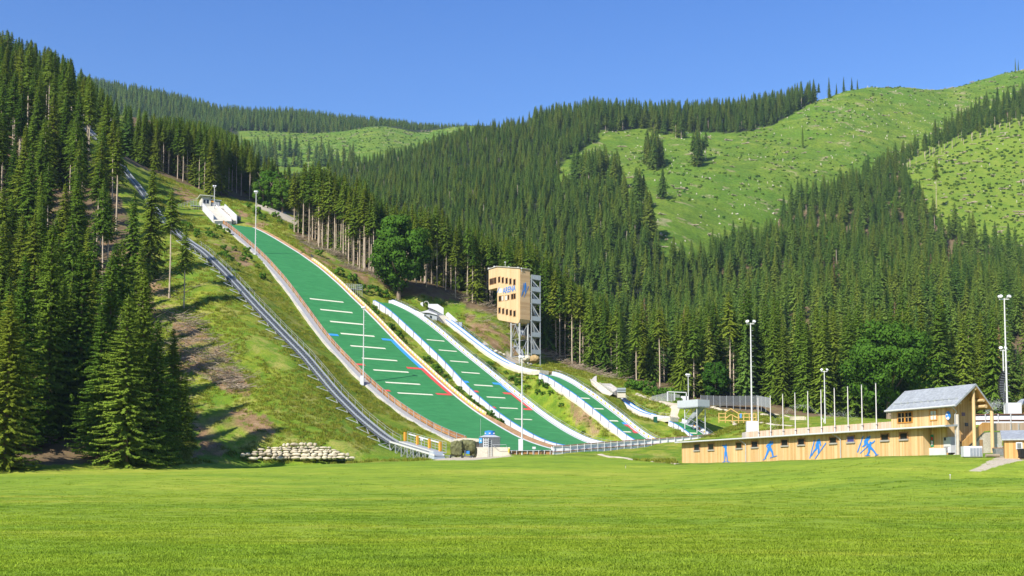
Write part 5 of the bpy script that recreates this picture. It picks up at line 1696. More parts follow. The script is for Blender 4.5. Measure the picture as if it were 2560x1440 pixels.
b = MB().box(xle + (xre - xle) * .06, xle + (xre - xle) * .94, ye + .93, ye + .99, ze + .95 * sgd + .14, ze + .95 * sgd + .2, GALV); b.build('snow_rail', rf)
# roof timbers
for y, z, r in ((yrd, zrd - .62, .22), ((yrd + yre) / 2, (zrd + zre) / 2 - .62, .2), (yre - 1.0, zre + .1, .24), (yw + .1, zew - .2, .18)):
    MB().tube([(xw - .2, y, z), (xre - .15, y, z)], r, LOG, 10).build('purlin', gh)
yp1 = LB.onX(2439, 1050, xre - .5)[0]; yp2 = LB.onX(2480, 1060, xre - .5)[0]
MB().tube([(xre - .5, yrd, zg - 1.5), (xre - .5, yrd, zrd - .7)], .25, LOG, 10, .2).build('log_post', gh)
MB().tube([(xre - .5, yp2, zg - 1.5), (xre - .5, yp2, zre + .0)], .24, LOG, 10, .22).build('log_post', gh)
yp0 = LB.onX(2394, 1080, xre - .6)[0]
MB().tube([(xre - .6, yp0, zg - 1.5), (xre - .6, yp0, ze - 1.2)], .2, M('pale_weathered_post', (.56, .50, .42), .8, .15, 2), 10, .2).build('log_post', gh)
MB().tube([(xre - .5, ye - .1, ze - .2), (xre - .55, yp0 - .1, ze - .9), (xre - .75, yp0 - .25, ze - 1.2), (xre - .75, yp0 - .25, zg)], .06, GALV, 6).build('downpipe', gh)
def hwin(x0, y0, x1, y1, cols_, rows_, pane, fm):
    xa_, z1 = LB.onY(x0, (y0 + y1) / 2, yw); xb_, _ = LB.onY(x1, (y0 + y1) / 2, yw)
    zc_ = LB.onY((x0 + x1) / 2, (y0 + y1) / 2, yw)[1]; Dd = LB.w((xa_, yw, 0))[1]; hh = (y1 - y0) / 2 / F * Dd
    f = MB(); t = .14
    f.box(xa_ - t, xa_, yw - .1, yw - .005, zc_ - hh - t, zc_ + hh + t, fm).box(xb_, xb_ + t, yw - .1, yw - .005, zc_ - hh - t, zc_ + hh + t, fm)
    f.box(xa_, xb_, yw - .1, yw - .005, zc_ + hh, zc_ + hh + t, fm).box(xa_, xb_, yw - .1, yw - .005, zc_ - hh - t, zc_ - hh, fm)
    for i in range(1, cols_):
        x = xa_ + (xb_ - xa_) * i / cols_; g = .13 if (cols_ == 4 and i == 2) else .045
        f.box(x - g, x + g, yw - .09, yw - .005, zc_ - hh, zc_ + hh, fm if g > .1 else WOOD)
    for i in range(1, rows_):
        z = zc_ - hh + 2 * hh * i / rows_
        f.box(xa_, xb_, yw - .085, yw - .006, z - .045, z + .045, WOOD)
    w_ = f.build('window', gh)
    MB().box(xa_, xb_, yw - .05, yw - .01, zc_ - hh, zc_ + hh, pane).build('pane', w_)
hwin(2246, 1032, 2280, 1055, 4, 2, DARKGLASS, M('orange_window_frame', (.55, .25, .04), .6, .12, 3))
hwin(2327, 1027.5, 2341.5, 1049, 2, 2, PALEBLIND, MATS['orange_window_frame'])
# round blue sign on the wall
xs, zs = LB.onY(2371, 1039, yw)
q = MB().prism([(xs + .42 * math.cos(a), zs + .58 * math.sin(a)) for a in np.linspace(0, 2 * math.pi, 20)[:-1]], 'y', yw - .09, yw - .03, BLUE)
q.prism([(xs - .34, zs - .28), (xs + .06, zs - .1), (xs + .3, zs - .36), (xs + .1, zs - .56), (xs - .16, zs - .5)], 'y', yw - .12, yw - .092, WHITE)
q.prism([(xs - .36, zs + .12), (xs + .0, zs + .02), (xs + .03, zs + .16), (xs - .2, zs + .4)], 'y', yw - .12, yw - .092, M('pale_sign_grey', (.62, .66, .70), .5, .05, 2))
q.build('round_sign', gh)
q = MB(); 
xs, zs = LB.onY(2330, 1102, yw); q.box(xs - .22, xs + .32, yw - .06, yw - .02, zs - .8, zs + .8, M('green_sign', (.02, .25, .12), .5, .1, 2))
q.prism([(xs - .08, zs + .55), (xs + .24, zs + .45), (xs + .2, zs + .05), (xs - .1, zs + .1)], 'y', yw - .085, yw - .062, M('red_sign', (.6, .04, .03), .5, .1, 2))
q.prism([(xs - .1, zs - .0), (xs + .24, zs - .05), (xs + .2, zs - .55), (xs - .05, zs - .6)], 'y', yw - .085, yw - .062, WHITE)
q.build('notice_sign', gh)
yl, zl = LB.onX(2404, 1036, xw)
for i, (dz, dy) in enumerate(((0, 0), (-1.35, .5))):
    MB().box(xw + .01, xw + .12, yl + dy, yl + dy + .5, zl + dz - .2, zl + dz + .25, M('violet_lamp_box', (.20, .14, .26), .5, .1, 2) if i == 0 else DARKST).build('wall_lamp', gh)
# stair with board balustrade in the gable
xs_ = xre - 1.1
q = lambda x, y: LB.onX(x, y, xs_)
poly = [q(*p) for p in ((2399, 1112), (2457, 1056), (2479, 1056), (2479, 1076), (2461, 1078), (2400, 1134))]
MB().prism(poly, 'x', xs_ - .12, xs_, WOOD_O).build('stair_balustrade', gh)
poly = [q(*p) for p in ((2386, 1142), (2399, 1135), (2461, 1081), (2507, 1079), (2507, 1150), (2386, 1150))]
MB().prism(poly, 'x', xs_ - 1.5, xs_ - .14, CREAM).build('concrete_stair_base', gh)
for i in range(14):
    u = i / 14
    a = q(2402 + 55 * u, 1132 - 50 * u)
    MB().box(xs_ - 1.45, xs_ - .14, a[0], a[0] + .32, a[1] - .4, a[1] + .05, CONC).build('step', gh)
dy, dz1 = q(2450, 1099); dy2, dz2 = q(2459, 1139)
MB().box(xs_ - .14, xs_ - .08, dy, dy2, dz2, dz1, M('plain_brown_door', (.46, .27, .12), .7, .1, 2)).build('door', gh)
poly = [q(*p) for p in ((2483, 1058), (2575, 1056), (2575, 1077), (2483, 1077))]
MB().prism(poly, 'x', xs_ - .12, xs_, WOOD_G).build('terrace_balustrade', gh)
for x in (2526, 2545):
    a = q(x, 1058); c = q(x, 1080)
    MB().bar((xs_ + .08, a[0], c[1]), (xs_ + .08, a[0], a[1]), .1, .1, GALV).build('balustrade_post', gh)
# flagpoles on the terrace front
fp0 = None
for i, zx in enumerate((668, 755, 843, 930, 1021, 1115, 1210, 1305, 1404, 1505)):
    pxx = 1660 + zx / 2.844
    yt = 987 - (i / 9) * 26.5; yb = 1086 - (i / 9) * 15
    y_ = ypar - .25
    x_, zt_ = LB.onY(pxx, yt, y_); _, zb__ = LB.onY(pxx, yb, y_)
    wp = LB.w((x_, y_, rz + .15))
    o = thing('flagpole', ['bare white flagpole nearest the floodlight mast, first of the row of ten', 'second bare white flagpole from the floodlight mast plinth', 'third bare white flagpole from the floodlight mast plinth', 'fourth bare white flagpole from the floodlight mast plinth', 'fifth bare white flagpole, just before the floodlight behind the row', 'sixth bare white flagpole, directly left of the floodlight behind the row', 'seventh bare white flagpole, right of the floodlight behind the row', 'third bare white flagpole from the gabled house', 'second bare white flagpole from the gabled house', 'bare white flagpole nearest the gabled house, last of the row of ten'][i], 'flagpole', wp, ua, 'flagpoles along the terrace')
    h = 6.9
    MB().tube([(0, 0, 0), (0, 0, h)], .085, M('pinkish_white_pole', (.74, .70, .68), .5, .05, 1), 8, .06).build('pole', o)
    MB().box(-.1, .1, -.1, .22, .25, .33, GALV).box(-.1, .1, -.1, .22, .9, .98, DARKST).build('bracket', o)
    MB().lathe([(.02, h), (.1, h + .03), (.1, h + .1), (.02, h + .13)], GALV, 8).build('cap', o)
# mast plinth
mp = bp(1881, 1081, 190)
tag(MB().box(-1.5, 1.5, -1.5, 1.5, -3.5, 0, M('plinth_stone', (.60, .55, .48), .9, .1, 1)).build('mast_plinth'), 'pale stone plinth carrying the tall floodlight mast by the terrace', 'plinth').location = mp

# ------------------------------------------------------------------ things standing around the house
def at_lb(px, py, k): 
    x, z = LB.onY(px, py, k); return x, z
x0_, z0_ = at_lb(2308, 1139, 1.0); x1_, z1_ = at_lb(2362, 1118, 1.0)
o = thing('white_slab', 'pale grey sheet leaning in the recess at the end of the long building', 'panel', LBO, ua)
MB().prism([(x0_ + .1, z1_ + .0), (x1_, z1_ - .1), (x1_ + .2, z0_ - .5), (x0_ + .6, z0_ - .5)], 'y', 1.0, 1.15, M('pale_grey_sheet', (.62, .66, .66), .6, .06, 1)).build('sheet', o)
MB().bar((x0_ + .05, 1.1, z1_ + .2), (x0_ + .7, 1.1, z0_ - .5), .1, .1, WOOD_B).build('edge_batten', o)
x0_, z0_ = at_lb(2359, 1134, 1.3); x1_, z1_ = at_lb(2376, 1092, 1.3)
o = thing('electric_cabinet', 'white electrical cabinet with a dark latch at the house corner', 'cabinet', LBO, ua)
MB().box(x0_, x1_, 1.3, 2.4, z0_ + .1, z1_, WHITE).build('housing', o)
MB().box(x0_ + .08, x1_ - .08, 1.26, 1.3, z0_ + .9, z1_ - .1, GALV_L).build('door', o)
MB().box(x0_ + .2, x0_ + .5, 1.22, 1.26, z0_ + 1.7, z0_ + 2.1, BLACK).build('handle', o)
MB().box(x0_ + .15, x1_ - .15, 1.35, 2.3, z0_ - .8, z0_ + .1, BLACK).build('foot', o)
x0_, z0_ = at_lb(2389, 1141, -.0); x1_, z1_ = at_lb(2375, 1081, 1.25)
# slatted crate
wp = bp(2433, 1144, 129)
o = thing('transport_crate', 'white crate with grey slatted front standing below the porch stairs', 'crate', wp, math.radians(-8))
MB().box(-1.05, 1.05, 0, 1.3, .12, 1.35, M('white_crate_shell', (.70, .72, .76), .6, .05, 1)).build('shell', o)
for i in range(4):
    MB().box(-.33 + i * .35, -.05 + i * .35, -.06, -.005, .2, 1.12, M('grey_slat', (.27, .30, .36), .6, .12, 3)).build('slat_panel', o)
MB().box(-.9, 1.0, .1, 1.2, -.1, .12, DARKST).build('skid', o)
wp = bp(2484, 1143, 128)
o = tag(MB().tube([(-.9, 0, .2), (.7, .1, .2)], .2, M('grey_brown_log', (.33, .28, .21), .95, .25, 2, .3), 10).build('log'), 'weathered log lying on the gravel before the grey tub', 'log'); o.location = wp
wp = bp(2501, 1141, 130)
o = thing('metal_tub', 'dented grey metal tub with scrap piled in it beside the log post', 'tub', wp)
MB().hexa([(-.62, -.35, .1), (.62, -.35, .1), (.62, .45, .1), (-.62, .45, .1), (-.75, -.45, .95), (.75, -.45, .95), (.75, .55, .95), (-.75, .55, .95)], M('dull_zinc', (.30, .33, .34), .6, .2, 3, metal=.3)).build('tub', o)
b = MB()
for i in range(7):
    b.bar((-.5 + .15 * i, .1, .8), (-.8 + .3 * i, .1 + .1 * (i % 3), 1.05 + .2 * (i % 3)), .06, .06, DARKST if i % 2 else GALV)
b.build('scrap', o)
b = MB().bar((-.95, .0, .98), (1.2, .0, 1.02), .09, .09, WOOD_B); b.bar((.95, .1, 0), (1.25, .1, 1.3), .1, .1, WOOD_B); b.build('wooden_bar', o)

# small house at the right edge
A0 = bp(2512, 1142, 126); AF = Frame(A0, math.radians(-22))
an = thing('small_wooden_annex', 'small honey-coloured annex with grey roof and white window at the right edge', 'building', A0, math.radians(-22))
ax1 = AF.onY(2600, 1120)[0]; az = AF.onY(2520, 1101)[1]
MB().box(0, ax1, 0, 3.4, -1, az + .15, WOOD_O).build('wall', an)
MB().prism([(-.35, az + .0), (3.4, az + 1.15), (3.4, az + 1.3), (-.35, az + .16)], 'x', -.3, ax1, ROOF).build('roof', an)
wa, wz = AF.onY(2543, 1121); wb_, wz2 = AF.onY(2553, 1108)
f = MB().box(wa - .12, wb_ + .12, -.07, -.005, wz - .12, wz2 + .12, WHITE).build('window', an)
MB().box(wa, wb_, -.09, -.072, wz, wz2, M('grey_pane', (.16, .18, .19), .2, .1, 1, spec=.5)).build('pane', f)
o = thing('wheelie_bin', 'black wheelie bin before the small annex at the right edge', 'bin', bp(2555, 1145, 124))
MB().hexa([(-.26, -.3, .06), (.26, -.3, .06), (.26, .3, .06), (-.26, .3, .06), (-.33, -.38, .95), (.33, -.38, .95), (.33, .38, .95), (-.33, .38, .95)], BLACK).build('body', o)
MB().box(-.36, .36, -.42, .42, .96, 1.04, M('bin_lid', (.03, .03, .035), .5, .1, 2)).build('lid', o)
MB().tube([(-.3, .25, .1), (.3, .25, .1)], .1, BLACK, 10).build('wheels', o)
# barrier and second gable behind on the right
barrier('outrun_barrier', 'white board fence with dark rails behind the gabled porch at the right edge', [bp(x, y, D) for x, y, D in ((2425, 1062, 158), (2480, 1061, 156), (2540, 1061, 153), (2600, 1061, 151))], WHITE, 1.35, GALV_L, M('dark_brown_rail', (.16, .08, .05), .8, .1, 1), 1.9)
o = thing('timber_shelter', 'timber roof end with dark underside cut off by the right edge', 'shelter', bp(2575, 1055, 175), ua + math.pi / 2)
SF = Frame(bp(2575, 1055, 175), ua + math.pi / 2)
a = SF.onY(2532, 1032); c = SF.onY(2572, 1000)
MB().prism([a, c, (c[0], c[1] + .25), (a[0] - .1, a[1] + .22)], 'y', 0, 1.5, ROOF).build('roof', o)
MB().prism([(a[0] + .3, a[1] - .02), (c[0], c[1] - .02), (c[0], c[1] - .5), (a[0] + .8, a[1] - .1)], 'y', .2, .4, WOOD_O).build('rafter', o)
MB().box(c[0] - .4, c[0], .5, 1.2, -1, c[1] - .5, WOOD_O).build('post', o)

# ------------------------------------------------------------------ snow guns, valve house and tank at the foot of the hill
def lumpy(name, parent, c, r, m, seed, sub=3, amp=.18, flat=0.0):
    import bmesh
    bm = bmesh.new(); bmesh.ops.create_icosphere(bm, subdivisions=sub, radius=1)
    vs = [v.co.copy() for v in bm.verts]
    A = np.array(vs); n = 0
    for k in range(4):
        f_ = 2.0 ** k
        n = n + (vnoise(A[:, 0] * f_ * 1.6 + 7 + seed, A[:, 1] * f_ * 1.6 + A[:, 2] * f_ * 1.1 + 3, seed + k) - .5) / (1.5 ** k)
    for v, q_ in zip(bm.verts, n):
        d = v.co.normalized()
        sq = max(abs(d.x), abs(d.y), abs(d.z)); k = (1 / sq) ** flat
        v.co = Vector((d.x * r[0], d.y * r[1], d.z * r[2])) * k * (1 + amp * float(q_))
    me = bpy.data.meshes.new(name); bm.to_mesh(me); bm.free(); me.materials.append(m)
    o = bpy.data.objects.new(name, me); COL.objects.link(o); o.location = tuple(c)
    if parent: o.parent = parent
    return o
for i, (px, lab, r, h) in enumerate(((1141, 'snow gun under an olive tarpaulin, boxy and upright, next to the lift buffer', (1.05, .9, 1.3), 1.7), (1170, 'snow gun under a bulging olive tarpaulin on a wheeled frame beside the valve house', (1.5, 1.2, 1.15), 2.15))):
    p = bp(px, 1146, 193 + i)
    o = thing('snow_gun', lab, 'snow gun', p, 0, 'covered snow guns')
    lumpy('tarpaulin', o, (0, 0, h), r, TARP, 11 + i * 5, 4, .30, [.75, .3][i])
    if i: lumpy('tarpaulin', o, (1.0, .3, 1.3), (.6, .7, 1.1), TARP, 31, 4, .4, .3)
    b = MB()
    for x in (-.8, .8):
        b.bar((x, -.5, .15), (x, .5, .25), .12, .12, GALV); b.bar((x, 0, .2), (x * .4, 0, h - .6), .1, .1, GALV)
    b.bar((-1.1, 0, .4), (1.1, 0, .4), .12, .12, GALV); b.build('frame', o)
    for x in (-1.0, 1.0):
        w_ = MB().lathe([(.12, -.1), (.34, -.1), (.36, 0), (.34, .1), (.12, .1)], BLACK, 14).build('wheel', o)
        w_.location = (x, -.25, .34); w_.rotation_euler = (0, math.pi / 2, 0)
    if i:
        MB().box(-.25, .3, -.9, -.5, .8, 1.3, BLUE).build('control_box', o)
        MB().box(-.6, -.4, -.8, -.5, .3, 1.5, WHITE).build('hose_post', o)
vh = bp(1191, 1143, 200)
vo = thing('valve_house', 'low cream concrete block with handrail and ladder at the foot of the hill', 'building', vh)
VF = Frame(vh, 0)
v = lambda x, y, k=0.0: VF.onY(x, y, k)
xa_, zt_ = v(1190, 1118); xb_, zb_ = v(1275, 1140)
MB().box(xa_, xb_, 0, 4, -1.2, zt_, CREAM).build('wall', vo)
MB().box(xa_ - .06, xa_ + 2.1, -.10, -.005, -1.2, zt_ - .6, CREAM).build('buttress', vo)
b = MB()
b.tube([(xa_ + 3.0, -.3, zt_ + .45), (xb_ - .7, -.3, zt_ + .45), (xb_ - .6, -.3, zt_ - .1)], .04, GALV, 6)
b.tube([(xa_ + 3.0, -.3, zt_ + .45), (xa_ + 4.1, -.3, zt_ - .5), (xb_ - .3, -.3, zt_ - .5)], .035, GALV, 6)
b.build('handrail', vo)
x_l, zla = v(1225, 1100); x_r, _ = v(1230, 1100)
b = MB().bar((x_l - .3, -.25, zla), (x_l - .3, -.25, -.2), .07, .07, GALV).bar((x_l + .3, -.25, zla), (x_l + .3, -.25, -.2), .07, .07, GALV)
for z in np.arange(0, zla, .35):
    b.bar((x_l - .3, -.25, z), (x_l + .3, -.25, z), .05, .05, GALV)
b.build('ladder', vo)
b = slab(MB(), [(1134, 1097), (1169, 1095), (1169, 1105), (1134, 1104)], 203, CREAM, .5, vh)
slab(b, [(1169, 1095), (1199, 1097), (1199, 1104), (1169, 1105)], 203, CREAM, .5, vh)
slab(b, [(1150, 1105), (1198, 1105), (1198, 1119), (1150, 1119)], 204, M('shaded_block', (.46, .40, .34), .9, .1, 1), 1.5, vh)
b.build('rear_wing', vo)
b = lumpy('yellow_glove_post', vo, (xb_ - .2, -.1, zt_ - .6), (.14, .12, .5), YEL, 3, 2, .3)
# tank shed
to = bp(1224, 1118, 202)
tk = thing('tank_shed', 'dark grey shed with sloping shoulders and a bright blue round vent on top', 'tank', to)
TF = Frame(to, 0)
tv = lambda x, y: TF.onY(x, y)
ta, tz = tv(1197.5, 1093); tb, _ = tv(1250, 1093); tz0 = tv(1224, 1119)[1]
b = MB().box(ta, tb, 0, 3.6, tz0 - .5, tz, GREYSHED); b.build('wall', tk)
c0 = ((ta + tb) / 2, 1.8); xs1, zz1 = tv(1211, 1087); xs2, _ = tv(1237, 1087)
b = MB().hexa([(ta - .08, -.08, tz), (tb + .08, -.08, tz), (tb + .08, 3.68, tz), (ta - .08, 3.68, tz), (xs1, .8, zz1), (xs2, .8, zz1), (xs2, 2.8, zz1), (xs1, 2.8, zz1)], M('grey_hip_roof', (.42, .44, .47), .5, .08, 2)); b.build('roof', tk)
zt2 = tv(1224, 1077)[1]
q = MB().lathe([((xs2 - xs1) / 2, zz1), ((xs2 - xs1) / 2, zt2), (.3, zt2 + .12)], BLUE, 24, ((xs1 + xs2) / 2, 1.8)); vv = q.build('round_vent', tk)
for a in (-2.5, -1.57, -.7):
    MB().box((xs1 + xs2) / 2 + .96 * math.cos(a) - .16, (xs1 + xs2) / 2 + .96 * math.cos(a) + .16, 1.8 + .99 * math.sin(a) - .06, 1.8 + .99 * math.sin(a) + .04, zz1 + .2, zz1 + .42, WHITE).build('vent_mark', vv)
xsg, zsg = tv(1201, 1101)
MB().box(xsg - .25, xsg + .32, -.06, -.005, zsg - .5, zsg + .45, M('bright_blue_sign', (.05, .38, .75), .5, .08, 2)).prism([(xsg - .1, zsg - .2), (xsg + .2, zsg - .25), (xsg + .1, zsg + .25)], 'y', -.085, -.062, WHITE).build('blue_sign', tk)
b = MB()
xl0, xl1 = tv(1208, 1118)[0], tv(1227, 1118)[0]
b.box(xl0, xl0 + 1.0, -.5, -.42, tz0 - .2, tz - .2, M('white_hatch', (.60, .62, .64), .5, .06, 2))
for z in np.arange(tz0 + .2, tz - .4, .42):
    for x in (xl0 + .2, xl0 + .6):
        b.box(x, x + .22, -.53, -.502, z, z + .26, BLACK)
b.build('hatch_ladder', tk)
b = MB().tube([(0, 1, tz0), (0, 1, tz0 + 5.4)], .025, GALV, 5).build('antenna', tk); b.location.x = tv(1201, 1100)[0]
o = thing('notice_post', 'little white sign on a post before the brown outrun fence', 'sign', bp(1335, 1139, 205))
MB().bar((0, 0, -.3), (0, 0, 1.5), .07, .07, GALV).build('post', o)
MB().box(-.32, .32, -.05, .02, 1.25, 1.65, WHITE).build('board', o)
for (px, py, D, lab) in ((1564, 1149, 150, 'short dark-topped marker post on the mown meadow before the path'), (2375, 1178, 96, 'short white marker stake in the grass before the mound')):
    p = bp(px, py, D); o = thing('marker_stake', lab, 'stake', (p[0], p[1], T1(p[0], p[1])))
    MB().bar((0, 0, -.2), (0, 0, .36), .05, .05, M('pale_stake', (.56, .52, .42), .8, .1, 3)).build('stake', o)
    MB().box(-.04, .04, -.04, .04, .362, .46, DARKST if px < 2000 else WHITE).build('cap', o)
o = thing('utility_box', 'dark green utility box beside the take-off of the shortest jump', 'box', bp(1639, 1054, 263))
MB().box(-.42, .42, 0, .8, -.3, 1.1, GREENBOX).build('body', o); MB().box(-.46, .46, -.04, .84, 1.1, 1.18, GREENBOX).build('lid', o)
o = thing('utility_box', 'dark green box in the grass between the two largest landing hills', 'box', (lambda g: bp(1117, 958, 266))(0))
MB().box(-.35, .35, 0, .7, -.6, 1.1, GREENBOX).build('body', o); MB().box(-.39, .39, -.04, .74, 1.1, 1.18, GREENBOX).build('lid', o)
# viewing stand beside the upper part of the large hill
p = bp(884, 722, 306)
o = thing('coaching_platform', 'small grey tubular coaching platform on the bank right of the largest slope', 'platform', p, HA - .3)
MB().box(-2.4, 2.4, 0, 2, -.1, .05, GALV).build('floor', o)
for x in np.arange(-2.4, 2.5, .6):
    MB().bar((x, 0, -2.2), (x, 0, 1.3), .06, .06, GALV_L).build('baluster', o)
for z in (.5, .9, 1.3):
    MB().bar((-2.4, 0, z), (2.4, 0, z), .06, .06, GALV_L).build('rail', o)
p = bp(1000, 1098, 206)
o = thing('camera_box', 'little white weatherproof box on a post behind the lift platform', 'box', bp(1054, 1110, 203))
MB().bar((0, 0, -2), (0, 0, .6), .08, .08, GALV).build('post', o); MB().box(-.25, .3, -.2, .3, .6, 1.15, WHITE).build('housing', o)
# meadow bench like white stones by the far path
o = thing('stone_bench', 'pale stone block bench on the grass behind the flagpoles', 'bench', bp(1993, 1046, 252))
MB().box(-1.6, 1.6, -.4, .4, -.4, .45, STONE).build('seat', o); MB().box(1.65, 2.0, -.3, .3, -.4, .3, STONE).build('end_block', o)

# ------------------------------------------------------------------ dry stone wall
wo = bp(740, 1148, 189)
sw = thing('boulder_wall', 'arched dry wall of pale boulders set into the grass bank', 'stone wall', wo)
top = lambda x: float(np.interp(x, [597, 640, 690, 735, 790, 840, 880], [1138, 1129, 1114, 1108, 1112, 1124, 1141]))
bot = lambda x: float(np.interp(x, [597, 660, 740, 800, 850, 880], [1141, 1149, 1147, 1146, 1149, 1148]))
import bmesh
bmw = bmesh.new()
rr = random.Random(4)
y = 1106.0
row = 0
stones = []
while y < 1150:
    x = 597 + rr.uniform(0, 8)
    rh = rr.uniform(5.2, 9.0)
    while x < 880:
        wdt = rr.uniform(6, 24)
        cx = x + wdt / 2
        if top(cx) - 1 < y < bot(cx) + 1:
            stones.append((cx, y + rr.uniform(-1.2, 1.2), wdt / 2 * rr.uniform(.98, 1.1), rh / 2 * rr.uniform(.95, 1.25)))
        x += wdt
    y += rh * .96
for cx, cy, hw, hh in stones:
    D_ = float(np.interp(cx, [597, 660, 720], [182.5, 185.3, 186.0])) + (1150 - cy) * .07
    c = bp(cx, cy, D_) - wo
    n0 = len(bmw.verts)
    res = bmesh.ops.create_icosphere(bmw, subdivisions=2, radius=1)
    sx, sz = hw / F * D_, hh / F * D_
    pl = [Vector((rr.uniform(-1, 1), rr.uniform(-1, .2), rr.uniform(-1, 1))).normalized() for _ in range(11)]
    for vtx in res['verts']:
        d = vtx.co.normalized()
        k = (1 / max(abs(d.x), abs(d.z), .45)) ** .55
        for p_ in pl:
            k = min(k, .84 / max(.15, d.dot(p_)))
        vtx.co = Vector((c[0] + d.x * sx * k, c[1] + d.y * .38 * k, c[2] + d.z * sz * k))
me = bpy.data.meshes.new('stones'); bmw.to_mesh(me); bmw.free(); me.materials.append(STONE)
o = bpy.data.objects.new('stones', me); COL.objects.link(o); o.parent = sw
b = MB(); rows_ = []
for x in np.linspace(597, 880, 40):
    rows_.append([bp(x, bot(x) + 3, 187.9) - wo, bp(x, top(x) + .5, 190.6) - wo, bp(x, top(x) + .5, 192.5) - wo])
b.sheet(rows_, M('mossy_earth', (.10, .13, .03), .95, .3, 2, .4)).build('earth_core', sw)
# small field stones by the path next to the tower
for i, (px, py) in enumerate(((1195, 866), (1205, 868), (1216, 872), (1226, 876), (1238, 880), (1250, 884), (1188, 862), (1210, 864), (1258, 888), (1180, 858))):
    g = ground_px(px, py, 250, 360)
    if g is not None:
        boulder('field_stone', 'pale stones lining the top of the curved in-run', g + [0, 0, .15], .55 + .25 * ((i * 37) % 5) / 5, STONE, 40 + i, (1.2, 1, .7), 'stones above the in-run')
for i, (px, py) in enumerate(((1783, 1020), (1793, 1023), (1801, 1026), (1812, 1027), (1908, 1038), (1915, 1039))):
    g = ground_px(px, py, 220, 330)
    if g is not None:
        boulder('field_stone', 'pale stones along the bank above the yellow rail fence', g + [0, 0, .1], .6, STONE, 60 + i, (1.5, 1, .6), 'stones above the rail fence')

# ------------------------------------------------------------------ gravel paths draped over the ground
def path(pts, wid, name='gravel_path', dz=.10):
    P_ = [ground_px(x, y, 100, 420) for x, y in pts]
    P_ = [p for p in P_ if p is not None]
    P_ = np.array(P_); L = np.r_[0, np.cumsum(np.linalg.norm(np.diff(P_[:, :2], axis=0), axis=1))]
    t = np.arange(0, L[-1], .8)
    X = np.interp(t, L, P_[:, 0]); Y = np.interp(t, L, P_[:, 1])
    tx = np.gradient(X); ty = np.gradient(Y); n = np.hypot(tx, ty); nx, ny = -ty / n, tx / n
    rows_ = []
    u = np.linspace(-1, 1, 7)
    wv = wid * (.85 + .3 * vnoise(t / 2.5, t * 0, 5))
    XX_ = X[:, None] + nx[:, None] * u * wv[:, None] / 2; YY_ = Y[:, None] + ny[:, None] * u * wv[:, None] / 2
    ZZ_ = T(XX_, YY_) + dz * (1 - .9 * np.abs(u) ** 4)
    b = MB().sheet([[(XX_[i, j], YY_[i, j], ZZ_[i, j]) for j in range(7)] for i in range(len(t))], GRAVEL)
    tag(b.build(name, None, True), kind='structure')
path([(1690, 1052), (1683, 1040), (1687, 1028), (1690, 1018), (1684, 1012), (1672, 1008), (1650, 1003), (1620, 994), (1590, 984)], 2.2)
path([(1834, 1054), (1880, 1057), (1930, 1061), (1988, 1066)], 1.3)
path([(1500, 1136), (1535, 1143), (1580, 1149), (1640, 1155), (1700, 1161)], 1.4)
path([(1204, 868), (1210, 861), (1216, 857)], 1.8)
path([(1375, 940), (1388, 934), (1400, 928), (1385, 925)], 1.6)
path([(1900, 1034), (1950, 1037), (2000, 1045)], .9)
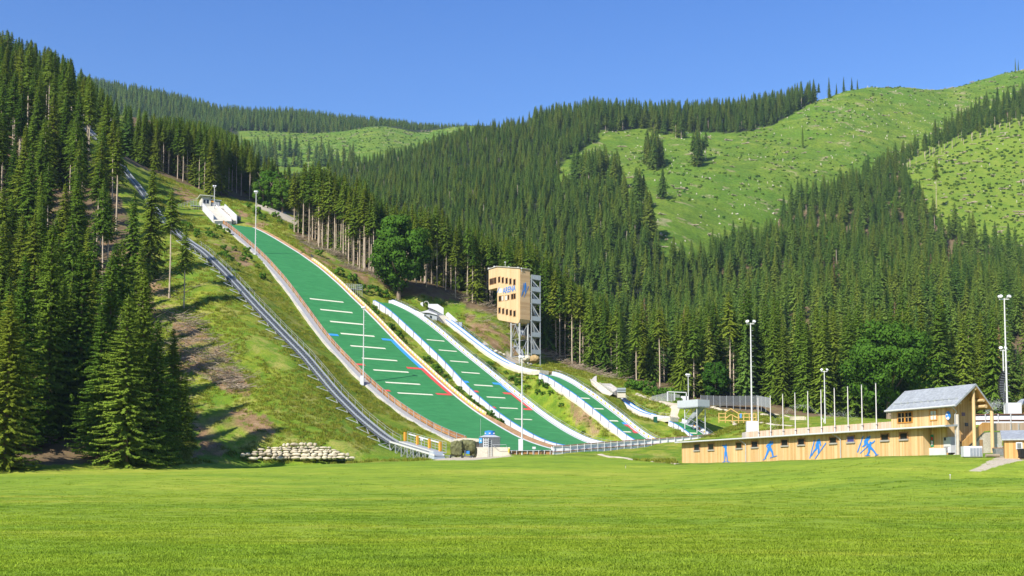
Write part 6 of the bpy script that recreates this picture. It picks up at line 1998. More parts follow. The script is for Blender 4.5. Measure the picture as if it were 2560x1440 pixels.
# ------------------------------------------------------------------ tree meshes
def spruce_mesh(name, seed, h=28.0, base=.06, R=3.6, step=.5, nb=7, sp=.62, mat=None, bark=None, slim=1.0, gap=.0, ex=1.0, dr=1.0):
    """conical spruce: whorls of drooping boughs carrying hanging sprays of needles (crown only)"""
    r = np.random.default_rng(seed)
    V = []; tones = []
    z = base * h
    top = h * .995
    phase = 0
    ph1, ph2 = r.uniform(0, 6.28, 2)
    while z < top:
        f = (z - base * h) / (h - base * h)
        env = (1 - f) ** ex
        spz = sp * (.42 + .58 * min(1, (1 - f) * 1.6))
        low = min(1.0, .55 + f * 5.0) if base > .2 else min(1.0, .8 + f * 3)
        n = max(3, int(round(nb * (.55 + .45 * (1 - f)) + r.uniform(-1, 1))))
        for k in range(n):
            az = phase + 2 * math.pi * k / n + r.uniform(-.35, .35)
            if r.random() < gap: continue
            L = (R * env * low * r.uniform(.52, 1.26) * (1 + .2 * math.sin(az + ph1 + z * .25) + .12 * math.sin(2 * az + ph2 - z * .4)) + .28) * slim
            m = max(2, int(L / (spz * .50)))
            t = (np.arange(m) + r.uniform(.3, 1, m)) / m
            t = np.clip(t, .12, 1.0)
            droop = (.38 + .30 * (1 - f)) * r.uniform(.5, 1.5) * dr
            zz = z + L * (.10 * t - droop * t ** 1.6 + .16 * t ** 4) + r.uniform(-.15, .15)
            ca, sa = math.cos(az), math.sin(az)
            for side in (-1, 1, 0):
                tt = t
                z0 = zz
                nn = len(tt)
                ang = az + side * r.uniform(.5, 1.15, nn)
                ln = spz * r.uniform(.75, 1.5, nn) * (1.15 - .45 * tt)
                wd = ln * r.uniform(.22, .36, nn)
                p0 = np.stack([ca * L * tt, sa * L * tt, z0], 1)
                dz = -r.uniform(.30, .95, nn)
                d = np.stack([np.cos(ang), np.sin(ang), dz], 1) * ln[:, None]
                tilt = r.uniform(-.45, .45, nn)
                sd = np.stack([-np.sin(ang), np.cos(ang), tilt], 1) * wd[:, None]
                if side == 0:      # curtains hanging from the bough
                    d = np.stack([np.full(nn, ca * .55), np.full(nn, sa * .55), -r.uniform(.7, 1.1, nn)], 1) * ln[:, None]
                    sd = np.stack([-sa + r.uniform(-.4, .4, nn), ca + r.uniform(-.4, .4, nn), r.uniform(-.3, .3, nn)], 1) * (wd * 1.25)[:, None]
                q = np.stack([p0, p0 + d * .45 - sd, p0 + d, p0 + d * .45 + sd], 1)
                V.append(q)
                tones.append(np.clip(r.normal(.5, .22, nn) + .15 * (tt - .5), 0, 1))
        phase += 2.4
        z += step * (.55 + .55 * (1 - f)) * r.uniform(.8, 1.2)
    # leader shoot
    V.append(np.array([[[-.09, 0, h - 1.3], [.09, 0, h - 1.3], [.03, .0, h + .5], [-.03, 0, h + .5]], [[0, -.09, h - 1.3], [0, .09, h - 1.3], [0, .03, h + .5], [0, -.03, h + .5]]]))
    tones.append(np.array([.5, .5]))
    V = np.concatenate(V); tones = np.concatenate(tones)
    n = len(V)
    c = V.mean(1)
    o = np.stack([c[:, 0], c[:, 1], np.zeros(n)], 1); o /= np.linalg.norm(o, axis=1)[:, None] + 1e-6
    o = o * .85 + [0, 0, .55] + r.normal(0, .2, (n, 3)); o /= np.linalg.norm(o, axis=1)[:, None]
    V = face_out(V, o)
    return np_mesh(name, V.reshape(-1, 3), np.arange(n * 4).reshape(n, 4), [mat or SPRUCE], tones, nrm=np.repeat(o, 4, 0))

def trunk_np(h, r0, seed, k=7, bend=.15, stubs=0, z0=0, z1=0):
    r = np.random.default_rng(seed)
    zs = np.array([-1.2, 0, h * .15, h * .35, h * .6, h * .85, h * .99])
    rs = np.array([r0 * 1.35, r0 * 1.12, r0 * .92, r0 * .78, r0 * .55, r0 * .24, .03])
    ox = np.cumsum(r.uniform(-bend, bend, len(zs))) * .5; oy = np.cumsum(r.uniform(-bend, bend, len(zs))) * .5
    ox -= ox[1]; oy -= oy[1]
    a = 2 * np.pi * np.arange(k) / k
    V = np.concatenate([np.stack([ox[i] + rs[i] * np.cos(a), oy[i] + rs[i] * np.sin(a), np.full(k, zs[i])], 1) for i in range(len(zs))])
    Q = [(i * k + j, i * k + (j + 1) % k, (i + 1) * k + (j + 1) % k, (i + 1) * k + j) for i in range(len(zs) - 1) for j in range(k)]
    return V, np.array(Q)
def stub_np(h, z0, z1, n, seed, L=1.6):
    """dead side twigs on the bare part of a stem"""
    r = np.random.default_rng(seed)
    V = []
    for i in range(n):
        z = r.uniform(z0, z1); az = r.uniform(0, 6.28); l = L * r.uniform(.4, 1.2); w = .022
        d = np.array([math.cos(az), math.sin(az), r.uniform(-.55, .05)]) * l
        p = np.array([0, 0, z]); s = np.array([-math.sin(az), math.cos(az), 0]) * w; u = np.array([0, 0, w])
        for e in (s, u):
            V.append([p - e, p + e, p + d * .98 + e * .4, p + d * .98 - e * .4])
    V = np.array(V)
    return V.reshape(-1, 3), np.arange(len(V) * 4).reshape(-1, 4)

def leaf_mesh(name, seed, rx, rz, zc, n=9000, leaf=.42, lobes=46, mat=None):
    r = np.random.default_rng(seed)
    u = r.normal(size=(lobes, 3)); u /= np.linalg.norm(u, axis=1)[:, None]
    rad = r.uniform(.45, 1.0, lobes) ** .6
    c = u * rad[:, None] * [rx * .82, rx * .82, rz * .84] + [0, 0, zc]
    lr = r.uniform(.16, .33, lobes) * rx
    i = r.integers(0, lobes, n)
    v = r.normal(size=(n, 3)); v /= np.linalg.norm(v, axis=1)[:, None]
    p = c[i] + v * (lr[i] * r.uniform(.55, 1.05, n))[:, None] * [1, 1, .78]
    a = r.normal(size=(n, 3)); a /= np.linalg.norm(a, axis=1)[:, None]
    nrm = v + r.normal(size=(n, 3)) * .55; nrm /= np.linalg.norm(nrm, axis=1)[:, None]
    t = np.cross(nrm, a); t /= np.linalg.norm(t, axis=1)[:, None]
    b = np.cross(nrm, t)
    s = leaf * r.uniform(.6, 1.35, n)[:, None]
    q = np.stack([p - t * s * .5, p + b * s * .36, p + t * s * .5, p - b * s * .36], 1)
    o = v * .8 + (p - [0, 0, zc]) / rx * .4 + [0, 0, .25] + r.normal(0, .25, (n, 3)); o /= np.linalg.norm(o, axis=1)[:, None]
    q = face_out(q, o)
    return np_mesh(name, q.reshape(-1, 3), np.arange(n * 4).reshape(n, 4), [mat or LEAVES], np.clip(r.normal(.5, .25, n), 0, 1), nrm=np.repeat(o, 4, 0))

def mesh_join(name, parts, mats):
    """parts: (verts, quads, material index, tones or None, normals or nothing)"""
    V = []; Q = []; mi = []; tn = []; k = 0; NN = []; has = False
    for v, q, m, t, *nn in parts:
        if nn:
            NN.append(nn[0]); has = True
        else:
            q_ = np.asarray(q); g = np.zeros((len(v), 3)); f_ = np.cross(np.asarray(v)[q_[:, 2]] - np.asarray(v)[q_[:, 0]], np.asarray(v)[q_[:, 3]] - np.asarray(v)[q_[:, 1]])
            for c_ in range(4): np.add.at(g, q_[:, c_], f_)
            NN.append(g / (np.linalg.norm(g, axis=1)[:, None] + 1e-9))
        V.append(v); Q.append(np.asarray(q) + k); mi.append(np.full(len(q), m)); tn.append(np.full(len(q), .5) if t is None else t); k += len(v)
    return np_mesh(name, np.concatenate(V), np.concatenate(Q), mats, np.concatenate(tn), np.concatenate(mi), nrm=np.concatenate(NN) if has else None)
def mesh_arrays(me):
    v = np.empty(len(me.vertices) * 3, np.float32); me.vertices.foreach_get('co', v)
    q = np.empty(len(me.loops), np.int32); me.loops.foreach_get('vertex_index', q)
    t = np.empty(len(me.polygons), np.float32); me.attributes['tone'].data.foreach_get('value', t)
    nn = np.empty(len(me.loops) * 3, np.float32); me.corner_normals.foreach_get('vector', nn)
    vn = np.zeros((len(me.vertices), 3), np.float32); vn[q] = nn.reshape(-1, 3)
    return v.reshape(-1, 3), q.reshape(-1, 4), t, vn

# prototypes: crowns and trunks, 28 m tall, shared by the copies
FULL, BARE = [], []
for i in range(6):
    c = spruce_mesh('full_spruce_crown', 100 + i, 28, .035 + .02 * (i % 3), [5.4, 4.7, 5.8, 4.3, 5.0, 4.1][i], .44, 9, .50, gap=.10, ex=.92)
    v, q = trunk_np(28, .30, 200 + i)
    FULL.append((c, mesh_join('spruce_trunk', [(v, q, 0, None)], [BARK])))
for i in range(6):
    b0 = [.50, .60, .45, .55, .64, .48][i]
    c = spruce_mesh('high_spruce_crown', 300 + i, 28, b0, [3.6, 3.2, 3.8, 3.1, 3.0, 3.9][i], .44, 7, .50, gap=.15, ex=.85)
    v, q = trunk_np(28, .22, 400 + i)
    v2, q2 = stub_np(28, 3.0, 28 * b0 + 2, 60, 500 + i)
    BARE.append((c, mesh_join('bare_trunk', [(v, q, 0, None), (v2, q2, 0, None)], [BARK_L])))
# denser crowns for the trees nearest the meadow
NEAR = []
for i in range(4):
    c = spruce_mesh('near_spruce_crown', 700 + i, 28, [.01, .02, .015, .04][i], [5.9, 5.2, 6.4, 4.8][i], .30, 9, .42, gap=.16, ex=.72, dr=.62)
    v, q = trunk_np(28, .36, 800 + i)
    NEAR.append((c, mesh_join('spruce_trunk', [(v, q, 0, None)], [BARK])))

def make_tree(name, protos, label, cat, group):
    root = thing(name, label, cat, (0, 0, 0), 0, group)
    for nm, me in zip(('crown', 'trunk'), protos):
        o = bpy.data.objects.new(nm, me); COL.objects.link(o); o.parent = root
    return root
def place_tree(protos, p, h, label, group, name='spruce_tree', cat='tree', rz=None, wx=1.0):
    r = make_tree(name, protos, label, cat, group)
    s = h / 28.0
    r.location = (float(p[0]), float(p[1]), float(p[2]))
    r.scale = (s * wx, s * wx, s)
    r.rotation_euler = (random.uniform(-.02, .02), random.uniform(-.02, .02), random.uniform(0, 6.28) if rz is None else rz)
    return r
def tree_at(px, D, ytop=None, h=None):
    """ground point at a pixel column and distance; height from the pixel row of the tip"""
    p = at(px, D)
    if ytop is not None:
        h = bp(px, ytop, D)[2] - p[2]
    return p, h
TAKEN = []
def free(p, d):
    for q in TAKEN:
        if (q[0] - p[0]) ** 2 + (q[1] - p[1]) ** 2 < d * d:
            return False
    TAKEN.append((p[0], p[1])); return True
def px_of(x, y, z):
    a, b = proj(np.array([x, y, z])); return float(a), float(b)
N_TREES = 0
# --- big spruces at the meadow edge, each described by itself
HERO = [
 (14, 150, 735, 2, 1.0, 'spruce at the left edge of the picture, its lowest boughs sweeping onto the meadow'),
 (62, 163, 640, 3, .9, 'slender dark spruce just behind the one at the left edge'),
 (118, 170, 560, 1, .85, 'spruce with thin upper crown beside the dark gap above the old rail fence'),
 (205, 174, 628, 0, 1.0, 'broad spruce with pale lichen-grey boughs left of the three big meadow-edge crowns'),
 (268, 180, 632, 1, .95, 'tall spruce directly behind the broad meadow-edge spruces'),
 (246, 163, 760, 3, .95, 'spruce at the meadow edge, left of the two widest crowns'),
 (318, 161, 742, 2, 1.05, 'widest spruce at the meadow edge, its skirt touching the grass'),
 (362, 171, 668, 0, .9, 'spire-shaped spruce rising over the widest meadow-edge spruces'),
 (396, 166, 800, 1, 1.0, 'spruce at the right end of the meadow-edge group, next to the dry branch slope'),
 (462, 184, 930, 3, 1.0, 'lowest bushy young spruce below the logging debris, right end of the left wood'),
 (430, 177, 820, 2, .8, 'mid-height bushy spruce beside the logging debris, second from the right end of the left wood'),
 (160, 176, 700, 3, .8, 'narrow spruce half hidden in the shadow left of the broad grey-boughed one'),
 (455, 246, 560, 5, .8, 'lone tall spruce with a long bare stem on the slope above the logging debris'),
 (418, 252, 470, 4, .8, 'thin-topped spruce left of the lone bare-stemmed one, by the lift track'),
 (368, 262, 385, 1, .8, 'pointed spruce in front of the lift track, above the brown forest floor')]
for px, D, yt, v, wx, lab in HERO:
    p, h = tree_at(px, D, yt)
    TAKEN.append((p[0], p[1]))
    if 'bare' in lab or 'thin-topped' in lab:
        place_tree(BARE[v], p, h, lab, None, wx=1.0)
    else:
        place_tree((NEAR if D < 185 else FULL)[v % (4 if D < 185 else 6)], p, h, lab, None, wx=wx)
    N_TREES += 1
# --- left wood
FOREST_PTS = []           # remaining trees, for the far woods
left_edge = [(-140, 1176), (180, 1150), (390, 1120), (405, 1000), (408, 900), (405, 800), (380, 700), (350, 600), (300, 490), (245, 400), (180, 318), (140, 230), (60, 120), (-140, 60)]
LGAP = [[(115, 560), (160, 500), (190, 560), (180, 680), (130, 680)], [(250, 600), (330, 560), (400, 640), (420, 790), (330, 760), (270, 700)], [(-20, 560), (40, 560), (60, 680), (-20, 700)], [(60, 1000), (130, 960), (170, 1060), (150, 1150), (70, 1150)]]
cand = []
for i in range(8200):
    D = rng.uniform(156, 530); px = rng.uniform(-130, 470)
    x = (px - 1280) / F * D
    cand.append((D, px, x))
cand.sort()
xs = np.array([c[2] for c in cand]); ys = np.array([c[0] for c in cand]); zs = T(xs, ys)
pxs, pys = proj(np.stack([xs, ys, zs], 1))
ok = in_poly(pxs, pys, left_edge)
lift_s = (xs - LIFT0[0]) * -HD[0] + (ys - LIFT0[1]) * -HD[1]
lift_t = (xs - LIFT0[0]) * HC[0] + (ys - LIFT0[1]) * HC[1]
nleft = 0
LIFTFINE = [(a_[0] + (b_[0] - a_[0]) * u_, a_[1] + (b_[1] - a_[1]) * u_) for a_, b_ in zip(LIFTPX[8:-1], LIFTPX[9:]) for u_ in (0, .25, .5, .75)]
for i in np.where(ok)[0]:
    D = ys[i]
    if lift_t[i] > -6.5 and 40 < lift_s[i] < 215: continue
    if 225 < pxs[i] < 445 and 188 < D < 258 and rng.random() < .9: continue
    if 55 < pxs[i] < 165 and D < 192: continue
    if pxs[i] < 70 and 196 < D < 262 and rng.random() < .6: continue
    gap = any(in_poly(np.array([pxs[i]]), np.array([pys[i]]), g)[0] for g in LGAP)
    dmin = (7.2 if D < 330 else 6.2) * (1.5 if gap else 1.25 if pxs[i] > 300 else 1)
    if not free((xs[i], ys[i]), dmin): continue
    p = np.array([xs[i], ys[i], zs[i]])
    bare = (rng.random() < (.92 if gap or (pxs[i] > 200 and D > 200) else .6) and D > 190)
    h = rng.uniform(21, 31) if D > 200 else rng.uniform(17, 27)
    # keep the tips under the skyline of the wood
    sky = np.interp(pxs[i], [-140, 0, 60, 160, 240, 300, 330, 480], [20, 62, 92, 135, 195, 250, 300, 420])
    hmax = bp(pxs[i], sky, D)[2] - p[2]
    if hmax < 9: continue
    h = min(h, hmax * rng.uniform(.93, 1.0)) if hmax < h else h
    hw_ = 3.4 * F / D
    tip_ = pys[i] - h * F / D
    seg = [(lx_, ly_) for lx_, ly_ in LIFTFINE if abs(lx_ - pxs[i]) < hw_ * (.35 + .65 * min(1, max(0, (ly_ - tip_) / max(1, pys[i] - tip_)))) and tip_ < ly_ < pys[i]]
    if seg and lift_t[i] < 1:
        if max(q_[1] for q_ in seg) > 560 or rng.random() < .3: continue
    if nleft < 64:
        if D < 205: lab = 'dark spruce in the crowded front part of the left wood, behind the meadow-edge crowns'
        elif D < 265: lab = 'spruce half-way up the left wood, among stems over brown forest floor'
        else: lab = 'spruce high in the left wood below its skyline'
        place_tree(BARE[int(rng.integers(6))] if bare else FULL[int(rng.integers(6))], p, h, lab, 'spruces of the left wood', wx=rng.uniform(.85, 1.15))
        nleft += 1; N_TREES += 1
    else:
        FOREST_PTS.append((p, h, 1 if bare else 0))
# --- row of bare stems right of the in-run
def row(pts, n, depth, yt, h_rng, bare_p, lab, grp, jitter=4, count=None, dmin=2.6, wx=(.85, 1.05)):
    """trees along a line of ground pixels (px, py, D) with some depth behind"""
    global N_TREES
    P_ = np.array([bp(*q)[:2] for q in pts])
    L = np.r_[0, np.cumsum(np.linalg.norm(np.diff(P_, axis=0), axis=1))]
    k = 0; tries = 0
    while k < n and tries < n * 30:
        tries += 1
        t = rng.uniform(0, L[-1]); b = depth * rng.uniform(0, 1) ** 1.4
        x = np.interp(t, L, P_[:, 0]) + rng.normal(0, .6); y = np.interp(t, L, P_[:, 1]) + b
        if not free((x, y), dmin): continue
        z = T1(x, y); pp = px_of(x, y, z)
        h = rng.uniform(*h_rng)
        if yt is not None:
            lim = bp(pp[0], float(np.interp(pp[0], [a for a, c in yt], [c for a, c in yt])), y)[2] - z
            h = lim * rng.uniform(.82, 1.0) if lim < h_rng[1] * 1.25 else h
        if h < 6: continue
        bare = rng.random() < (bare_p if b < depth * .35 else bare_p * .5)
        l_ = lab if isinstance(lab, str) else lab(pp[0], b)
        place_tree(BARE[int(rng.integers(6))] if bare else FULL[int(rng.integers(6))], (x, y, z - .2), h, l_, grp, wx=rng.uniform(*wx))
        N_TREES += 1; k += 1
row([(322, 402, 402), (380, 420, 405), (430, 440, 408), (490, 465, 408), (538, 488, 406)], 40, 30, [(300, 270), (400, 285), (480, 295), (540, 320)], (22, 29), .85,
    'sunlit spruce with bare pale stem in the row above the takeoff stairs', 'spruce row above the takeoff')
row([(545, 495, 420), (640, 500, 425), (720, 500, 420)], 16, 34, [(540, 325), (620, 350), (680, 385), (730, 430)], (22, 28), .3,
    'spruce in the dark wood gap behind the start house', 'spruces behind the start house')
row([(735, 590, 353), (765, 608, 350), (805, 630, 346), (847, 640, 343), (875, 672, 337), (930, 692, 332)], 44, 22, [(730, 395), (820, 400), (880, 430), (940, 455)], (24, 31), .9,
    'tall spruce with long bare grey stem in the row right of the largest green slope', 'bare-stemmed spruces right of the largest slope')
row([(930, 700, 345), (1000, 735, 345), (1060, 752, 333), (1150, 768, 333), (1230, 800, 332)], 40, 28, [(900, 460), (1000, 500), (1100, 510), (1200, 560), (1300, 600)], (26, 33), .75,
    'spruce with bare stem in the wood between the broad maple and the judges tower', 'spruces behind the middle jump')
row([(1240, 812, 332), (1300, 862, 330), (1360, 890, 328), (1430, 925, 318), (1520, 948, 312)], 40, 30, [(1240, 570), (1350, 600), (1450, 690), (1560, 750)], (24, 31), .6,
    'spruce in the shaded wood behind and right of the judges tower', 'spruces behind the judges tower')
row([(1540, 958, 306), (1600, 968, 302), (1660, 988, 296), (1740, 1008, 292), (1800, 1014, 294), (1880, 1016, 296)], 26, 24, [(1540, 740), (1700, 760), (1900, 700)], (20, 28), .45,
    'spruce at the valley wood edge above the mesh fence', 'spruces above the mesh fence')
row([(1930, 1030, 288), (2000, 1046, 282), (2090, 1048, 280)], 14, 22, [(1900, 720), (2000, 760), (2100, 760)], (20, 27), .15,
    'full green spruce behind the left half of the flagpole row', 'spruces behind the flagpoles')
row([(2110, 1048, 286), (2200, 1048, 284), (2320, 1048, 280), (2440, 1048, 276), (2570, 1046, 272)], 26, 26, [(2100, 760), (2560, 660)], (22, 29), .05,
    'full green spruce behind the gabled house and the last flagpoles', 'spruces behind the gabled house')
# --- broadleaved trees
BR1 = leaf_mesh('maple_crown', 51, 6.6, 8.8, 10.0, 26000, .52, 80)
BR2 = leaf_mesh('round_maple_crown', 52, 8.2, 9.0, 9.4, 30000, .50, 110)
BR3 = leaf_mesh('young_tree_crown', 53, 3.6, 4.6, 5.2, 10000, .42, 50)
def broad(me, loc, s, lab, tr=.35, hh=6.0, name='maple_tree', group=None):
    global N_TREES
    r = thing(name, lab, 'tree', loc, random.uniform(0, 6), group); r.scale = (s, s, s)
    o = bpy.data.objects.new('crown', me); COL.objects.link(o); o.parent = r
    b = MB().tube([(0, 0, -1), (0, 0, hh * .4), (.1, .05, hh)], tr, BARK, 8, tr * .6)
    for a in (0, 1.7, 3.1, 4.6):
        b.tube([(0, 0, hh * (.55 + .05 * a)), (hh * .25 * math.cos(a), hh * .25 * math.sin(a), hh * .95), (hh * .55 * math.cos(a), hh * .55 * math.sin(a), hh * 1.35)], tr * .45, BARK, 6, tr * .15)
    b.build('trunk', r)
    N_TREES += 1
    return r
broad(BR1, at(995, 322), 1.42, 'broad dark green maple standing where the middle landing hill begins', .5)
broad(BR2, at(2222, 262), 1.36, 'large round dark green maple behind the last flagpoles', .55)
broad(BR3, at(672, 412), 1.75, 'light green broadleaf tree right of the start house, upper of the sunny group', .3)
broad(BR3, at(700, 395), 1.5, 'light green broadleaf tree at the head of the pale path', .3)
broad(BR3, at(650, 408), 1.25, 'small bright broadleaf tree just behind the largest hill mast', .3)
broad(BR3, at(905, 398), 1.4, 'light green broadleaf tree behind the bare-stemmed row', .3)
broad(BR3, at(1100, 350), 1.0, 'bright young broadleaf tree under the spruces behind the middle jump', .25)
broad(BR3, at(1790, 290), 1.25, 'thin-stemmed birch-like tree over the dark mesh fence', .16, name='birch_tree')
# bushes at the wood edge
SHR = leaf_mesh('shrub_leaves', 61, 1.3, .9, .8, 900, .26, 14, foliage('shrub_leaf_green', (.05, .13, .015), (.085, .19, .022), (.14, .26, .03), None, .3))
def shrub(p, s, lab, grp, wz=1.0):
    o = bpy.data.objects.new('shrub', SHR); COL.objects.link(o)
    o.location = tuple(map(float, p)); o.scale = (s, s, s * wz); o.rotation_euler = (0, 0, random.uniform(0, 6))
    tag(o, lab, 'shrub', grp)
for i in range(26):
    px = rng.uniform(1570, 1700); py = np.interp(px, [1570, 1640, 1700], [958, 982, 995]) + rng.uniform(-4, 14)
    g = ground_px(px, py, 250, 340)
    if g is not None: shrub(g, rng.uniform(.8, 1.7), 'bright green bush at the wood edge above the shortest jump', 'bushes at the wood edge')
for i in range(30):
    s_ = rng.uniform(88, 140); t_ = -float(jw('big', s_)) - rng.uniform(3.6, 17)
    x, y = j2w('big', t_, s_); shrub((x, y, T1(x, y)), rng.uniform(.4, 1.1), 'leafy bush on the bank left of the upper largest slope', 'bushes left of the upper slope')
for i in range(34):
    s_ = rng.uniform(20, 84); t_ = float(jw('big', s_)) + rng.uniform(2.2, 4.6)
    x, y = j2w('big', t_, s_)
    tm_, sm_ = w2j('med', x, y)
    if tm_ > -float(jw('med', sm_)) - 1.2: continue
    shrub((x, y, T1(x, y)), rng.uniform(.5, 1.1), 'leafy bush in the grass strip between the two largest landing hills', 'bushes between the landing hills')
for i in range(22):
    s_ = rng.uniform(12, 60); t_ = float(jw('med', s_)) + rng.uniform(2.5, 7)
    x, y = j2w('med', t_, s_)
    tm_, sm_ = w2j('small', x, y)
    if abs(tm_) < float(jw('small', sm_)) + 1.6: continue
    shrub((x, y, T1(x, y)), rng.uniform(.4, 1.0), 'leafy bush on the bank between the middle and the junior jump', 'bushes beside the junior jump')
for px, py, s in ((640, 535, 1.6), (655, 550, 1.2), (690, 545, 1.3), (700, 560, 1.0), (620, 520, 1.2), (668, 520, 1.4), (730, 575, 1.2), (800, 640, 1.2), (850, 690, 1.5), (880, 705, 1.6), (905, 730, 1.4), (930, 735, 1.7), (960, 745, 1.6)):
    g = ground_px(px, py, 280, 420)
    if g is not None: shrub(g, s, 'green bush on the cleared bank under the bare-stemmed row', 'bushes under the bare stems')

# ------------------------------------------------------------------ scattered stuff: points carrying scale, turn and kind
def scatter(name, P_, sc, rz, vr, protos, label, cat, kind='stuff'):
    me = bpy.data.meshes.new(name)
    P_ = np.asarray(P_, np.float32)
    me.vertices.add(len(P_)); me.vertices.foreach_set('co', P_.ravel())
    for nm, typ, arr, dt in (('sc', 'FLOAT', sc, np.float32), ('rz', 'FLOAT', rz, np.float32), ('vr', 'INT', vr, np.int32)):
        a = me.attributes.new(nm, typ, 'POINT'); a.data.foreach_set('value', np.asarray(arr, dt))
    o = bpy.data.objects.new(name, me); COL.objects.link(o)
    tag(o, label, cat, None, kind)
    ng = bpy.data.node_groups.new(name, 'GeometryNodeTree')
    ng.interface.new_socket('Geometry', in_out='INPUT', socket_type='NodeSocketGeometry')
    ng.interface.new_socket('Geometry', in_out='OUTPUT', socket_type='NodeSocketGeometry')
    N_ = ng.nodes; gi = N_.new('NodeGroupInput'); go_ = N_.new('NodeGroupOutput'); jn = N_.new('GeometryNodeJoinGeometry')
    def attr(nm, typ):
        x = N_.new('GeometryNodeInputNamedAttribute'); x.data_type = typ; x.inputs[0].default_value = nm; return x.outputs[0]
    cx = N_.new('ShaderNodeCombineXYZ'); ng.links.new(attr('rz', 'FLOAT'), cx.inputs[2])
    va = attr('vr', 'INT'); sa_ = attr('sc', 'FLOAT')
    for k, pm in enumerate(protos):
        ob = bpy.data.objects.new(name + '_source', pm)
        oi = N_.new('GeometryNodeObjectInfo'); oi.inputs[0].default_value = ob; oi.transform_space = 'ORIGINAL'
        ip = N_.new('GeometryNodeInstanceOnPoints')
        cmp_ = N_.new('FunctionNodeCompare'); cmp_.data_type = 'INT'; cmp_.operation = 'EQUAL'
        ng.links.new(va, cmp_.inputs[2]); cmp_.inputs[3].default_value = k
        ng.links.new(gi.outputs[0], ip.inputs['Points']); ng.links.new(cmp_.outputs[0], ip.inputs['Selection'])
        ng.links.new(oi.outputs['Geometry'], ip.inputs['Instance']); ng.links.new(cx.outputs[0], ip.inputs['Rotation']); ng.links.new(sa_, ip.inputs['Scale'])
        ng.links.new(ip.outputs[0], jn.inputs[0])
    ng.links.new(jn.outputs[0], go_.inputs[0])
    md = o.modifiers.new('scatter', 'NODES'); md.node_group = ng
    return o

# medium-detail trees for the woods
def wood_proto(seed, base, R, step, nb, sp, matn=None, bare=False):
    c = spruce_mesh('wood_tree', seed, 28, base, R, step, nb, sp, mat=SPRUCE_FAR, gap=.05)
    v, q, t, vn = mesh_arrays(c)
    tv, tq = trunk_np(28, .26, seed + 1, 5)
    return mesh_join('wood_tree', [(v, q, 0, t, vn), (tv, tq, 1, None)], [SPRUCE_FAR, BARK_L if bare else BARK])
def rich(pr, i):
    v, q, t, vn = mesh_arrays(pr[0])
    o_v = np.empty(len(pr[1].vertices) * 3, np.float32); pr[1].vertices.foreach_get('co', o_v)
    o_q = np.empty(len(pr[1].loops), np.int32); pr[1].loops.foreach_get('vertex_index', o_q)
    return mesh_join('wood_tree', [(v, q, 0, t, vn), (o_v.reshape(-1, 3), o_q.reshape(-1, 4), 1, None)], [SPRUCE, pr[1].materials[0]])
RICH = [rich(FULL[i], i) for i in range(4)] + [rich(BARE[i], i) for i in (1, 3, 4, 5)]
LEAVES_M = foliage('mixed_wood_leaves', (.05, .12, .014), (.085, .18, .02), (.13, .24, .028), None, .3)
v_, q_ = trunk_np(14, .25, 77, 5)
for sd_ in (1, 2):
    c_ = leaf_mesh('mixed_crown', 80 + sd_, 5.2, 8.0, 12.0, 3500, .8, 30, LEAVES_M)
    a_ = mesh_arrays(c_)
    RICH.append(mesh_join('wood_tree', [(a_[0], a_[1], 0, a_[2], a_[3]), (v_, q_, 1, None)], [LEAVES_M, BARK]))
NEEDLES_DEAD = foliage('dying_needles', (.12, .07, .03), (.20, .12, .05), (.28, .18, .08), None, .2)
c_ = spruce_mesh('dying_crown', 990, 28, .15, 2.6, .9, 6, .9, NEEDLES_DEAD, gap=.3); a_ = mesh_arrays(c_); tv_, tq_ = trunk_np(28, .24, 991, 5)
RICH.append(mesh_join('wood_tree', [(a_[0], a_[1], 0, a_[2], a_[3]), (tv_, tq_, 1, None)], [NEEDLES_DEAD, BARK_L]))
WOODP = [wood_proto(900 + i, [.04, .10, .06, .14, .40, .5][i], [5.7, 4.9, 6.0, 4.5, 3.9, 3.6][i], .72, 7, .9, bare=i > 3) for i in range(6)]
FARP = [wood_proto(950 + i, [.05, .12, .08, .35][i], [5.4, 4.8, 5.8, 4.0][i], 1.2, 6, 1.35, bare=i > 2) for i in range(4)]

# near wood behind and beyond the individual trees: valley side and spur
sp_pts = []
SPUR_FOREST = [(900, 640), (1000, 700), (1150, 730), (1300, 790), (1440, 890), (1560, 940), (1700, 985), (1800, 1005), (1900, 1012), (2000, 1030), (2650, 1035), (2650, 660), (2560, 655), (2440, 612), (2350, 575), (2285, 505), (2245, 432), (2320, 398), (2400, 366), (2470, 341), (2560, 313), (2700, 270), (2700, 100), (2200, 300), (1900, 560), (1640, 820), (1400, 800), (900, 560)]
n = 52000
D_ = np.sqrt(rng.uniform(275 ** 2, 1090 ** 2, n)); px = rng.uniform(860, 2680, n)
x = (px - 1280) / F * D_; z = T(x, D_); ppx, ppy = proj(np.stack([x, D_, z], 1))
dm = np.interp(px, [860, 900, 1400, 1500, 1700, 1850, 2050, 2250, 2450, 2700], [440, 450, 470, 520, 570, 690, 850, 960, 1060, 1080])
ok = in_poly(ppx, ppy, SPUR_FOREST) & (D_ < dm)
cell = {}
def thin(ix, x, y, d):
    """keep points at least about d apart (hash grid)"""
    keep = []
    g = {}
    for i in ix:
        k = (int(math.floor(x[i] / d)), int(math.floor(y[i] / d)))
        bad = False
        for a in (-1, 0, 1):
            for b in (-1, 0, 1):
                for j in g.get((k[0] + a, k[1] + b), ()):
                    if (x[i] - x[j]) ** 2 + (y[i] - y[j]) ** 2 < d * d:
                        bad = True; break
                if bad: break
            if bad: break
        if not bad:
            g.setdefault(k, []).append(i); keep.append(i)
    return keep
tk = np.array(TAKEN)
pts, scs, vrs = [], [], []
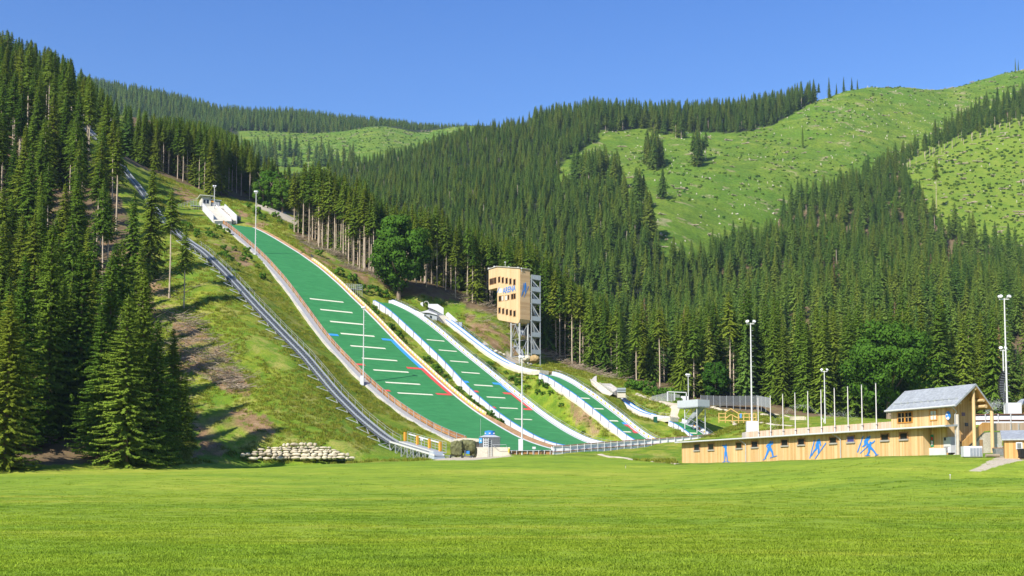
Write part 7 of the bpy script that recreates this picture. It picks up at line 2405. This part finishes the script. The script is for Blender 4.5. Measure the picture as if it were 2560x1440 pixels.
for i in thin(np.where(ok)[0], x, D_, 6.6):
    if D_[i] < 380 and ((tk[:, 0] - x[i]) ** 2 + (tk[:, 1] - D_[i]) ** 2).min() < 16: continue
    h = (rng.uniform(12, 26) if rng.random() < .5 else rng.uniform(16, 23)) * (1.08 if D_[i] < 350 else 1)
    if vnoise(x[i] / 17, D_[i] / 17, 77) < .22 and rng.random() < .7: continue
    if ppx[i] > 2250 and ppy[i] < 440: h *= .95
    edge = (ppx[i] > 2245 and abs(ppy[i] - np.interp(ppx[i], [2245, 2320, 2400, 2470, 2560], [432, 398, 366, 341, 313])) < 22)
    pts.append((x[i], D_[i], z[i] - .3)); scs.append(h / 28); u_ = rng.random()
    vrs.append(int(rng.integers(4, 6)) if (edge or u_ < .07) else int(rng.integers(14, 16)) if u_ < (.13 if D_[i] < 460 else .085) else 16 if u_ > .992 else int(rng.integers(0, 4)))
    if vrs[-1] in (14, 15): scs[-1] *= .85
for p, h, b in FOREST_PTS:
    pts.append(p); scs.append(h / 28); vrs.append(int(rng.integers(10, 14)) if b else int(rng.integers(6, 10)))
# more stems filling the rows
def fill_row(P0, n, depth, yt, hr, bare_p):
    P_ = np.array([bp(*q)[:2] for q in P0]); L = np.r_[0, np.cumsum(np.linalg.norm(np.diff(P_, axis=0), axis=1))]
    for _ in range(n):
        t = rng.uniform(0, L[-1]); b = depth * rng.random()
        x_ = np.interp(t, L, P_[:, 0]) + rng.normal(0, .5); y_ = np.interp(t, L, P_[:, 1]) + b
        if not free((x_, y_), 1.6): continue
        z_ = T1(x_, y_); pp = px_of(x_, y_, z_)
        lim = bp(pp[0], float(np.interp(pp[0], [a for a, c in yt], [c for a, c in yt])), y_)[2] - z_
        h = min(rng.uniform(*hr), lim * rng.uniform(.8, 1.0))
        if h < 9: continue
        pts.append((x_, y_, z_ - .3)); scs.append(h / 28); vrs.append(int(rng.integers(10, 14)) if rng.random() < bare_p else int(rng.integers(6, 10)))
fill_row([(322, 402, 402), (380, 420, 405), (430, 440, 408), (490, 465, 408), (538, 488, 406)], 110, 26, [(300, 270), (400, 285), (480, 295), (540, 320)], (20, 28), .9)
fill_row([(735, 590, 353), (765, 608, 350), (805, 630, 346), (847, 640, 343), (875, 672, 337), (930, 692, 332)], 170, 24, [(730, 400), (820, 410), (880, 440), (940, 460)], (22, 29), .95)
fill_row([(930, 700, 345), (1000, 735, 345), (1060, 752, 333), (1150, 768, 333), (1230, 800, 332), (1300, 862, 330), (1430, 925, 318), (1540, 952, 310)], 150, 28, [(900, 470), (1000, 520), (1100, 530), (1200, 570), (1300, 610), (1450, 700), (1560, 760)], (22, 30), .85)
fill_row([(545, 495, 420), (640, 500, 425), (720, 500, 420)], 30, 34, [(540, 335), (620, 360), (680, 395), (730, 440)], (20, 27), .4)
# hill behind the in-run and the rows
n = 9000
D2_ = rng.uniform(395, 530, n); px = rng.uniform(190, 900, n); x2 = (px - 1280) / F * D2_
z2 = T(x2, D2_); q1, q2 = proj(np.stack([x2, D2_, z2], 1))
sky = np.interp(q1, [190, 240, 300, 360, 420, 520, 600, 680, 740, 900], [170, 205, 250, 270, 285, 300, 335, 375, 420, 470])
hm = (q2 - sky) / F * D2_
ok = (hm > 14) & (q2 < np.interp(q1, [190, 320, 430, 540, 640, 735, 900], [300, 398, 436, 488, 470, 500, 620])) & ((q1 < 630) | (q1 > 720))
for i in thin(np.where(ok)[0], x2, D2_, 5.5):
    if ((tk[:, 0] - x2[i]) ** 2 + (tk[:, 1] - D2_[i]) ** 2).min() < 16: continue
    pts.append((x2[i], D2_[i], z2[i] - .3)); scs.append(min(rng.uniform(20, 29), hm[i]) / 28); vrs.append(int(rng.integers(0, 4)) if rng.random() > .2 else 5)
N1 = len(pts)
scatter('spruce_forest', pts, scs, rng.uniform(0, 6.28, N1), vrs, WOODP + RICH, 'dense spruce wood with some broadleaved trees climbing the valley sides behind the jumps', 'wood')

# upper mountain
def sheet_points(S, n, seed):
    r = np.random.default_rng(seed)
    k, m, _ = S.shape
    A = np.linalg.norm(np.cross(S[1:, :-1] - S[:-1, :-1], S[:-1, 1:] - S[:-1, :-1]), axis=2).ravel()
    c = r.choice(len(A), n, p=A / A.sum())
    i, j = c // (m - 1), c % (m - 1)
    u, v = r.random(n)[:, None], r.random(n)[:, None]
    P_ = S[i, j] * (1 - u) * (1 - v) + S[i + 1, j] * u * (1 - v) + S[i, j + 1] * (1 - u) * v + S[i + 1, j + 1] * u * v
    return P_, i / (k - 1) * 4
P_, row_ = sheet_points(S2, 60000, 3)
a, b = proj(P_)
jx = a + (fbm(P_[:, 0] / 20, P_[:, 1] / 20, 17, 3) - .5) * 25; jy = b + (fbm(P_[:, 0] / 20, P_[:, 1] / 20, 27, 3) - .5) * 14
ok = ~in_poly(jx, jy, CLEAR2) & ((vnoise(P_[:, 0] / 24, P_[:, 1] / 24, 78) > .2) | (rng.random(len(P_)) < .25)) & (a > 820) & (a < 2640) & (row_ < 3.35) & ((a < 2060) | (b > 500))
# the cleared skyline on the right stays bare
ok &= ~((a > 2060) & (b < 330))
ii = thin(np.where(ok)[0], P_[:, 0], P_[:, 1], 5.2)
pts = [P_[i] - [0, 0, .3] for i in ii]
hs = [(rng.uniform(20, 29) if row_[i] > 2.72 and a[i] > 1330 else rng.uniform(9, 23) if rng.random() < .5 else rng.uniform(13, 19)) * float(np.interp(a[i], [900, 1200, 1350, 1500], [.7, .75, .9, 1.0])) for i in ii]
vr = [int(rng.integers(0, 4)) if rng.random() > .12 else int(rng.integers(4, 6)) for i in ii]
# groups left standing in the clearing
for (px, py, n_, sx) in ((1632, 415, 26, 26), (1700, 340, 8, 14), (1742, 408, 10, 9), (1660, 330, 12, 30), (1600, 520, 10, 10), (1618, 590, 16, 12), (1478, 458, 40, 45), (1535, 470, 16, 18), (1655, 500, 2, 5), (1760, 400, 2, 6)):
    d2 = (a - px) ** 2 / sx ** 2 + (b - py) ** 2 / (9 ** 2)
    near = np.where((d2 < 1) & (row_ < 3.1))[0]
    for i in near[:n_]:
        pts.append(P_[i] - [0, 0, .3]); hs.append(rng.uniform(20, 30)); vr.append(int(rng.integers(0, 6)))
N2 = len(pts)
scatter('mountain_forest', pts, np.array(hs) / 28, rng.uniform(0, 6.28, N2), vr, WOODP, 'spruce wood on the upper mountain around the big clearing', 'wood')
# single trees on the cleared skyline, each a thing
for px, yb, yt, lab in ((2072, 245, 190, 'dark spruce on the skyline, leftmost of the small group on the bare ridge'), (2087, 234, 206, 'short spruce in the skyline group between two taller ones'), (2100, 227, 189, 'pointed spruce in the middle of the skyline group on the bare ridge'), (2122, 218, 191, 'spruce on the skyline next to the end of the small ridge group'), (2140, 218, 196, 'thin leaning conifer ending the skyline group on the bare ridge'), (2538, 177, 142, 'narrow spruce of the pair on the far right skyline'), (2545, 176, 147, 'sparse pine beside the narrow spruce on the far right skyline'), (2008, 372, 305, 'lone thin dead-looking tree in the middle of the big clearing')):
    d2 = (a - px) ** 2 + ((b - yb) * 2) ** 2 + np.where(row_ > 3.02, 1e6, 0)
    i = int(np.argmin(d2)); p = P_[i]
    h = (b[i] - yt) / F * p[1]
    place_tree(FULL[3 if px != 2008 else 5], p - np.array([0, 0, .3]), max(h, 8), lab, None, wx=.75 if px < 2500 and px != 2008 else .42)
for px, yb, yt, D, lab in ((2352, 530, 395, 770, 'lone tall tree with long bare stem on the right-hand clearing'),):
    p, h = tree_at(px, D, yt); place_tree(BARE[4], p, h, lab, None, wx=.7)
# far ridge
P_, row_ = sheet_points(S3, 42000, 4)
a, b = proj(P_)
ok = (((P_[:, 1] > 1655) & (row_ > 1.9) & (row_ < 3.25)) | ((a < 560) & (row_ > .8) & (row_ < 3.25))) & (a > 180) & (a < 1240)
low = (row_ < 1.0) & (row_ > .55) & (b > 385) & (a > 600) & (a < 960) & (fbm(P_[:, 0] / 60, P_[:, 1] / 60, 88, 3) > .45) & (b > np.interp(a, [600, 700, 860, 960], [372, 378, 395, 420]))
ii = thin(np.where(ok | low)[0], P_[:, 0], P_[:, 1], 6.5)
pts = [P_[i] - [0, 0, .3] for i in ii]
hs = [rng.uniform(20, 29) * float(np.interp(a[i], [700, 1000, 1150], [1, .85, .55])) for i in ii]
N3 = len(pts)
scatter('far_ridge_forest', pts, np.array(hs) / 28, rng.uniform(0, 6.28, N3), rng.integers(0, 4, N3), FARP, 'blue-green spruce wood along the distant left ridge', 'wood')
print('trees', N_TREES, 'spur', N1, 'mountain', N2, 'ridge', N3)
# ------------------------------------------------------------------ grass, stumps, dead branches, spray, haze
def blades(name, seed, n, rad, h, w, mat):
    r = np.random.default_rng(seed)
    a = r.uniform(0, 6.28, n); d = rad * np.sqrt(r.random(n)); p = np.stack([d * np.cos(a), d * np.sin(a), np.full(n, -.02)], 1)
    az = r.uniform(0, 6.28, n); hh = h * r.uniform(.5, 1.2, n); lean = r.uniform(.1, .7, n) * hh
    s = np.stack([-np.sin(az), np.cos(az), np.zeros(n)], 1) * (w * r.uniform(.6, 1.3, n))[:, None]
    mid = p + np.stack([np.cos(az) * lean * .35, np.sin(az) * lean * .35, hh * .6], 1)
    tip = p + np.stack([np.cos(az) * lean, np.sin(az) * lean, hh], 1)
    V = np.stack([p - s, p + s, mid + s * .8, mid - s * .8, mid - s * .8, mid + s * .8, tip + s * .1, tip - s * .1], 1).reshape(-1, 3)
    o = np.repeat(r.normal(0, .3, (n, 3)) + [0, 0, 1], 2, 0); o /= np.linalg.norm(o, axis=1)[:, None]
    V = face_out(V.reshape(-1, 4, 3), o)
    return np_mesh(name, V.reshape(-1, 3), np.arange(n * 8).reshape(-1, 4), [mat], np.repeat(np.clip(r.normal(.5, .25, n), 0, 1), 2), nrm=np.repeat(o, 4, 0))
LAWNP = [blades('lawn_tuft', 20 + i, 60, .36, .05, .008, LAWNB) for i in range(3)]
n = 30000
D_ = np.exp(rng.uniform(math.log(15), math.log(150), n)); D_ = D_[rng.random(n) < np.clip(1.25 - D_ / 120, 0, .8)]; n = len(D_); px = rng.uniform(-60, 2620, n); x = (px - 1280) / F * D_
scatter('meadow_grass', np.stack([x, D_, T(x, D_)], 1), rng.uniform(.55, 1.15, n) * (1 + D_ / 130), rng.uniform(0, 6.28, n), rng.integers(0, 3, n), LAWNP, 'short mown meadow grass in the foreground', 'grass')
TALLP = [blades('tall_grass_tuft', 30 + i, 34, .42, [.40, .32, .52][i], .022, GRASSB) for i in range(3)]
n = 120000
D_ = rng.uniform(160, 400, n); px = rng.uniform(380, 1960, n); x = (px - 1280) / F * D_
z = T(x, D_); a, b = proj(np.stack([x, D_, z], 1))
ok = ~in_poly(a, b, LAWN)
for k in JUMPS:
    t, s_ = w2j(k, x, D_)
    lo = {'big': 3.2, 'med': .9, 'small': .8, 'tiny': .8}[k]; hi = {'big': 1.6, 'med': 1.8, 'small': 1.6, 'tiny': 1.5}[k]
    ok &= ~((t > -jw(k, s_) - lo) & (t < jw(k, s_) + hi) & (s_ > FIRSTS[k] - 8) & (s_ < LASTS[k] + (26 if k == 'big' else 2)))
for k in ('small', 'tiny'):
    t, s_ = w2j(k, x, D_); ok &= ~((np.abs(t) < 1.6) & (s_ > 30 if k == 'small' else (np.abs(t) < 1.6) & (s_ > 5)) & (s_ < 90))
for p in FLOOR + GRAV:
    ok &= ~in_poly(a, b, p)
for p in DIRT:
    ok &= ~(in_poly(a, b, p) & (rng.random(n) < .75))
# buildings and paths stay clear
for poly in ([(1255, 1095), (1720, 1095), (1720, 1148), (1255, 1152)], [(1690, 1100), (2500, 1040), (2600, 1170), (1690, 1170)], [(1675, 1060), (1702, 1060), (1702, 1008), (1650, 996), (1640, 1002), (1675, 1015)], [(960, 1085), (1290, 1090), (1290, 1150), (900, 1150)], [(1260, 880), (1360, 880), (1360, 912), (1260, 912)]):
    ok &= ~in_poly(a, b, poly)
lift_s = (x - LIFT0[0]) * -HD[0] + (D_ - LIFT0[1]) * -HD[1]
ok &= (fbm(x / 6, D_ / 6, 91, 3) > .40) & (rng.random(n) < .55)
i = np.where(ok)[0]
scatter('tall_grass', np.stack([x, D_, z], 1)[i], rng.uniform(.5, 1.35, len(i)) * np.where(D_[i] > 300, 1.2, 1), rng.uniform(0, 6.28, len(i)), rng.integers(0, 3, len(i)), TALLP, 'tall unmown grass on the banks beside the jumps', 'grass')

# stumps, low growth and slash on the mountain clearings
def stump(seed, h, r0):
    r = np.random.default_rng(seed)
    k = 7; a = 2 * np.pi * np.arange(k) / k
    rings = [(r0 * 1.5, -.3), (r0 * 1.05, .35), (r0 * .95, h)]
    V = np.concatenate([np.stack([q * np.cos(a), q * np.sin(a), z_ + (r.uniform(-.35, .35, k) if j == 2 else 0)], 1) for j, (q, z_) in enumerate(rings) for z_ in [np.full(k, z_)]] + [np.array([[0, 0, h * .9]])])
    Q = [(i * k + j, i * k + (j + 1) % k, (i + 1) * k + (j + 1) % k, (i + 1) * k + j) for i in range(2) for j in range(k)] + [(2 * k + j, 2 * k + (j + 1) % k, 3 * k, 3 * k) for j in range(0)]
    top = [(2 * k + j, 2 * k + (j + 1) % k, 2 * k + (j + 2) % k, 3 * k) for j in range(0, k, 2)]
    return np_mesh('stump', V, np.array(Q + top), [DEADW_P])
DEADW_P = M('weathered_pale_stump', (.52, .48, .39), .95, .25, 1.5)
STUMPS = [stump(1, .9, .5), stump(2, 1.9, .42), stump(3, .6, .7), stump(4, 3.4, .3)]
LOGP = MB(); LOGP.tube([(-3, 0, .3), (3, .4, .45)], .22, DEADW, 6).tube([(-2, 1.2, .3), (2.4, -.8, .6)], .16, DEADW, 6).tube([(-1, -1, .2), (1.5, 1.5, .5)], .2, DEADW, 6)
lo_ = LOGP.build('slash'); SLASH = lo_.data; bpy.data.objects.remove(lo_)
P_, row_ = sheet_points(S2, 30000, 31)
a, b = proj(P_)
CL_IN = in_poly(a, b, CLEAR2) & (row_ < 3.1) & (a > 1380) & (a < 2620)
i = np.where(CL_IN)[0]
P3, r3 = sheet_points(S3, 16000, 33); a3, b3 = proj(P3); i3 = np.where((r3 > .6) & (r3 < 1.9) & (a3 > 620) & (a3 < 1190) & (P3[:, 1] < 1655))[0]
SP_CL = [(2245, 436), (2320, 402), (2400, 370), (2470, 345), (2560, 318), (2660, 300), (2660, 640), (2560, 640), (2440, 600), (2350, 565), (2285, 500)]
nn = 14000
D4 = rng.uniform(560, 1010, nn); p4 = rng.uniform(2220, 2640, nn); x4 = (p4 - 1280) / F * D4; z4 = T(x4, D4); a4, b4 = proj(np.stack([x4, D4, z4], 1)); i4 = np.where(in_poly(a4, b4, SP_CL))[0]
Q4 = np.stack([x4, D4, z4], 1)
def pick(ix, n_):
    return rng.choice(ix, min(n_, len(ix)), replace=False)
f0 = fbm(P_[:, 0] / 30, P_[:, 1] / 30, 64, 3)
ps = np.concatenate([P_[pick(i[f0[i] > .52], 430)], P_[pick(i, 160)], P3[pick(i3, 90)], Q4[pick(i4, 70)]])
m_ = len(ps)
vr = rng.choice([0, 1, 2, 3], m_, p=[.45, .22, .27, .06])
scatter('tree_stumps', ps, rng.uniform(.35, .95, m_), rng.uniform(0, 6.28, m_), vr, STUMPS, 'bleached tree stumps dotted over the mountain clearings', 'stumps')
ps = np.concatenate([P_[pick(i, 210)], P3[pick(i3, 60)], Q4[pick(i4, 90)]]); m_ = len(ps)
scatter('logging_slash', ps, rng.uniform(.6, 1.7, m_), rng.uniform(0, 6.28, m_), np.zeros(m_), [SLASH], 'grey fallen logs left on the mountain clearings', 'logs')
LOWP = [leaf_mesh('low_growth', 70 + k, 1.7, 1.0, .6, 420, .5, 12, foliage('low_growth_%s' % 'abc'[k], *c_)) for k, c_ in enumerate((((.03, .085, .014), (.05, .13, .02), (.08, .18, .025)), ((.07, .14, .02), (.12, .21, .025), (.18, .27, .03)), ((.025, .06, .015), (.04, .085, .02), (.06, .11, .025))))]
f1 = fbm(P_[:, 0] / 40, P_[:, 1] / 40, 63, 3)
c = i[f1[i] > .50]
ps = np.concatenate([P_[pick(c, 1100)], P_[pick(i, 300)], P3[pick(i3, 1300)], Q4[pick(i4, 900)]]); m_ = len(ps)
scatter('low_growth', ps, rng.uniform(.25, 1.0, m_), rng.uniform(0, 6.28, m_), rng.choice([0, 1, 2], m_, p=[.25, .67, .08]), LOWP, 'low green regrowth on the mountain clearings', 'undergrowth')

# dead branches below the left wood and under the rows
def brush(seed, n_, L):
    r = random.Random(seed); b_ = MB()
    for k in range(n_):
        x_, y_ = r.uniform(-1.2, 1.2), r.uniform(-1.2, 1.2); a_ = r.uniform(0, 6.28); l = L * r.uniform(.4, 1.3); e = r.uniform(-.05, .5)
        b_.tube([(x_, y_, .05 + r.random() * .4), (x_ + l * math.cos(a_) * .5, y_ + l * math.sin(a_) * .5, .15 + e * l * .5), (x_ + l * math.cos(a_), y_ + l * math.sin(a_), .1 + e * l)], .045, DEADW if k % 3 else BARK, 4, .015)
    o_ = b_.build('brush'); me_ = o_.data; bpy.data.objects.remove(o_); return me_
BR_ = [brush(1, 12, 1.8), brush(2, 9, 2.8), brush(3, 14, 1.2)]
pp = []
while len(pp) < 210:
    px, py = rng.uniform(330, 720), rng.uniform(690, 1090)
    if not (in_poly(np.array([px]), np.array([py]), DIRT[0])[0] or (rng.random() < .25 and px < 470)): continue
    D0 = float(np.interp(py, [690, 1090], [262, 190]))
    x_ = (px - 1280) / F * D0
    pp.append((x_, D0, T1(x_, D0)))
for _ in range(160):
    px = rng.uniform(735, 960); py = np.interp(px, [735, 800, 870, 960], [598, 640, 690, 735]) + rng.uniform(-8, 22); D0 = np.interp(px, [735, 960], [350, 328]); x_ = (px - 1280) / F * D0
    pp.append((x_, D0, T1(x_, D0)))
for _ in range(150):
    px = rng.uniform(1130, 1560); py = 0; D0 = np.interp(px, [1130, 1300, 1450, 1560], [328, 322, 312, 300]) + rng.uniform(-3, 10); x_ = (px - 1280) / F * D0
    pp.append((x_, D0, T1(x_, D0)))
m_ = len(pp)
scatter('dead_branches', pp, rng.uniform(.6, 1.5, m_), rng.uniform(0, 6.28, m_), rng.integers(0, 3, m_), BR_, 'bleached dead branches and logging debris on the slope below the woods', 'debris')

# old rail fence in the shade of the left wood
o = thing('rail_fence', 'low grey wooden fence half hidden in the shade at the left wood', 'fence', bp(75, 1100, 168))
for k in range(7):
    x_ = -2.4 + k * 1.05; q_ = bp(75, 1100, 168)
    MB().bar((x_, 0, -1.2), (x_ + .03, 0, .6), .12, .12, BARK).build('post', o)
for z_ in (.0, .4):
    MB().bar((-2.6, -.08, z_), (4.2, -.08, z_ + .05), .06, .14, BARK).build('rail', o)

# lawn sprinkler spray: fine droplets in the air
def spray(name, base, tip, n_, w_, label):
    base = np.array(base, float); tip = np.array(tip, float)
    t = rng.random(n_) ** .8; lat = rng.normal(0, 1, (n_, 3)) * (w_ * (.15 + t))[:, None]
    p = base + (tip - base) * t[:, None] + lat * [1, 1, .5]
    p[:, 2] += np.abs(np.linalg.norm(tip - base)) * .22 * (4 * t * (1 - t)) - np.abs(rng.normal(0, .6, n_)) * t
    d = rng.normal(size=(n_, 3)); d /= np.linalg.norm(d, axis=1)[:, None]; s = rng.uniform(.02, .045, n_)[:, None]
    e = np.cross(d, [0, 0, 1.0]); V = np.stack([p - d * s, p + e * s, p + d * s, p - e * s], 1)
    me = np_mesh(name, V.reshape(-1, 3), np.arange(n_ * 4).reshape(-1, 4), [M('water_droplets', (.85, .88, .9), .3, .02, 1)])
    o_ = bpy.data.objects.new(name, me); COL.objects.link(o_); tag(o_, label, 'water spray', None, 'stuff')
g0 = bp(2066, 1050, 236)
spray('sprinkler_spray', bp(2062, 1052, 238), bp(1925, 1072, 226), 2600, .55, 'faint white arc of sprinkler water over the grass behind the flagpoles')
spray('sprinkler_spray', bp(2058, 1050, 242), bp(2150, 1056, 238), 2600, 1.3, 'faint veil of sprinkler water before the dark wood edge')
spray('sprinkler_spray', bp(2462, 1046, 165), bp(2512, 1012, 168), 3600, .85, 'fan of sprinkler water behind the gabled house porch')
sp = thing('sprinkler', 'small metal sprinkler gun on a tripod behind the flagpoles', 'sprinkler', bp(2060, 1060, 236))
for k in range(3):
    MB().bar((.5 * math.cos(k * 2.1), .5 * math.sin(k * 2.1), -.3), (0, 0, .9), .06, .06, GALV).build('leg', sp)
MB().tube([(0, 0, .9), (-.7, 0, 1.5)], .07, GALV_L, 8).build('nozzle', sp)

# ------------------------------------------------------------------ air
def haze_box():
    me = bpy.data.meshes.new('haze')
    v = [(-1500, -60, -12), (1500, -60, -12), (1500, 2350, -12), (-1500, 2350, -12), (-1500, -60, 900), (1500, -60, 900), (1500, 2350, 900), (-1500, 2350, 900)]
    me.from_pydata(v, [], [(0, 3, 2, 1), (4, 5, 6, 7), (0, 1, 5, 4), (1, 2, 6, 5), (2, 3, 7, 6), (3, 0, 4, 7)])
    m = bpy.data.materials.new('haze_air'); m.use_nodes = True
    t = m.node_tree; t.nodes.remove(t.nodes['Principled BSDF'])
    pv = t.nodes.new('ShaderNodeVolumePrincipled')
    pv.inputs['Color'].default_value = (.50, .70, 1.0, 1)
    pv.inputs['Density'].default_value = .00005
    pv.inputs['Anisotropy'].default_value = 0.0
    t.links.new(pv.outputs[0], t.nodes['Material Output'].inputs['Volume'])
    me.materials.append(m)
    o_ = bpy.data.objects.new('haze', me); COL.objects.link(o_)
    tag(o_, 'thin blue mountain air over the whole valley', 'haze', None, 'stuff')
haze_box()

# the camera is exposed brightly (see view_settings): keep every painted or mineral surface at its real reflectance
for m_ in bpy.data.materials:
    if not m_.use_nodes: continue
    p_ = m_.node_tree.nodes.get('Principled BSDF')
    if p_ is None: continue
    s_ = p_.inputs['Base Color']
    if s_.is_linked:
        src = s_.links[0].from_socket
        x_ = m_.node_tree.nodes.new('ShaderNodeMix'); x_.data_type = 'RGBA'; x_.blend_type = 'MULTIPLY'
        x_.inputs[0].default_value = 1.0
        m_.node_tree.links.new(src, x_.inputs[6]); x_.inputs[7].default_value = (.74, .74, .74, 1)
        m_.node_tree.links.new(x_.outputs[2], s_)
    else:
        c_ = s_.default_value; s_.default_value = (c_[0] * .74, c_[1] * .74, c_[2] * .74, 1)
